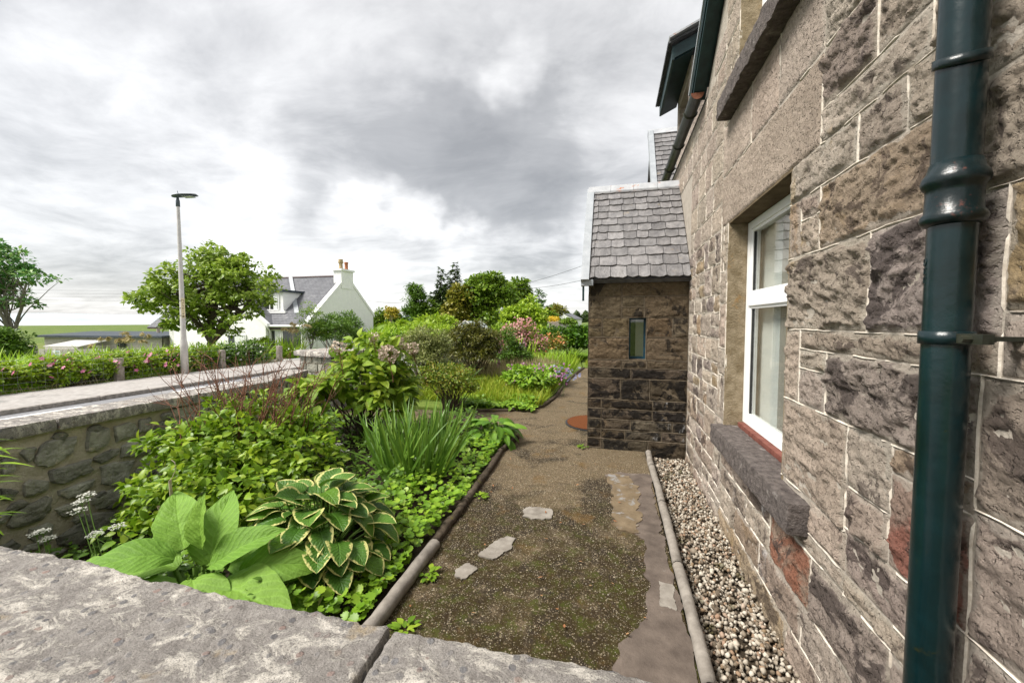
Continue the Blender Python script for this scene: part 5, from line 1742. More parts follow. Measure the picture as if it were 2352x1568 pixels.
def blade_clump(name, label, cat, c, rad, n, L, wd, mat, spread=.45, droop=(.1, .35, .7), parts=220, group=None, lean=(0, 0), ry=None, z=0.0):
    """sword-leaved clump: every blade an object until the limit, sharing a few meshes"""
    t_ = thing(name, label, cat, (c[0], c[1], z), group)
    ms = []
    for k, d in enumerate(droop):
        v, q, u, tt = leafT(6, 2, wd, .35, d, 'strap')
        ms.append(mk('blade', v, q, M[mat], {'rnd': np.full(len(v), k / 3), 'uu': u, 'tt': tt}))
    for k in range(min(n, parts)):
        a_, r_ = rs.rand() * 2 * math.pi, rad * rs.rand() ** .6
        dx, dy = math.cos(a_), math.sin(a_)
        p = np.array([c[0] + dx * r_, c[1] + dy * r_ * (ry or 1), z])
        D = np.array([[dx * spread * (.2 + r_ / rad) + rs.randn() * .12 + lean[0], dy * spread * (.2 + r_ / rad) + rs.randn() * .12 + lean[1], 1.0]])
        N = np.array([[dx * .2 + rs.randn() * .5 + .3, dy * .2 + rs.randn() * .5 - .7, .3]]) * -1
        A = frames(D, -N)[0]
        inst('blade', ms[rs.randint(len(ms))], t_, (A * L * rs.uniform(.55, 1.1), p))
    return t_


# ------------------------------------------------------------------ garden plants near the camera
# broad pale leaves rising behind the coping
inula = thing('broad_leaved_plant', 'clump of huge pale green crinkled leaves rising just behind the foreground coping', 'plant', (-2.15, 1.62, 0))
im = []
for k, (dr, fo, wv) in enumerate(((.35, .30, .03), (.55, .2, .035), (.2, .45, .03), (.75, .15, .03))):
    v, q, u, tt = leafT(18, 10, .46, fo, dr, 'ovate', wv)
    nz = (fbm(v * 11 + k * 9, 4, k, .6) - .5)
    v[:, 2] += nz * .085
    v[:, 0] *= 1 + .12 * (fbm(v * 9 + 40 + k, 3, k) - .5)
    rim = np.abs(u) > .95
    v[rim, 0] *= 1 + (np.arange(rim.sum()) % 2) * .05
    im.append(mk('leaf', v, q, M['l_inula'], {'rnd': np.full(len(v), k / 5), 'uu': u, 'tt': tt}, True))
ORGI = np.array([-2.15, 1.60, .0])
# base point, tip direction, length, roll (normal), mesh
for (bx, by, bz, dx, dy, dz, L, nx, ny, nz_, k) in ((-2.22, 1.68, .22, -.05, .25, .75, .48, .3, -.9, .5, 0), (-2.05, 1.66, .28, .55, .30, .45, .46, .1, -.7, .9, 1), (-1.98, 1.52, .26, .62, -.10, .22, .56, .0, -.35, 1, 0),
                                                 (-2.10, 1.50, .30, .45, -.35, .28, .50, -.1, -.3, 1, 3), (-2.28, 1.56, .30, -.55, -.15, .38, .50, .1, -.3, 1, 1), (-2.40, 1.60, .26, -.75, .10, .22, .56, 0, -.3, 1, 0),
                                                 (-2.20, 1.50, .26, -.20, -.55, .30, .50, .1, -.1, 1, 3), (-2.06, 1.56, .34, .25, .1, .5, .40, -.2, -.8, .7, 2), (-2.32, 1.62, .36, -.30, .15, .55, .42, .3, -.8, .6, 2),
                                                 (-1.90, 1.48, .20, .80, .05, .10, .52, .1, -.2, 1, 1), (-1.86, 1.42, .22, .60, -.40, .18, .46, 0, -.2, 1, 0), (-2.55, 1.52, .24, -.70, -.30, .12, .50, 0, -.2, 1, 3),
                                                 (-2.16, 1.60, .40, .05, -.10, .70, .30, 0, -.9, .3, 2), (-2.0, 1.40, .24, .30, -.6, .15, .46, 0, 0, 1, 1), (-2.62, 1.64, .16, -.80, .2, .06, .44, 0, -.1, 1, 1), (-2.36, 1.44, .28, -.4, -.5, .2, .44, 0, -.1, 1, 0),
        (-2.30, 1.78, .24, -.5, .35, .30, .46, .1, -.5, 1, 1), (-2.0, 1.80, .18, .5, .35, .20, .44, 0, -.5, 1, 0), (-2.45, 1.36, .22, -.6, -.2, .2, .48, 0, -.2, 1, 3), (-1.80, 1.62, .16, .7, .25, .16, .46, 0, -.3, 1, 3), (-2.15, 1.36, .32, .1, -.5, .25, .44, 0, 0, 1, 1),
        (-2.75, 1.50, .20, -.7, -.1, .16, .46, 0, -.2, 1, 0), (-1.72, 1.40, .16, .6, -.2, .05, .40, 0, -.1, 1, 1), (-2.5, 1.72, .30, -.35, .2, .45, .42, .2, -.8, .6, 0), (-1.92, 1.60, .30, .35, .15, .4, .42, -.1, -.7, .8, 1), (-2.24, 1.52, .38, -.15, -.2, .45, .40, .1, -.6, .8, 3)):
    A = frames(np.array([[dx * 1.15, dy * .9, dz * .48]]) + rs.randn(1, 3) * .05, np.array([[nx, ny * .8, nz_ + .25]]) + rs.randn(1, 3) * .12)[0]
    inst('leaf', im[k], inula, (A * L * np.array([1.15, 1, 1]), (bx, by + .03, bz * .9)))
tubes('stems', [limb((-2.15, 1.6, 0), (-2.15 + rs.randn() * .15, 1.58 + rs.randn() * .06, .28), .016, .012, 4) for _ in range(12)], M['greenstem'], inula)


def hosta(name, label, c, rad, h, n, mat, L, w_, seed, grp='hostas', vshape='heart'):
    t_ = thing(name, label, 'plant', (c[0], c[1], 0), grp)
    r_ = np.random.RandomState(seed)
    ms = []
    for k, (dr, fo) in enumerate(((.35, .25), (.55, .18), (.75, .3), (.22, .35))):
        v, q, u, tt = leafT(9, 8, w_, fo, dr, vshape, .012)
        v[:, 2] += .02 * np.cos(u * 9) * (1 - tt)
        ms.append(mk('leaf', v, q, M[mat], {'rnd': np.full(len(v), k / 4), 'uu': u, 'tt': tt}, True))
    st = []
    for k in range(n):
        f = (k + .5) / n
        el = math.acos(1 - f * .93)                        # from upright in the middle to nearly flat outside
        a_ = k * 2.39996 + r_.randn() * .2
        rr_ = rad * math.sin(el) * r_.uniform(.55, .80)
        zz_ = h * math.cos(el) * r_.uniform(.82, 1.05) + .05
        p = np.array([c[0] + math.cos(a_) * rr_, c[1] + math.sin(a_) * rr_, zz_])
        o = np.array([math.cos(a_), math.sin(a_), 0])
        D = o * (.5 + .6 * math.sin(el)) + np.array([0, 0, .55 * math.cos(el) - .28 * math.sin(el)]) + r_.randn(3) * .14
        N = o * (.55 * math.sin(el) - .25) + np.array([0, 0, .9]) + r_.randn(3) * .16
        A = frames(D[None], N[None])[0]
        inst('leaf', ms[r_.randint(4)], t_, (A * L * r_.uniform(.72, 1.12), p))
        st.append(limb((c[0] + math.cos(a_) * .04, c[1] + math.sin(a_) * .04, .0), p, .006, .004, 4, .05, .06))
    tubes('leaf_stalks', st, M['greenstem'], t_, 4, kind='stuff')
    return t_


hosta('hosta', 'large hosta with cream-edged dark green leaves in the bed', (-1.86, 2.16), .52, .46, 140, 'l_hosta', .185, .86, 5)
hosta('hosta', 'small plain green hosta beside the mossy edging, near the porch', (-1.52, 4.98), .40, .28, 44, 'l_hosta2', .24, .50, 8)

# leafy shrub in front of the road wall and the bare twigs standing in it
shrub('leafy_shrub', 'spreading bright green leafy shrub against the roadside wall', 'shrub', [(-3.50, 2.95, .28, .95, .66, .38), (-3.02, 2.65, .20, .72, .55, .30), (-3.85, 3.35, .36, .70, .6, .40), (-3.30, 3.55, .26, .62, .5, .32), (-3.35, 2.62, -.05, .85, .50, .34), (-3.8, 2.9, -.05, .6, .5, .36)], 8200, .072, 'l_shrub', LEAF_M, 300, .15, (-3.4, 3.1, -.3), 60, .007, up=.8)
tw = thing('twiggy_shrub', 'leafless red-brown twigs fanning out of the leafy shrub', 'shrub', (-3.65, 3.35, 0))
paths = []
for k in range(58):
    a_ = rs.uniform(-1, 1)
    b0 = np.array([-3.65 + a_ * .42 + rs.randn() * .1, 3.35 + rs.randn() * .22 + a_ * .15, .35])
    e = b0 + np.array([a_ * .42 + rs.randn() * .12, rs.randn() * .2, rs.uniform(.45, .88)])
    P_, r_ = limb(b0, e, .006, .0022, 7, .10)
    paths.append((P_, r_))
    for j in range(rs.randint(3, 6)):
        s_ = P_[rs.randint(2, 7)]
        e2 = s_ + np.array([a_ * .12 + rs.randn() * .10, rs.randn() * .1, rs.uniform(.06, .24)])
        q_ = limb(s_, e2, .003, .0013, 5, .12)
        paths.append(q_)
        if rs.rand() < .5:
            paths.append(limb(q_[0][2], q_[0][2] + rs.randn(3) * .05 + np.array([0, 0, .07]), .0018, .001, 3, .1))
tubes('twigs', paths, M['twig'], tw, 5, kind='stuff')
# dead forked stem by the broad leaves
ds = thing('dead_stem', 'pale dead forked stem standing behind the broad pale leaves', 'stem', (-2.72, 1.92, -.18))
b0 = np.array([-2.72, 1.92, -.18])
t1 = C(390, 1103, 2.42)
tubes('stem', [limb(b0, t1, .010, .008, 8, .02), limb(b0 * .62 + t1 * .38, C(363, 1162, 2.40), .008, .007, 5, .03), (np.array([t1, t1 + np.array([.02, 0, .02]), t1 + np.array([.05, 0, .07]), t1 + np.array([.045, 0, .115]), t1 + np.array([.02, 0, .128])]), np.full(5, .0022))], M['dead'], ds, 7)

# hydrangea: leaves one by one, last year's dry heads
hy = thing('hydrangea', 'tall bushy hydrangea with dried flower heads in the middle of the bed', 'shrub', (-3.27, 4.62, 0))
hm = []
for k, (dr, fo) in enumerate(((.25, .3), (.45, .2), (.12, .4))):
    v, q, u, tt = leafT(6, 4, .60, fo, dr, 'ovate', .015)
    hm.append((v, q, u, tt))
hmesh = [mk('leaf', v, q, M['l_hyd'], {'rnd': np.full(len(v), k / 3), 'uu': u, 'tt': tt}, True) for k, (v, q, u, tt) in enumerate(hm)]
HB = [(-3.28, 4.62, .62, .70, .66, .52), (-3.14, 4.64, .92, .52, .52, .42), (-3.66, 4.5, .62, .42, .40, .38), (-2.88, 4.62, .58, .40, .40, .38), (-3.07, 4.66, 1.18, .34, .34, .26)]
P, D, N, S, HC = clump_leaves(HB, 190, .13, 1700, .135, None, .75, .7, .40, .80, .25, -.35)
cf = np.array([math.sin(YAW), -math.cos(YAW), .4])
order = np.argsort(-(P - np.array([-3.3, 4.62, .7])) @ cf)
A = frames(D, N)
for k in order[:290]:
    inst('leaf', hmesh[rs.randint(3)], hy, (A[k] * S[k], P[k]))
k = order[290:]
V, Fc, at = scatter(hm[1], P[k], D[k], N[k], S[k])
obj('foliage', V, Fc, M['l_hyd'], hy, attrs=at, kind='stuff', smooth=True)
tubes('stems', [limb((-3.27 + rs.randn() * .08, 4.62 + rs.randn() * .08, 0), c, .012, .004, 6, .1) for c in HC[rs.choice(len(HC), 40, replace=False)]], M['bark'], hy, kind='stuff')
for px, py, d, r_ in ((778, 797, 4.72, .085), (893, 812, 4.55, .105), (858, 775, 4.95, .07), (912, 782, 5.3, .075), (926, 795, 5.35, .07), (948, 800, 5.3, .085), (735, 868, 5.0, .05), (765, 905, 4.9, .045)):
    c = C(px, py, d)
    n = int(95 * (r_ / .1) ** 1.3)
    dd = unit(n)
    P = c + dd * r_ * (.75 + .25 * rs.rand(n, 1)) * np.array([1, 1, .85])
    V, Fc, at = scatter(PETAL, P, dd * .5 + unit(n), dd + unit(n) * .5, np.full(n, r_ * .42))
    fh = obj('flower_head', V, Fc, M['dryflower'], hy, origin=c, attrs=at, kind='stuff')
    tubes('flower_stalk', [limb(c - np.array([0, 0, r_ * .3]), c + np.array([rs.randn() * .08, .1, -.34]), .004, .005, 5, .06)] + [limb(c - np.array([0, 0, r_]), c + x * r_ * .7, .002, .001, 3) for x in unit(8)], M['twig'], fh)

blade_clump('iris_clump', 'dense clump of upright dark green sword leaves before the hydrangea', 'plant', (-1.93, 3.62), .30, 250, .80, .034, 'l_iris', .45, (.05, .22, .5), 250, ry=1.1)
blade_clump('iris_clump', 'small tuft of sword leaves left of the hydrangea against the wall', 'plant', (-3.92, 4.05), .16, 46, .80, .036, 'l_iris', .35, (.05, .15, .3), 60)
blade_clump('iris_clump', 'few broad bright blades at the far left behind the coping', 'plant', (-3.62, 1.45), .06, 6, .85, .055, 'l_lily', .5, (.05, .12), 6, z=-.38)
# lily stalks at the picture's left edge
ly = thing('lily_stalk', 'lily stem with whorled narrow leaves leaning in at the left edge', 'plant', (-3.86, 1.52, -.42))
st_, lv = [], []
v, q, u, tt = leafT(5, 2, .17, .25, .45, 'lance')
lm = mk('leaf', v, q, M['l_lily'], {'rnd': np.full(len(v), .6), 'uu': u, 'tt': tt}, True)
for (x, y, h) in ((-3.86, 1.52, .92), (-3.98, 1.62, .8)):
    st_.append(limb((x, y, -.45), (x + .03, y, h), .008, .005, 6, .03))
    for k in range(22):
        a_ = k * 2.4
        z = h * (.3 + .7 * k / 22)
        D = np.array([[math.cos(a_), math.sin(a_), .35]])
        inst('leaf', lm, ly, (frames(D, np.array([[0, 0, 1.0]]))[0] * rs.uniform(.16, .24), (x + .02, y, z)))
tubes('stems', st_, M['greenstem'], ly)

# spirea bush with bare legs
shrub('spirea_bush', 'rounded spirea bush on dark bare stems with a few pink flowers', 'shrub', [(-2.74, 6.42, .58, .50, .50, .25), (-2.55, 6.3, .46, .36, .36, .22), (-3.0, 6.5, .62, .34, .36, .26)], 5200, .042, 'l_spirea', LEAF_S, 150, .10, (-2.72, 6.42, 0), 70, .008, low=-.3, flowers=('f_pink', 16, .018, 'flowers'))


def umbel(name, label, base, heads, mat='f_white', leafmat='l_cover', group='white umbel flowers', hs=.045):
    base = np.array(base, float)
    t_ = thing(name, label, 'wildflower', base, group)
    st, parts = [], []
    for hd in heads:
        hd = np.array(hd, float)
        fork = base * .35 + hd * .65
        st.append(limb(base, hd - np.array([0, 0, .03]), .0045, .003, 6, .05))
        for k in range(11):
            a_, r_ = k * 2.4, hs * math.sqrt((k + .3) / 11)
            c = hd + np.array([math.cos(a_) * r_, math.sin(a_) * r_, -.12 * r_ + rs.randn() * .003])
            st.append((np.array([hd - np.array([0, 0, .03]), c]), [.0012, .0009]))
            n = 7
            d = unit(n)
            d[:, 2] = np.abs(d[:, 2]) * .5
            parts.append(scatter(PETAL, c + d * .005, d, np.tile([0, 0, 1.0], (n, 1)) + d * .3, np.full(n, hs * .24)))
    tubes('stems', st, M['greenstem'], t_, 5, kind='stuff')
    V, Fc, at = join(parts)
    obj('flowers', V, Fc, M[mat], t_, attrs=at, kind='stuff')
    n = 26
    P = base + np.stack([rs.randn(n) * .07, rs.randn(n) * .07, rs.rand(n) * (np.array(heads)[:, 2].mean() - base[2]) * .75], -1)
    V, Fc, at = scatter(LEAF_M, P, unit(n) * np.array([1, 1, .3]), np.tile([0, -.2, 1.0], (n, 1)) + unit(n) * .3, np.full(n, .085))
    obj('leaves', V, Fc, M[leafmat], t_, attrs=at, kind='stuff')
    return t_


umbel('white_umbel', 'tallest white umbel flower in front of the roadside wall', (-3.42, 1.95, -.4), [C(200, 1135, 3.0), C(188, 1150, 2.98), C(180, 1170, 2.97)], hs=.055)
umbel('white_umbel', 'short white umbel flower beside the bright blades at far left', (-3.55, 1.72, -.42), [C(98, 1218, 2.75), C(110, 1235, 2.75), C(84, 1222, 2.75)])
umbel('white_umbel', 'cream umbel flower just left of the dead forked stem', (-3.0, 2.1, -.25), [C(270, 1207, 2.85), C(218, 1225, 2.85)], hs=.05)
umbel('white_umbel', 'spray of white umbels between the leafy shrub and the hydrangea', (-3.35, 4.05, .05), [C(640, 965, 4.7), C(655, 972, 4.7), C(628, 975, 4.7), C(660, 995, 4.6), C(690, 970, 4.7), C(690, 1010, 4.5), C(742, 1020, 4.4), C(722, 1000, 4.5), C(775, 1020, 4.3), C(790, 1035, 4.2)], hs=.05)
umbel('yellow_flower', 'small yellow and white flowers at the hydrangea foot', (-3.6, 4.2, .05), [C(697, 975, 4.6), C(694, 984, 4.6)], 'f_yellow', group=None, hs=.045)

# ground cover between the plants and the path
def palmate(n=9):
    """scalloped round leaf"""
    V = [(0, 0, 0)]
    k = n * 2
    for i in range(k + 1):
        a_ = -math.pi * .92 + 2 * math.pi * .92 * i / k
        r_ = 1.0 if i % 2 else .80
        V.append((math.sin(a_) * r_ * .5, math.cos(a_) * r_ * .5 + .1, .10 * (1 if i % 2 else .55)))
    return np.array(V), np.array([(0, i + 1, i + 2) for i in range(k)]), np.zeros(len(V)), np.ones(len(V)) * .5


PALM = palmate()
def cover(name, label, region, n, size, mat, z0=.02, h=.10, T=PALM, hole=()):
    P = region(n)
    for (x, y, r_) in hole:
        P = P[(P[:, 0] - x) ** 2 + (P[:, 1] - y) ** 2 > r_ * r_]
    n = len(P)
    d = fbm(np.c_[P * 3.0, np.zeros(n)], 3, 21)
    P3 = np.c_[P, np.where((P[:, 1] < 5.7), bed_z(P[:, 0], P[:, 1]), 0) + z0 + h * d * (.35 + rs.rand(n))]
    dirs_ = unit(n) * np.array([1, 1, .3])
    V, Fc, at = scatter(T, P3, dirs_, np.tile([0.05, -.25, 1.0], (n, 1)) + unit(n) * .38, size * (.5 + rs.rand(n) * .9))
    return obj(name, V, Fc, M[mat], origin=(P[:, 0].mean(), P[:, 1].mean(), 0), attrs=at, kind='stuff', label=label, cat='ground cover')


def near_edge(n):
    y = 1.0 + 4.4 * rs.rand(n) ** 1.05
    ed = np.interp(y, [1.0, 2.5, 3.3, 4.6, 5.3], [-1.25, -1.26, -1.27, -1.34, -1.28])
    x = ed - .015 - (rs.rand(n) ** 1.3) * np.interp(y, [1, 2, 3, 4.5, 5.4], [.75, .72, .68, .62, .3])
    return np.c_[x, y]


cover('ground_cover', 'low bright green lobed ground cover along the path edging', near_edge, 3000, .050, 'l_cover', .02, .15, hole=[(-1.86, 2.16, .34), (-1.93, 3.62, .27)])
cover('ground_cover', 'small dark leafy undergrowth filling the bed under the shrubs', lambda n: np.c_[rs.uniform(-4.6, -1.7, n), rs.uniform(1.0, 5.6, n)], 8200, .056, 'l_dark', .03, .28, LEAF_M)
cover('ground_cover', 'fresh green leafy mat at the curved corner of the far bed', lambda n: np.c_[-1.32 - 1.5 * rs.rand(n) ** .8, 6.75 + rs.rand(n) * .85 + .3 * 0], 2100, .085, 'l_cover', .04, .16, LEAF_M)
# seedlings in the moss of the path
def weeds(spots):
    for k, (x, y, r_) in enumerate(spots):
        n = 22
        a_ = rs.rand(n) * 6.28
        t_ = thing('path_weed', ['green weed rosette in the moss nearest the coping', 'weed tuft against the smooth concrete edging', 'single seedling in the dark moss near the foreground coping joint', 'weed tuft at the foot of the porch corner', 'weed sprig beside the brown mossy edging'][k], 'weed', (x, y, 0))
        V, Fc, at = scatter(LEAF_M, np.c_[x + np.cos(a_) * r_ * 1.1 * rs.rand(n), y + np.sin(a_) * r_ * 1.1 * rs.rand(n), .008 + .02 * rs.rand(n)], np.c_[np.cos(a_), np.sin(a_), np.full(n, .35)], np.tile([0, 0, 1.0], (n, 1)), r_ * rs.uniform(.5, 1.1, n))
        obj('leaves', V, Fc, M['l_shrub'], t_, attrs=at, kind='stuff')


weeds([(-1.02, 1.78, .055), (-1.10, 2.22, .055), (-.28, 1.66, .03), (-.36, 5.02, .05), (-1.15, 3.35, .05)])
n = 46
P = np.c_[rs.uniform(-1.8, .2, n), rs.uniform(1.3, 4.6, n), np.full(n, .016)]
P[:, 2] += np.where(P[:, 0] < -1.25, .06, 0)
V, Fc, at = scatter(leafT(2, 2, .5, .4, -.2), P, unit(n) * np.array([1, 1, .1]), np.tile([0, 0, 1.0], (n, 1)) + unit(n) * .3, rs.uniform(.015, .035, n))
obj('fallen_leaves', V, Fc, M['dryleaf'], origin=(-.8, 3, 0), attrs=at, kind='stuff', label='scattered brown fallen leaves on path and bed', cat='leaves')
# moss cushions on the near path
n = 5200
xy = np.c_[rs.uniform(-1.14, .20, n), 1.15 + 2.3 * rs.rand(n) ** 1.3]
k = fbm(np.c_[xy * 5.5, np.zeros(n)], 4, 31) + .06 * (xy[:, 1] < 1.9)
xy = xy[k > .53]
n = len(xy)
V, Fc, at = scatter(NEEDLE, np.c_[xy, np.full(n, .0)], np.c_[rs.randn(n, 2) * .6, np.ones(n)], unit(n), rs.uniform(.006, .016, n) * 1.4)
M['l_moss'] = leaf_mat('moss', (.05, .065, .006), (.10, .13, .010), (.17, .20, .02), .2, .9, .1)
obj('moss', V, Fc, M['l_moss'], origin=(-.5, 2, 0), attrs=at, kind='stuff', label='green moss tufts growing on the near path', cat='moss')

# ------------------------------------------------------------------ far side of the garden
def at(px, d, py=760):
    """ground point in pixel column px at camera depth d"""
    p = C(px, py, d)
    return np.array([p[0], p[1], float(terrain(p[0], p[1]))])


def bl(px, py, d, wpx, hpx, dep=None):
    """ellipsoid blob from its place and size in the photograph"""
    c = C(px, py, d)
    return (c[0], c[1], c[2], wpx / 2 * d / F, (dep if dep else wpx / 2 * d / F), hpx / 2 * d / F)


# lawn grass and seeding grass: uncountable
n = 26000
xy = np.c_[-1.25 - 4.2 * rs.rand(n), 7.1 + 10 * rs.rand(n) ** 1.2]
xy = xy[(xy[:, 0] > -5.5)]
n = len(xy)
V, Fc, a_t = scatter(BLADES[1], np.c_[xy, np.full(n, .04)], np.c_[rs.randn(n, 2) * .45, np.ones(n)], unit(n), rs.uniform(.10, .26, n) * 1.2)
obj('grass', V, Fc, M['l_grass'], origin=(-3, 11, 0), attrs=a_t, kind='stuff', label='long bright lawn grass behind the garden beds', cat='grass')
n = 2600
xy = np.c_[-1.5 - 2.6 * rs.rand(n), 9.6 + 3.2 * rs.rand(n)]
V, Fc, a_t = scatter(BLADES[0], np.c_[xy, np.full(n, .1)], np.c_[rs.randn(n, 2) * .25, np.ones(n)], unit(n), rs.uniform(.25, .5, n))
obj('seeding_grass', V, Fc, M['l_seed'], origin=(-3, 11, 0), attrs=a_t, kind='stuff', label='pinkish seeding grass heads before the pink shrub', cat='grass')
n = 2600
xy = np.c_[rs.uniform(-.95, .8, n), rs.uniform(13.8, 17.5, n)]
V, Fc, a_t = scatter(BLADES[1], np.c_[xy, np.full(n, .03)], np.c_[rs.randn(n, 2) * .45, np.ones(n)], unit(n), rs.uniform(.08, .22, n))
obj('grass', V, Fc, M['l_grass'], origin=(0, 15, 0), attrs=a_t, kind='stuff', label='short bright grass patch beyond the path end by the hedge', cat='grass')


def flower_cloud(parent, name, pts, mat, s, petals=4):
    P, D, N, r_ = [], [], [], []
    for p in pts:
        nn = nrmz(np.array([rs.randn() * .5, -.7 + rs.randn() * .4, .6]))
        e1 = nrmz(np.cross(nn, [0, .3, 1.0]))
        e2 = np.cross(nn, e1)
        k0 = rs.rand() * 6
        q = rs.rand()
        for k in range(petals):
            a_ = k0 + 2 * math.pi * k / petals
            P.append(p)
            D.append(e1 * math.cos(a_) + e2 * math.sin(a_) + nn * .2)
            N.append(nn)
            r_.append(q)
    V, Fc, a_t = scatter(PETAL, np.array(P), np.array(D), np.array(N), np.full(len(P), s), np.array(r_))
    return obj(name, V, Fc, M[mat], parent, attrs=a_t, kind='stuff')


for k, (px, d, py, w_, h_, m_, lab) in enumerate(((1025, 12.5, 780, 70, 50, 'l_lime', 'fresh green bush between the grey-green and dark olive bushes'), (905, 11.5, 790, 60, 44, 'l_shrub', 'low green bush behind the dried hydrangea heads'),
        (1150, 18, 775, 60, 50, 'l_shrub', 'leafy bush behind the dark olive bush toward the pink shrub'), (1240, 19, 775, 60, 44, 'l_lime', 'yellow-green bush between pink shrub and ivy hedge'), (985, 20, 765, 120, 34, 'l_lime', 'bright bank of foliage beyond the road behind the grey-green bush'))):
    shrub('garden_bush', lab, 'bush', [bl(px, py, d, w_, h_), bl(px + w_ * .25, py + h_ * .25, d, w_ * .6, h_ * .7), bl(px - w_ * .25, py + h_ * .25, d, w_ * .6, h_ * .7)], 3000, .006 * d + .02, m_, LEAF_S, 110, .016 * d, None, 14, .01, group='bushes in the far garden')
# mauve cranesbill and blue masterwort beside the path
g1, _ = shrub('cranesbill', 'leafy cranesbill clump with mauve flowers beside the far path', 'plant', [(-1.72, 8.35, .28, .48, .55, .26), (-1.9, 8.9, .30, .5, .6, .25)], 2300, .095, 'l_cover', LEAF_M, 90, .14, (-1.75, 8.5, 0), 30, .005, 'greenstem')
pts = [C(px + rs.randn() * 3, py + rs.randn() * 3, d) for px, py, d in zip(rs.uniform(1165, 1310, 120), rs.uniform(836, 882, 120), rs.uniform(8.3, 9.8, 120)) if py < 905]
flower_cloud(g1, 'flowers', pts, 'f_purple', .030)
tubes('flower_stalks', [limb(p, p - np.array([rs.randn() * .05, 0, .25]), .002, .003, 3) for p in pts[:90]], M['greenstem'], g1, 4, kind='stuff')
g2, _ = shrub('masterwort', 'green clump with blue-grey flowers next to the cranesbill at the path edge', 'plant', [(-1.50, 9.9, .22, .30, .7, .22)], 1500, .085, 'l_cover', LEAF_M, 60, .12, (-1.5, 9.9, 0), 20, .005, 'greenstem')
pts = [C(px, py, d) for px, py, d in zip(rs.uniform(1255, 1335, 60), rs.uniform(838, 876, 60), rs.uniform(9.2, 10.4, 60))]
flower_cloud(g2, 'flowers', pts, 'f_blue', .040, 6)
blade_clump('iris_clump', 'bright lime clump of fine upright blades at the bend of the far path', 'plant', (-1.72, 12.3), .55, 260, .78, .028, 'l_lily', .35, (.1, .3, .5), 260)
blade_clump('iris_clump', 'drooping green blades below the dark olive bush', 'plant', (-3.85, 8.55), .42, 150, .72, .034, 'l_iris', .5, (.3, .6, .9), 150, lean=(.25, -.1))
blade_clump('iris_clump', 'tall bright blades standing among the foxgloves', 'plant', tuple(at(1195, 12.5)[:2]), .30, 70, 1.15, .03, 'l_lily', .4, (.1, .3, .5), 70)
shrub('dark_bush', 'dark olive needle-leaved bush over the wall end', 'bush', [bl(1090, 782, 10.6, 118, 80), bl(1060, 776, 10.4, 70, 66), bl(1118, 790, 10.7, 70, 70), bl(1085, 815, 10.4, 110, 46)], 11000, .085, 'l_broom', LEAF_LONG, 190, .17, (*at(1090, 10.6)[:2], 0), 50, .012, up=.5)
shrub('grey_bush', 'grey-green round bush right of the hydrangea heads', 'bush', [bl(978, 790, 9.0, 110, 76), bl(955, 800, 8.8, 70, 66), bl(1000, 806, 9.0, 60, 60), bl(980, 825, 8.8, 100, 44)], 7600, .070, 'l_grey', LEAF_LONG, 150, .15, (*at(978, 9.0)[:2], 0), 60, .010, up=.7)
shrub('slender_bush', 'narrow upright dark green bush behind the foxgloves', 'bush', [bl(1168, 800, 12.0, 46, 100), bl(1190, 820, 12.2, 56, 70), bl(1150, 830, 11.9, 40, 50)], 3600, .10, 'l_dark', LEAF_LONG, 110, .16, (*at(1170, 12)[:2], 0), 30, .01)
pk, PC = shrub('pink_shrub', 'large shrub covered in salmon pink flowers by the lawn', 'shrub', [bl(1195, 772, 14, 80, 72), bl(1232, 800, 13.8, 60, 62), bl(1180, 785, 14, 70, 60)], 3400, .075, 'l_spirea', LEAF_S, 110, .2, (*at(1205, 14)[:2], 0), 30, .012)
pts = [c + unit(1)[0] * .17 + np.array([0, -.12, .06]) for c in PC[rs.choice(len(PC), 95)] for _ in range(13)]
flower_cloud(pk, 'flowers', pts, 'f_pink', .040)


def foxglove(label, base, top, n=26, white=False):
    base, top = np.array(base, float), np.array(top, float)
    t_ = thing('foxglove', label, 'wildflower', base, 'foxgloves')
    tubes('stem', [limb(base, top, .008, .004, 6, .02)], M['greenstem'], t_)
    V, Fc, rr_ = [], [], []
    for k in range(n):
        f = .45 + .52 * k / n
        o = base + (top - base) * f
        a_ = k * 2.4
        d = nrmz(np.array([math.cos(a_), math.sin(a_) - .4, -.55]))
        s = .055 * (1.1 - .55 * (k / n))
        v, f_ = tube([o, o + d * s * .4, o + d * s], [s * .12, s * .30, s * .42], 7)
        Fc += [tuple(i + len(V) for i in q_) for q_ in f_]
        V += list(v)
        rr_ += [rs.rand()] * len(v)
    obj('bells', np.array(V), Fc, M['f_white' if white else 'f_fox'], t_, attrs={'rnd': rr_}, kind='stuff', smooth=True)
    m_ = 14
    P = base + np.c_[rs.randn(m_, 2) * .05, rs.rand(m_) * .4]
    Vv, Ff, a_t = scatter(LEAF_M, P, unit(m_) + np.array([0, 0, .2]), np.tile([0, 0, 1.0], (m_, 1)), np.full(m_, .16))
    obj('leaves', Vv, Ff, M['l_cover'], t_, attrs=a_t, kind='stuff')


foxglove('tall foxglove spike right of the slender bush, nearest the lawn', (*G(1150, 850)[:2], 0), C(1148, 786, 11.2))
foxglove('lower foxglove spike leaning left of the tall one at the lawn edge', (*G(1146, 860)[:2], 0), C(1146, 822, 10.6), 16)
foxglove('foxglove spike standing before the pink shrub', (*G(1196, 842)[:2], 0), C(1196, 792, 11.8))
foxglove('pale foxglove spike against the pink shrub, highest on the right', (*G(1205, 835)[:2], 0), C(1205, 772, 12.4), 18)
foxglove('pink foxglove spike at the top of the pink shrub', (*G(1178, 832)[:2], 0), C(1175, 762, 12.8), 18)
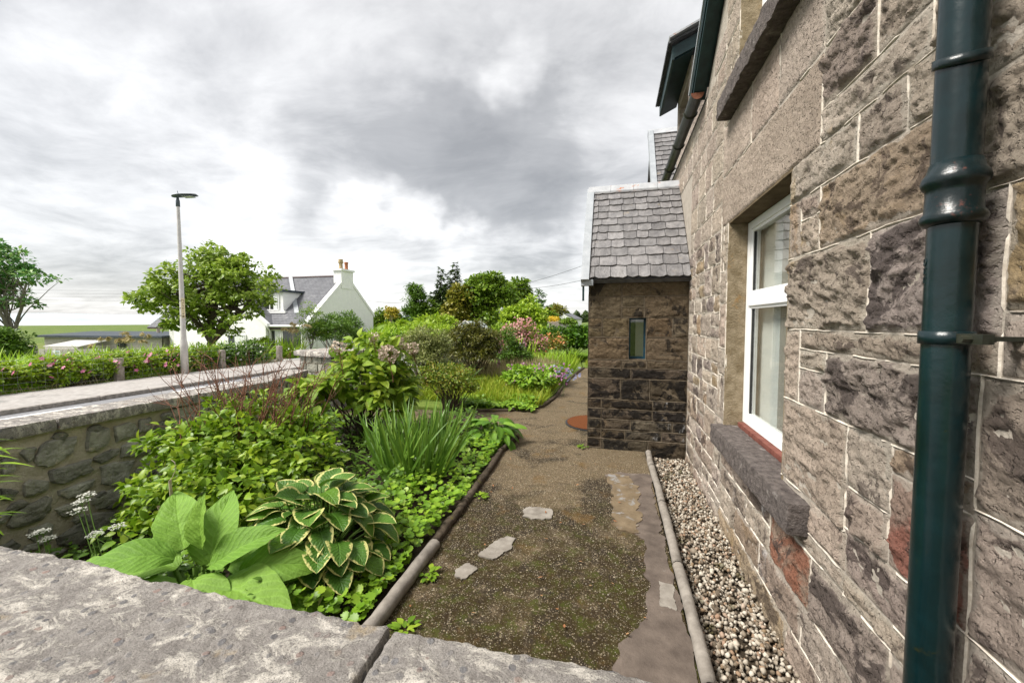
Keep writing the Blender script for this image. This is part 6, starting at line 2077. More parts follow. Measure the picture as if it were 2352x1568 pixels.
# clipped ivy hedge, fern and orange roses at the garden's end
hb = [bl(px, 782, 17.0, 26, 60, .5) for px in range(1262, 1375, 14)]
shrub('ivy_hedge', 'dense dark ivy hedge closing the garden beyond the path', 'hedge', hb, 8000, .13, 'l_hedge', LEAF_S, 220, .26, (*at(1315, 17)[:2], 0), 30, .015, up=.3, out=.9)
og, OC = shrub('orange_rose', 'orange flowering bush in front of the ivy hedge', 'shrub', [bl(1272, 790, 15.2, 44, 46)], 900, .08, 'l_olive', LEAF_S, 40, .2, (*at(1272, 15.2)[:2], 0), 12, .008)
flower_cloud(og, 'flowers', [c + unit(1)[0] * .15 + np.array([0, -.15, .05]) for c in OC], 'f_orange', .055, 5)
fn = thing('fern', 'arching fern at the hedge foot beside the porch corner', 'fern', (*at(1338, 15.5)[:2], 0))
FP, FD, FN, FS = [], [], [], []
for k in range(16):
    a_ = k * 2.4
    L = rs.uniform(.6, 1.0)
    for j in range(20):
        f = (j + 1) / 20
        p = np.array([fn.location[0] + math.cos(a_) * L * f, fn.location[1] + math.sin(a_) * L * f, .1 + L * (1.1 * f - .75 * f * f)])
        for sg in (-1, 1):
            FP.append(p)
            FD.append([-math.sin(a_) * sg + .3 * math.cos(a_), math.cos(a_) * sg + .3 * math.sin(a_), -.1])
            FN.append([0, 0, 1.0])
            FS.append(.20 * (1 - f) + .03)
V, Fc, a_t = scatter(LEAF_LONG, np.array(FP), np.array(FD), np.array(FN), np.array(FS))
obj('fronds', V, Fc, M['l_cover'], fn, attrs=a_t, kind='stuff')

# ------------------------------------------------------------------ across the road
# rose hedge, wire fence, pavement-side bushes
rh, RC = shrub('rose_hedge', 'wild rose hedge with pink flowers along the pavement behind the wire fence', 'hedge', [(-13.15, y, .32, .42, .50, .36) for y in np.arange(5.2, 9.2, .55)], 9500, .085, 'l_lime', LEAF_S, 300, .19, (-13.2, 7.0, -.05), 60, .01, up=.6)
pts = []
fc_ = [c for c in RC if c[0] > -13.35]
for k in range(110):
    c = fc_[rs.randint(len(fc_))]
    pts.append(c + np.array([.16, -.14, .06]) + rs.randn(3) * .06)
flower_cloud(rh, 'flowers', pts, 'f_rose', .058, 5)
for k, (y0, lab, m, nf) in enumerate(((9.35, 'lime green bush right of the roses behind the lamp column', 'l_lime', 0), (10.2, 'loose green bush just right of the lamp column', 'l_shrub', 0), (11.1, 'low bush with white blossom under the sycamore', 'l_dark', 1), (12.05, 'dark green bush with white blossom left of the round bush', 'l_dark', 1))):
    b_, BC = shrub('pavement_bush', lab, 'bush', [(-13.2, y0 + .1, .36, .5, .52, .42), (-13.4, y0 + .35, .30, .4, .45, .38)], 2600, .085, m, LEAF_S, 90, .18, (-13.2, y0, -.05), 20, .01)
    if nf:
        flower_cloud(b_, 'flowers', [c + unit(1)[0] * .1 + np.array([.1, -.1, .05]) for c in BC[:45]], 'f_white', .045, 5)
shrub('round_bush', 'neat rounded bright green bush in front of the white house porch', 'bush', [bl(598, 806, 17.2, 62, 62), bl(598, 822, 17.2, 60, 40)], 4200, .085, 'l_lime', LEAF_S, 130, .18, None, 20, .012)
shrub('cypress_bush', 'broad dark green cypress bush against the white gable', 'bush', [bl(772, 762, 19.5, 112, 74), bl(795, 745, 19.6, 50, 60), bl(745, 770, 19.4, 60, 56), bl(815, 770, 19.5, 40, 50)], 9000, .13, 'l_dark', LEAF_LONG, 230, .26, (*at(772, 19.5)[:2], -.5), 30, .02, up=.35)
tree('feathery_sapling', 'slender feathery sapling left of the cypress bush', (*at(712, 19.0)[:2], -.4), [bl(712, 735, 19.0, 50, 90), bl(700, 770, 19.0, 44, 70), bl(735, 760, 19.0, 40, 70)], 2200, .11, 'l_shrub', LEAF_LONG, 100, .22, .035, .6, 'barkgrey', 22, 3)


def plume_grass(label, c, n, h, spread):
    t_ = thing('plume_grass', label, 'grass', c, 'plume grasses')
    c = np.array(c, float)
    P = c + np.c_[rs.randn(120, 2) * .12, np.zeros(120)]
    V, Fc, a_t = scatter(BLADES[2], P, np.c_[rs.randn(120, 2) * .5, np.ones(120)], unit(120), rs.uniform(.5, 1.1, 120))
    obj('blades', V, Fc, M['l_lily'], t_, attrs=a_t, kind='stuff')
    st, P, D, N, S = [], [], [], [], []
    for k in range(n):
        e = c + np.array([rs.randn() * spread, rs.randn() * spread, h * rs.uniform(.75, 1.05)])
        pp, rr_ = limb(c, e, .006, .003, 6, .03)
        tip = e + np.array([rs.uniform(-.3, .35), rs.uniform(-.2, .2), -.02])
        q = np.vstack([pp, e + (tip - e) * .5 + np.array([0, 0, .07]), tip - np.array([0, 0, .08])])
        st.append((q, np.r_[rr_, .003, .002]))
        for j in range(60):
            f = rs.rand()
            o = e * (1 - f) + tip * f + np.array([0, 0, .10 * math.sin(f * 2.4) - .06 * f])
            P.append(o)
            D.append([tip[0] - e[0] + rs.randn() * .12, tip[1] - e[1] + rs.randn() * .12, -.25 + rs.randn() * .1])
            N.append(unit(1)[0])
            S.append(.18)
    tubes('stalks', st, M['dead'], t_, 4, kind='stuff')
    V, Fc, a_t = scatter(leafT(2, 1, .16, 0, .4, 'lance'), np.array(P), np.array(D), np.array(N), np.array(S))
    obj('plumes', V, Fc, M['l_plume'], t_, attrs=a_t, kind='stuff')


plume_grass('straw plume grass on the bank beside the white house porch', (*at(668, 17.0)[:2], -.1), 8, 1.75, .22)
plume_grass('straw plume grass above the rose hedge in front of the shed', (*at(255, 16)[:2], -.5), 6, 1.5, .35)
plume_grass('pale plume grass beside the shed, nearest the lamp column', (*at(315, 16)[:2], -.5), 7, 1.7, .25)
# verge grass behind the hedge
n = 9000
xy = np.c_[rs.uniform(-20, -13.3, n), rs.uniform(2, 15, n)]
V, Fc, a_t = scatter(BLADES[2], np.c_[xy, terrain(xy[:, 0], xy[:, 1]) - .05], np.c_[rs.randn(n, 2) * .4, np.ones(n)], unit(n), rs.uniform(.5, 1.0, n) * 1.1)
obj('verge_grass', V, Fc, M['l_lily'], origin=(-16, 8, -.2), attrs=a_t, kind='stuff', label='tall rough grass behind the rose hedge', cat='grass')
n = 800
xy = np.c_[rs.uniform(-13.05, -12.6, n), rs.uniform(2, 13, n)]
V, Fc, a_t = scatter(BLADES[1], np.c_[xy, np.full(n, -.06)], np.c_[rs.randn(n, 2) * .5, np.ones(n)], unit(n), rs.uniform(.12, .3, n))
obj('verge_grass', V, Fc, M['l_seed'], origin=(-12.8, 8, 0), attrs=a_t, kind='stuff', label='dry grass fringe along the back of the pavement', cat='grass')
shrub('variegated_bush', 'yellow variegated bush between the weathered fence posts', 'bush', [(-13.5, 4.55, .42, .34, .36, .5)], 1500, .10, 'l_yellow', LEAF_S, 60, .16, (-13.5, 4.5, -.05), 12, .01)
shrub('pavement_bush', 'low flowering bush at the left edge behind the wire mesh', 'bush', [(-13.3, 3.2, .20, .45, .8, .38)], 1700, .09, 'l_shrub', LEAF_S, 60, .18, (-13.3, 3.2, -.05), 12, .01)

# wire mesh fence with weathered posts
fence = thing('wire_fence', 'low wire mesh fence on weathered posts along the pavement', 'fence', (-12.82, 7, -.05))
for k, y in enumerate((1.6, 4.72, 7.7, 10.6, 13.0)):
    V, q = rbox((-12.9, y - .09, -.15), (-12.74, y + .09, 1.0 if k == 1 else .62), .06, .02, .03, 70 + k, 9)
    obj('post', V, q, M['post'], fence, origin=(-12.82, y, -.1), smooth=True)
for z in (.08, .22, .36, .50, .62, .74):
    tubes('wire', [(np.array([(-12.80, y, z + .01 * math.sin(y * 3)) for y in np.linspace(-1, 13, 30)]), .003)], M['wire'], fence, 4)
tubes('mesh_stays', [(np.array([(-12.80, y, .06), (-12.80, y, .75)]), .002) for y in np.arange(-1, 13, .22)], M['wire'], fence, 4, kind='stuff')
gate = thing('board_fence', 'pale board fence with a square gatepost at the far left by the shed', 'fence', (*at(120, 21)[:2], -.6))
for k, px in enumerate(range(86, 236, 14)):
    a0, a1 = at(px, 21.5), at(px + 12.6, 21.5)
    hgt = .98
    MB().hexa([(a0[0], a0[1], -.9), (a1[0], a1[1], -.9), (a1[0], a1[1] + .04, -.9), (a0[0], a0[1] + .04, -.9), (a0[0], a0[1], -.9 + hgt), (a1[0], a1[1], -.9 + hgt), (a1[0], a1[1] + .04, -.9 + hgt), (a0[0], a0[1] + .04, -.9 + hgt)]).build('board', M['woodgrey'], gate, origin=a0)
gp = at(66, 17.5)
V, q = rbox((gp[0] - .17, gp[1] - .17, -.6), (gp[0] + .17, gp[1] + .17, .52), .1, .006, .02, 3)
obj('gatepost', V, q, M['woodgrey'], thing('gatepost', 'square pale timber gatepost at the left edge by the shore', 'gatepost', gp), smooth=True)


def arrow(label, px, py, flip):
    t_ = thing('arrow_sign', label, 'sign', C(px, py + 4, 20.6), 'arrow signs')
    s = 20.6 / F
    ex_, ez_ = np.array([math.cos(YAW), math.sin(YAW), 0]) * s, np.array([0, 0, 1.0]) * s
    c = C(px, py, 20.6)
    f = -1 if flip else 1
    P = [c + ex_ * x * f + ez_ * z for x, z in ((-9, 2), (2, 2), (2, 5), (10, 0), (2, -5), (2, -2.2), (-9, -2.2))]
    if flip:
        P = P[::-1]
    bk = np.array([-math.sin(YAW), math.cos(YAW), 0]) * .02
    MB().prism(P, bk, (0, 0, 0)).build('arrow_board', M['sign'], t_)
    P = [c - bk * .2 + ex_ * x * f + ez_ * z for x, z in ((-7, 1), (0, 1), (0, -1.2), (-7, -1.2))]
    MB().prism(P, (0, 0, 0), -bk * .1).build('lettering', M['signblue'], t_)


arrow('white arrow sign pointing left on the pale board fence', 128, 807, True)
arrow('white arrow sign pointing right, below the left-pointing one', 134, 815, False)

# long shed with a lean-to
sh = thing('timber_shed', 'long low weathered board shed with a dark felt roof near the shore', 'shed', (*at(230, 30)[:2], -1.8))


def quad_boards(parent, a, b, z0, z1, n, t=.03):
    """horizontal boards between ground points a and b"""
    a, b = np.array(a[:2], float), np.array(b[:2], float)
    d = (b - a) / np.linalg.norm(b - a)
    nn = np.array([d[1], -d[0]])
    if nn[1] > 0:
        nn = -nn
    for k in range(n):
        y0, y1 = z0 + (z1 - z0) * k / n, z0 + (z1 - z0) * (k + 1) / n + .01
        P = [(*(a + nn * .03), y0), (*(b + nn * .03), y0), (*(b + nn * .0), y0), (*a, y0), (*(a + nn * .008), y1), (*(b + nn * .008), y1), (*b, y1), (*a, y1)]
        MB().hexa(P).build('board', M['woodgrey'], parent, origin=(*((a + b) / 2), y0))


A0, A1 = C(103, 790, 31), C(372, 790, 29.5)
quad_boards(sh, A0, A1, -1.6, .38, 11)
dd = nrmz(np.array([A1[0] - A0[0], A1[1] - A0[1]]))
bk = np.array([-dd[1], dd[0]]) * 3.4
if bk[1] < 0:
    bk = -bk
e0, e1 = A0[:2] - dd * .35 - bk * .1, A1[:2] + dd * .4 - bk * .1
MB().hexa([(*e0, .36), (*e1, .36), (*(e1 + bk * 1.1), .62), (*(e0 + bk * 1.1), .62), (*e0, .50), (*e1, .50), (*(e1 + bk * 1.1), .74), (*(e0 + bk * 1.1), .74)]).build('felt_roof', M['felt'], sh)
MB().hexa([(*(A0[:2] + bk * .04), -1.9), (*(A1[:2] + bk * .04), -1.9), (*(A1[:2] + bk), -1.9), (*(A0[:2] + bk), -1.9), (*(A0[:2] + bk * .04), .35), (*(A1[:2] + bk * .04), .35), (*(A1[:2] + bk), .5), (*(A0[:2] + bk), .5)]).build('shed_body', M['woodgrey'], sh)
for px in (268, 196):
    w0, w1 = C(px, 785, 29.95), C(px + 20, 785, 29.8)
    MB().hexa([(w0[0], w0[1] - .08, -.35), (w1[0], w1[1] - .08, -.35), (w1[0], w1[1], -.35), (w0[0], w0[1], -.35), (w0[0], w0[1] - .08, .15), (w1[0], w1[1] - .08, .15), (w1[0], w1[1], .15), (w0[0], w0[1], .15)]).build('window', M['darkglass'], sh)
L0, L1 = C(104, 795, 28.2), C(178, 795, 28.0)
quad_boards(sh, L0, L1, -1.6, -.25, 8)
q0, q1 = L1[:2], L1[:2] + bk * .45
quad_boards(sh, q0, q1, -1.6, -.2, 8)
MB().hexa([(*(L0[:2] - dd * .2), -.24), (*(L1[:2] + dd * .15), -.24), (*(L1[:2] + bk * .55), .10), (*(L0[:2] + bk * .55 - dd * .2), .10), (*(L0[:2] - dd * .2), -.17), (*(L1[:2] + dd * .15), -.17), (*(L1[:2] + bk * .55), .17), (*(L0[:2] + bk * .55 - dd * .2), .17)]).build('lean_to_roof', M['tin'], sh)
for k, px in enumerate((113, 147)):
    w0, w1 = C(px, 795, 28.0), C(px + 12, 795, 28.0)
    MB().box((min(w0[0], w1[0]), w0[1] - .14, -1.3), (max(w0[0], w1[0]), w0[1] - .03, -.4)).build('doorway', M['darkglass'], sh)

# street lamp
LX, LY = -12.35, 9.05
lamp = thing('street_lamp', 'galvanised street lamp column with a flat grey lantern by the pavement', 'street lamp', (LX, LY, .03))
MB().lathe((LX, LY, .03), [(0, .095), (.9, .092), (1.0, .075), (1.05, .070), (5.0, .040), (5.02, .038)], 20).build('column', M['galv'], lamp, smooth=True)
MB().lathe((LX, LY, 4.93), [(0, .052), (.16, .050), (.22, .034), (.27, .026)], 16).build('spigot', M['lampdark'], lamp, smooth=True)
hd = np.array([LX, LY, 5.23])
dr = nrmz(np.array([.93, .30, .06]))
sd_ = nrmz(np.array([-.30, .93, 0]))
V = []
for (l, w_, zu, zd) in ((-.16, .03, .0, -.02), (-.08, .11, .05, -.045), (.10, .17, .075, -.05), (.30, .17, .065, -.03), (.48, .14, .05, -.01), (.52, .10, .035, .0)):
    o = hd + dr * l
    V += [o + sd_ * w_ + np.array([0, 0, .01]), o + np.array([0, 0, zu]), o - sd_ * w_ + np.array([0, 0, .01]), o + np.array([0, 0, zd])]
Fc = [(j * 4 + i, j * 4 + (i + 1) % 4, (j + 1) * 4 + (i + 1) % 4, (j + 1) * 4 + i) for j in range(5) for i in range(4)] + [(3, 2, 1, 0), (20, 21, 22, 23)]
ln = obj('lantern', V, Fc, M['lampdark'], lamp)
o = hd + dr * .30 - np.array([0, 0, .037])
MB().hexa([o + dr * a_ + sd_ * b_ + np.array([0, 0, z]) for z in (-.006, .004) for a_, b_ in ((-.13, -.10), (.15, -.09), (.15, .09), (-.13, .10))]).build('lens', M['glasspale'], ln)
tubes('photocell', [(np.array([hd + dr * .02 + np.array([0, 0, .05]), hd + dr * -.0 + np.array([0, 0, .15])]), .008)], M['lampdark'], ln)
# number plate strapped to the column, reading down
pd = nrmz(np.array([.80, -.60, 0]))
ps_ = np.array([-pd[1], pd[0], 0])
pc = np.array([LX, LY, 1.98]) + pd * .070 + ps_ * .018
pq = [pc + ps_ * a_ + np.array([0, 0, b_]) for a_, b_ in ((-.042, -.29), (.042, -.29), (.042, .29), (-.042, .29))]
npl = MB().prism(pq, (0, 0, 0), pd * .012).build('number_plate', M['plate'], lamp)
for z in (1.76, 1.98, 2.20):
    MB().lathe((LX, LY, z), [(-.008, .066), (-.007, .071), (.007, .071), (.008, .066)], 20).build('strap', M['gutter'], lamp)
for k, ch in enumerate('NVS016'):
    cu = bpy.data.curves.new('digit', 'FONT')
    cu.body, cu.size, cu.align_x = ch, .085, 'CENTER'
    ob = bpy.data.objects.new('digit', cu)
    COL.objects.link(ob)
    bpy.context.view_layer.update()
    me_ = bpy.data.meshes.new_from_object(ob.evaluated_get(bpy.context.evaluated_depsgraph_get()))
    bpy.data.objects.remove(ob)
    v = np.array([q.co for q in me_.vertices])
    c = pc + pd * .0135 + np.array([0, 0, .20 - k * .078])
    obj('digit', c + v[:, :1] * ps_ + v[:, 1:2] * np.array([0, 0, 1.0]), [tuple(p.vertices) for p in me_.polygons], M['ink'], npl)
MB().prism([pc + pd * .0135 + ps_ * a_ + np.array([0, 0, b_]) for a_, b_ in ((-.025, -.265), (.025, -.265), (.025, -.225), (-.025, -.225))], (0, 0, 0), pd * .001).build('digit', M['ink'], npl)

# ------------------------------------------------------------------ white cottage
wh = thing('white_cottage', 'white roughcast cottage with grey slate roof, dormer and gable chimney', 'house', (-22, 24, -1))
GX, RY, RZ, EZ, Y0, Y1 = -19.0, 25.6, 4.85, 2.2, 22.45, 28.8
slope = (RZ - EZ) / (RY - Y0)
mb = MB()
mb.prism([(0, Y0, -1.2), (0, Y0, EZ), (0, RY, RZ - .12), (0, Y1, EZ), (0, Y1, -1.2)], (-32, 0, 0), (GX, 0, 0))
wl = mb.build('wall', M['render'], wh)
# front range under the lower part of the roof
mb = MB()
mb.prism([(0, 21.35, -1.2), (0, 21.35, 1.22), (0, Y0 - .002, 2.10), (0, Y0 - .002, -1.2)], (-30, 0, 0), (-19.15, 0, 0))
mb.build('front_range', M['render'], wh)
MB().box((-21.6, 21.25, -1.3), (-19.1, 21.34, -.28)).build('base_course', M['kerbstone'], wh)


def roofz(y):
    return RZ + .06 - slope * abs(RY - y)


def slated(name, x0, x1, y0, y1, rows, parent):
    """lapped slate courses with staggered joints, from eave y0 up to y1"""
    V, Fc, ts = [], [], np.linspace(0, 1, rows + 1)
    for k in range(rows):
        a_, b_ = y0 + (y1 - y0) * ts[k], y0 + (y1 - y0) * min(1, ts[k + 1] + .25 / rows)
        za, zb = roofz(a_) + .03, roofz(b_) + .004
        x = x0 - (k % 2) * .15
        while x < x1:
            l, r_ = max(x0, x) + .006, min(x1, x + .30) - .006
            x += .30
            if r_ - l < .03:
                continue
            j = rs.uniform(-.006, .006)
            b0 = len(V)
            V += [(l, a_ + j, za + j), (r_, a_ + j, za + j), (r_, b_, zb), (l, b_, zb), (l, a_ + j, za - .025), (r_, a_ + j, za - .025)]
            Fc += [(b0, b0 + 1, b0 + 2, b0 + 3), (b0 + 4, b0 + 5, b0 + 1, b0)]
    return obj(name, V, Fc, M['greyslate'], parent, kind='stuff')


mb = MB()
mb.prism([(0, 21.15, roofz(21.15) - .01), (0, RY, RZ + .05), (0, Y1 + .15, roofz(Y1 + .15) - .01), (0, Y1 + .15, roofz(Y1 + .15) - .12), (0, RY, RZ - .07), (0, 21.15, roofz(21.15) - .12)], (-32.2, 0, 0), (GX - .30, 0, 0))
rf = mb.build('roof', M['ridge'], wh)
slated('slates', -32.2, GX - .28, 21.13, RY, 34, rf)
for k in range(30):
    x = -32.2 + k * .44
    if x + .43 > GX - .5:
        break
    MB().prism([(0, RY - .13, RZ + .03), (0, RY - .05, RZ + .13), (0, RY + .05, RZ + .13), (0, RY + .13, RZ + .03)], (x, 0, 0), (x + .43, 0, 0)).build('ridge_tile', M['ridge'], rf)
# gable copings
for ya in (21.2, Y1 + .16):
    P = [(0, ya, roofz(ya) + .06), (0, RY, RZ + .14), (0, RY, RZ - .10), (0, ya, roofz(ya) - .18)]
    if ya > RY:
        P = P[::-1]
    MB().prism(P, (GX - .30, 0, 0), (GX + .04, 0, 0)).build('gable_coping', M['upvc'], wh)
# lead valley strip
v0, v1 = np.array([-23.9, RY - .1, RZ + .08]), np.array([-20.4, 22.2, roofz(22.2) + .07])
MB().hexa([v0 + np.array([-.17, 0, 0]), v1 + np.array([-.17, 0, 0]), v1 + np.array([.2, 0, 0]), v0 + np.array([.17, 0, 0])] + [p + np.array([0, 0, .03]) for p in (v0 + np.array([-.17, 0, 0]), v1 + np.array([-.17, 0, 0]), v1 + np.array([.2, 0, 0]), v0 + np.array([.17, 0, 0]))]).build('lead_valley', M['lead'], rf)
# chimney
ch = MB().box((GX - .62, RY - .68, RZ - .9), (GX + .035, RY + .66, 5.22)).build('chimney', M['render'], wh)
MB().box((GX - .72, RY - .78, 5.221), (GX + .13, RY + .76, 5.36)).build('chimney_cap', M['upvc'], ch)
MB().lathe((GX - .3, RY - .28, 5.36), [(0, .17), (.08, .17), (.10, .14), (.40, .13), (.45, .17), (.50, .20), (.56, .17), (.62, .15), (.70, .17), (.72, .15)], 14).build('chimney_pot', M['pot_buff'], ch, smooth=True)
MB().lathe((GX - .3, RY + .34, 5.36), [(0, .15), (.06, .15), (.08, .125), (.45, .12), (.50, .15), (.58, .15), (.60, .13)], 14).build('chimney_pot', M['pot_red'], ch, smooth=True)


def house_window(parent, x0, x1, z0, z1, y, cols, name='window', curtain=True, f=.07):
    mb = MB()
    for xx in np.linspace(x0, x1 - f, cols + 1):
        mb.box((xx, y - .06, z0), (xx + f, y + .02, z1))
    mb.box((x0 + f, y - .059, z0), (x1 - f, y + .02, z0 + f)).box((x0 + f, y - .059, z1 - f), (x1 - f, y + .02, z1))
    w_ = mb.build(name, M['upvc'], parent, origin=((x0 + x1) / 2, y, z0))
    e = np.linspace(x0, x1 - f, cols + 1)
    for k in range(cols):
        MB().box((e[k] + f, y - .03, z0 + f), (e[k + 1], y - .02, z1 - f)).build('pane', M['darkglass'], w_)
        if curtain and k == cols - 1:
            xs_ = np.linspace(e[k] + f + .35 * (e[k + 1] - e[k]), e[k + 1] - .06, 13)
            V = [(x, y - .032 - .004 * (i % 2), z0 + f) for i, x in enumerate(xs_)] + [(x, y - .032 - .004 * (i % 2), z1 - f) for i, x in enumerate(xs_)]
            obj('curtain', V, [(i, i + 1, 14 + i, 13 + i) for i in range(12)], M['curtain'], w_)
    return w_


# dormer
dw_ = MB().box((-23.6, 22.3, 2.1), (-21.55, 24.8, 3.55)).build('dormer', M['render'], wh, origin=(-22.6, 22.3, 2.1))
MB().box((-23.75, 22.12, 3.551), (-21.4, 24.9, 3.70)).build('dormer_roof', M['felt'], dw_)
MB().box((-23.8, 22.18, 2.12), (-21.3, 22.299, 2.28)).build('dormer_apron', M['upvc'], dw_)
house_window(dw_, -23.35, -21.85, 2.32, 3.42, 22.29, 2)
# sun porch windows, gutter
house_window(wh, -21.62, -20.85, -.22, 1.05, 21.34, 1, curtain=True)
house_window(wh, -20.75, -19.2, -.22, 1.05, 21.34, 1, curtain=False)
MB().box((-21.7, 21.24, -.30), (-19.12, 21.34, -.222)).build('sill', M['upvc'], wh)
tubes('gutter', [(np.array([(-21.7, 21.08, 1.27), (-19.0, 21.08, 1.27)]), .07)], M['upvc'], wh, 8)
# cross gable to the left
CXm, CZ = -25.6, 4.35
sl2 = (CZ - 1.42) / 3.9
mb = MB().prism([(-29.5, 0, -1.2), (-21.7, 0, -1.2), (-21.7, 0, 1.42), (CXm, 0, CZ), (-29.5, 0, CZ - sl2 * 3.9 if False else 1.42)], (0, 20.98, 0), (0, 22.2, 0))
cg = mb.build('cross_gable', M['render'], wh)
for sg, xe in ((1, -21.5), (-1, -29.7)):
    ze = CZ + .06 - sl2 * abs(xe - CXm)
    P = [(CXm, 0, CZ + .18), (xe, 0, ze + .10), (xe, 0, ze - .12), (CXm, 0, CZ - .04)]
    MB().prism(P if sg < 0 else P[::-1], (0, 20.90, 0), (0, 21.15, 0)).build('gable_coping', M['upvc'], cg)
    P = [(CXm, 0, CZ + .10), (xe, 0, ze + .03), (xe, 0, ze - .05), (CXm, 0, CZ)]
    MB().prism(P, (0, 21.151, 0), (0, 25.5, 0)).build('cross_roof', M['greyslate'], cg)
house_window(cg, -24.75, -23.25, -.30, .72, 20.97, 1)
tubes('downpipe', [(np.array([(-21.62, 20.9, 1.30), (-21.55, 21.0, 1.15), (-21.58, 21.2, .95), (-21.58, 21.2, -.9)]), .05)], M['upvc'], wh, 8)

# ------------------------------------------------------------------ trees and far things
tree('sycamore', 'broad sycamore with big pale leaves beside the street lamp', (*at(484, 17.0)[:2], -.4), [bl(470, 660, 17, 190, 130), bl(395, 680, 16.6, 150, 110), bl(560, 655, 17, 150, 110), bl(500, 610, 17.2, 130, 80), bl(590, 692, 16.8, 64, 56), bl(440, 735, 16.6, 130, 80), bl(545, 715, 16.6, 110, 80), bl(350, 700, 16.5, 80, 80), bl(500, 755, 16.4, 90, 50), bl(480, 600, 17.2, 90, 70)], 9800, .175, 'l_syc', LEAF_M, 300, .32, .17, 1.1, 'bark', 60, 5, low=-.8)
tree('pale_tree', 'loose-crowned tree leaning in at the left edge of the picture', (*at(25, 16.0)[:2], -.5), [bl(0, 640, 16, 150, 110), bl(-30, 585, 16, 110, 80), bl(85, 642, 15.8, 76, 34), bl(15, 700, 15.9, 110, 50), bl(-60, 680, 16, 150, 140), bl(10, 745, 15.8, 80, 34)], 5600, .15, 'l_ash', LEAF_M, 170, .28, .10, 1.5, 'barkgrey', 46, 4, low=-.3)
shrub('dark_shrub', 'dense green shrub at the foot of the leaning tree at the left edge', 'bush', [bl(12, 800, 15.2, 80, 80)], 2600, .14, 'l_dark', LEAF_S, 90, .28, None, 16, .015)
tree('ash_tree', 'dark full-crowned tree in the middle of the far tree group', (*at(1112, 38)[:2], .1), [bl(1095, 690, 38, 90, 90), bl(1120, 660, 38, 90, 56), bl(1140, 690, 38, 80, 80), bl(1105, 735, 37.5, 80, 60)], 9500, .36, 'l_tree', LEAF_S, 200, .62, .22, 2.2, 'bark', 36, 4, low=-.8)
tree('birch_tree', 'airy tree behind the lamp post right of the dark ash', (*at(1190, 42)[:2], .2), [bl(1185, 675, 42, 76, 64), bl(1200, 700, 42, 66, 56), bl(1165, 700, 42, 70, 70), bl(1180, 735, 41.5, 90, 40)], 5600, .36, 'l_tree', LEAF_S, 150, .6, .18, 3.2, 'bark', 60, 5, low=-.3)
tree('olive_tree', 'yellowish olive tree left of the dark ash', (*at(1058, 37)[:2], .1), [bl(1058, 700, 37, 60, 90), bl(1045, 720, 37, 60, 60), bl(1072, 735, 37, 50, 50)], 4600, .30, 'l_olive', LEAF_S, 150, .5, .14, 1.6, 'bark', 40, 4)
tree('lime_tree', 'rounded lime green bushy tree behind the pink shrub', (*at(1208, 23)[:2], .0), [bl(1190, 735, 23, 74, 60), bl(1222, 745, 23, 66, 70), bl(1215, 712, 24, 44, 50), bl(1185, 765, 22.5, 80, 46)], 7600, .19, 'l_lime', LEAF_S, 190, .40, .10, .8, 'bark', 30, 4, low=-.8)
conifer('spruce_tree', 'tall dark spruce, higher of the two pointed conifers', (*at(1046, 52)[:2], .2), 9.0, 1.9, group='far conifers', n_whorl=21, size=.75, dens=2.0)
conifer('spruce_tree', 'dark pointed spruce left of the tallest conifer', (*at(1014, 51)[:2], .2), 8.1, 2.0, group='far conifers', n_whorl=20, size=.75, dens=2.0)
conifer('spruce_tree', 'slim spruce between the two tall conifers', (*at(1030, 55)[:2], .2), 8.0, 1.5, group='far conifers', n_whorl=18, size=.7, dens=1.8)
conifer('cypress_tree', 'dark ragged cypress right of the broad trees', (*at(1238, 46)[:2], .2), 5.3, 2.4, 'l_hedge', 13, 'far conifers', -.05, .55, 1.6, .02)
tree('cypress_tree', 'rounded dark green evergreen standing right of the white cottage', (*at(954, 44)[:2], -.2), [bl(955, 690, 44, 44, 70), bl(952, 668, 44, 30, 40), bl(957, 725, 44, 62, 56)], 6500, .34, 'l_dark', LEAF_LONG, 170, .5, .2, 1.0, 'bark', 20, 3)
for k, (px, d, py, w_, h_, m, lab) in enumerate(((880, 46, 738, 44, 56, 'l_tree', 'dark small tree beside the cottage gable'), (908, 44, 738, 30, 50, 'l_dark', 'small pointed dark tree right of the cottage gable'), (985, 44, 725, 50, 60, 'l_tree', 'leafy tree below the two pointed spruces'),
                                              (1000, 34, 745, 90, 36, 'l_lime', 'pale green thicket in front of the spruces'), (940, 30, 756, 130, 26, 'l_lime', 'bright green bank of bushes right of the cottage'), (1262, 40, 735, 34, 40, 'l_tree', 'dark bush at the cypress foot'))):
    tree('thicket_tree', lab, (*at(px, d)[:2], float(at(px, d)[2])), [bl(px, py, d, w_, h_), bl(px + w_ * .3, py + 6, d, w_ * .6, h_ * .7), bl(px - w_ * .3, py + 5, d, w_ * .6, h_ * .7)], 2600, .26, m, LEAF_S, 90, .45, .08, .6, 'bark', 14, 3, group='small trees beyond the garden')
tree('rowan_tree', 'little bare-stemmed tree with orange-tinged leaves by the cottage', (*at(898, 40)[:2], -.2), [bl(898, 722, 40, 28, 34)], 700, .22, 'l_yellow', LEAF_S, 40, .35, .06, 1.4, 'dead', 12, 3)
tree('thorn_tree', 'small round airy tree before the distant white house', (*at(1276, 62)[:2], .5), [bl(1276, 716, 62, 44, 26), bl(1268, 724, 62, 36, 26)], 2400, .34, 'l_olive', LEAF_S, 100, .7, .12, 1.6, 'bark', 26, 4)
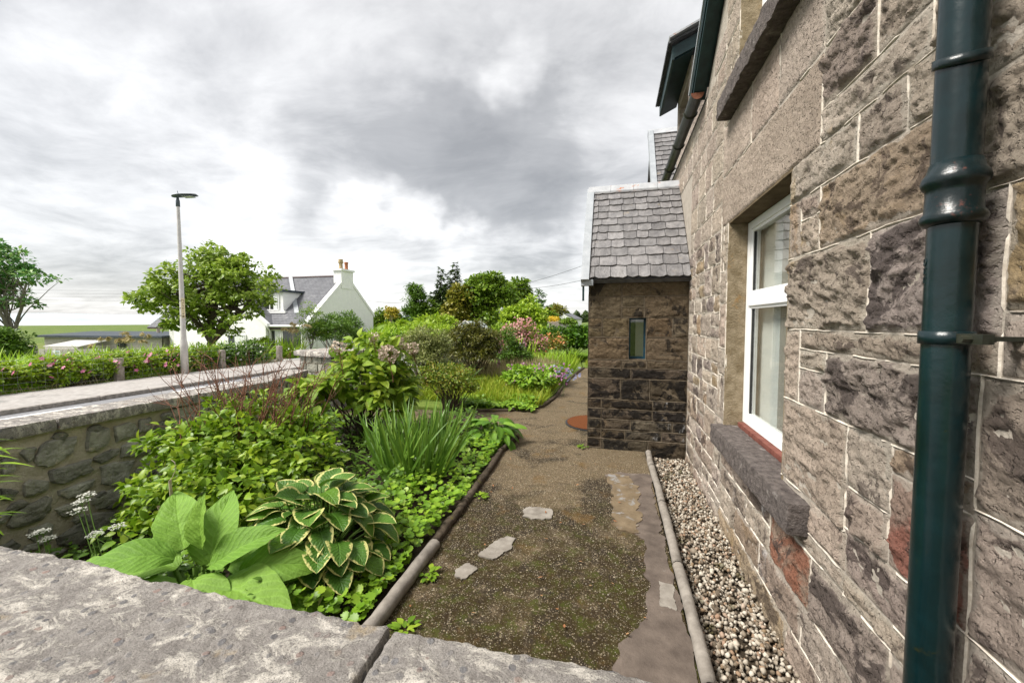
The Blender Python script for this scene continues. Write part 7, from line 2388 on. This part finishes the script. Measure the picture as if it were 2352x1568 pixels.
# distant wood on the skyline
n = 5200
px_ = rs.uniform(1296, 1362, n)
P = np.array([C(a_, 739 - 16 * rs.rand() ** 1.4 * (1 + .4 * math.sin(a_ * .3)), 240 + 30 * rs.rand()) for a_ in px_])
V, Fc, a_t = scatter(LEAF_S, P, unit(n) + np.array([0, 0, .6]), unit(n) + np.array([0, -.4, .6]), rs.uniform(.9, 2.2, n))
obj('distant_wood', V, Fc, M['l_conif'], origin=(*at(1325, 240)[:2], 3), attrs=a_t, kind='stuff', label='distant dark conifer wood on the skyline right of the thorn tree', cat='wood')
n = 3500
px_ = rs.uniform(860, 1140, n)
P = np.array([C(a_, 752 - 20 * rs.rand() ** 1.2, 62 + 14 * rs.rand()) for a_ in px_])
V, Fc, a_t = scatter(LEAF_S, P, unit(n), unit(n) + np.array([0, -.4, .8]), rs.uniform(.4, .8, n))
obj('distant_wood', V, Fc, M['l_tree'], origin=(*at(1000, 66)[:2], 0), attrs=a_t, kind='stuff', label='low belt of scrub behind the far garden trees', cat='scrub')
n = 9000
px_ = rs.uniform(858, 1060, n)
dd_ = rs.uniform(14, 30, n)
P = np.array([at(a_, d) for a_, d in zip(px_, dd_)])
P = P[(P[:, 0] < -6.0) & ~((P[:, 0] > -12.6) & (P[:, 1] < 26))]
n = len(P)
V, Fc, a_t = scatter(BLADES[2], P, np.c_[rs.randn(n, 2) * .4, np.ones(n)], unit(n), rs.uniform(.5, 1.2, n) * 1.3)
obj('verge_grass', V, Fc, M['l_lily'], origin=(-14, 22, 0), attrs=a_t, kind='stuff', label='tall bright meadow grass beyond the road right of the cottage', cat='grass')

# greenhouse gable, distant cottage, paling fence, blue crate
gh = thing('greenhouse', 'small old greenhouse roof glimpsed among the bushes', 'greenhouse', (*at(1075, 30)[:2], 0))
a0, a1, a2 = C(1037, 762, 30), C(1068, 737, 30), C(1100, 762, 30)
off = np.array([.4, 2.6, 0])
MB().prism([a0, a2, a2 - np.array([0, 0, 1.4]), a0 - np.array([0, 0, 1.4])], (0, 0, 0), off).build('base_wall', M['glasspale'], gh)
MB().prism([a0, a1, a2], (0, 0, 0), off).build('glazed_roof', M['glasspale'], gh)
tubes('rafters', [(np.array([a0, a1 + np.array([0, 0, .03]), a2]), .05)] + [(np.array([a0 + (a2 - a0) * f, a0 + (a2 - a0) * f + np.array([0, -.02, (a1[2] - a0[2]) * (1 - abs(2 * f - 1))])]), .025) for f in (.2, .4, .6, .8)], M['woodgrey'], gh, 5)
dc = thing('distant_house', 'distant white house gable behind the paling fence', 'house', (*at(1300, 75)[:2], .5))
b0, b1, bt = C(1284, 742, 75), C(1318, 742, 75), C(1296, 721, 75)
b0, b1 = b0 - np.array([0, 0, .8]), b1 - np.array([0, 0, .8])
MB().prism([b0, b1, b1 + np.array([0, 0, 1.6]), bt, b0 + np.array([0, 0, 1.6])], (0, 0, 0), (1, 6, 0)).build('wall', M['render'], dc)
MB().prism([bt + np.array([0, -.05, .12]), b1 + np.array([.2, -.05, 1.62]), b1 + np.array([.2, -.05, 1.5]), bt + np.array([0, -.05, 0])], (0, 0, 0), (1, 6.2, 0)).build('roof', M['greyslate'], dc)
pf = thing('paling_fence', 'weathered upright paling fence beside the far road', 'fence', (*at(1290, 34)[:2], 0))
for k in range(30):
    px = 1258 + k * 2.35
    p0, p1 = C(px, 752, 34), C(px + 2.0, 752, 34)
    tp = C(px, 738 + rs.uniform(-1.5, 1.5) + (2.5 if k > 14 else 0), 34)[2]
    MB().box((p0[0], p0[1], p0[2] - .25), (p1[0], p0[1] + .03, tp)).build('pale', M['post'], pf, origin=(p0[0], p0[1], 0))
shrub('gorse_bush', 'yellow flowering bush left of the paling fence', 'bush', [bl(1268, 738, 35.5, 22, 10)], 900, .2, 'f_yellow', LEAF_S, 30, .3, None, 6, .02)
shrub('fence_bush', 'low dark bush sprawling over the paling fence', 'bush', [bl(1306, 741, 33.8, 34, 12)], 1200, .18, 'l_tree', LEAF_S, 40, .28, None, 8, .02)
ribbon_pts = [C(1255, 757, 30), C(1345, 748, 36), C(1345, 745, 40), C(1270, 752, 33)]
cr = thing('blue_crate', 'bit of a blue plastic box among the green behind the hydrangea', 'box', at(905, 24))
p = C(905, 774, 24)
MB().box((p[0] - .30, p[1] - .1, p[2] - .6), (p[0] + .30, p[1] + .25, p[2] + .06)).box((p[0] - .33, p[1] - .13, p[2] + .061), (p[0] + .33, p[1] + .28, p[2] + .10)).build('box_body', M['bluecrate'], cr)

# poles and overhead lines
def pole(label, px, d, ptop, r_=.09):
    b = at(px, d)
    t_ = thing('utility_pole', label, 'pole', b, 'utility poles')
    top = C(px, ptop, d)
    tubes('pole', [(np.array([b, (b + top) / 2 * np.array([1, 1, 1]), (b[0], b[1], top[2])]), [r_ * 1.2, r_, r_ * .8])], M['post'], t_, 10)
    return np.array([b[0], b[1], top[2]]), t_


pA, tA = pole('grey lamp pole in front of the airy tree', 1164, 40, 664, .08)
tubes('lamp_arm', [(np.array([pA, pA + np.array([.5, 0, .05])]), [.05, .09])], M['lampdark'], tA)
pB, tB = pole('timber pole behind the sycamore above the shed', 363, 32, 735, .12)


def wire(label, a, b, sag, r_=.014):
    t = np.linspace(0, 1, 26)[:, None]
    P = np.asarray(a) + (np.asarray(b) - np.asarray(a)) * t
    P[:, 2] -= sag * 4 * (t[:, 0] * (1 - t[:, 0]))
    V, Fc = tube(P, r_, 4)
    obj('overhead_wire', V, Fc, M['cable'], origin=P[0], label=label, cat='wire', group='overhead wires')


wire('overhead wire running from the porch side to the grey lamp pole', C(1420, 622, 26), pA, .35)
wire('upper thin overhead wire rising to the porch roof', C(1420, 578, 30), pA + np.array([0, 0, .1]), .25)
wire('wire from the cottage gable to the dark evergreen', (-19.0, 26.5, 3.3), C(960, 689, 44), .3, .012)
for k, py in enumerate((664, 671, 679, 687)):
    wire(['topmost of the four parallel wires left of the sycamore', 'second of the four parallel wires left of the sycamore', 'third of the four parallel wires left of the sycamore', 'lowest of the four parallel wires left of the sycamore'][k], C(-60, py - 2, 60), C(420, py + 2, 62), .2, .010)
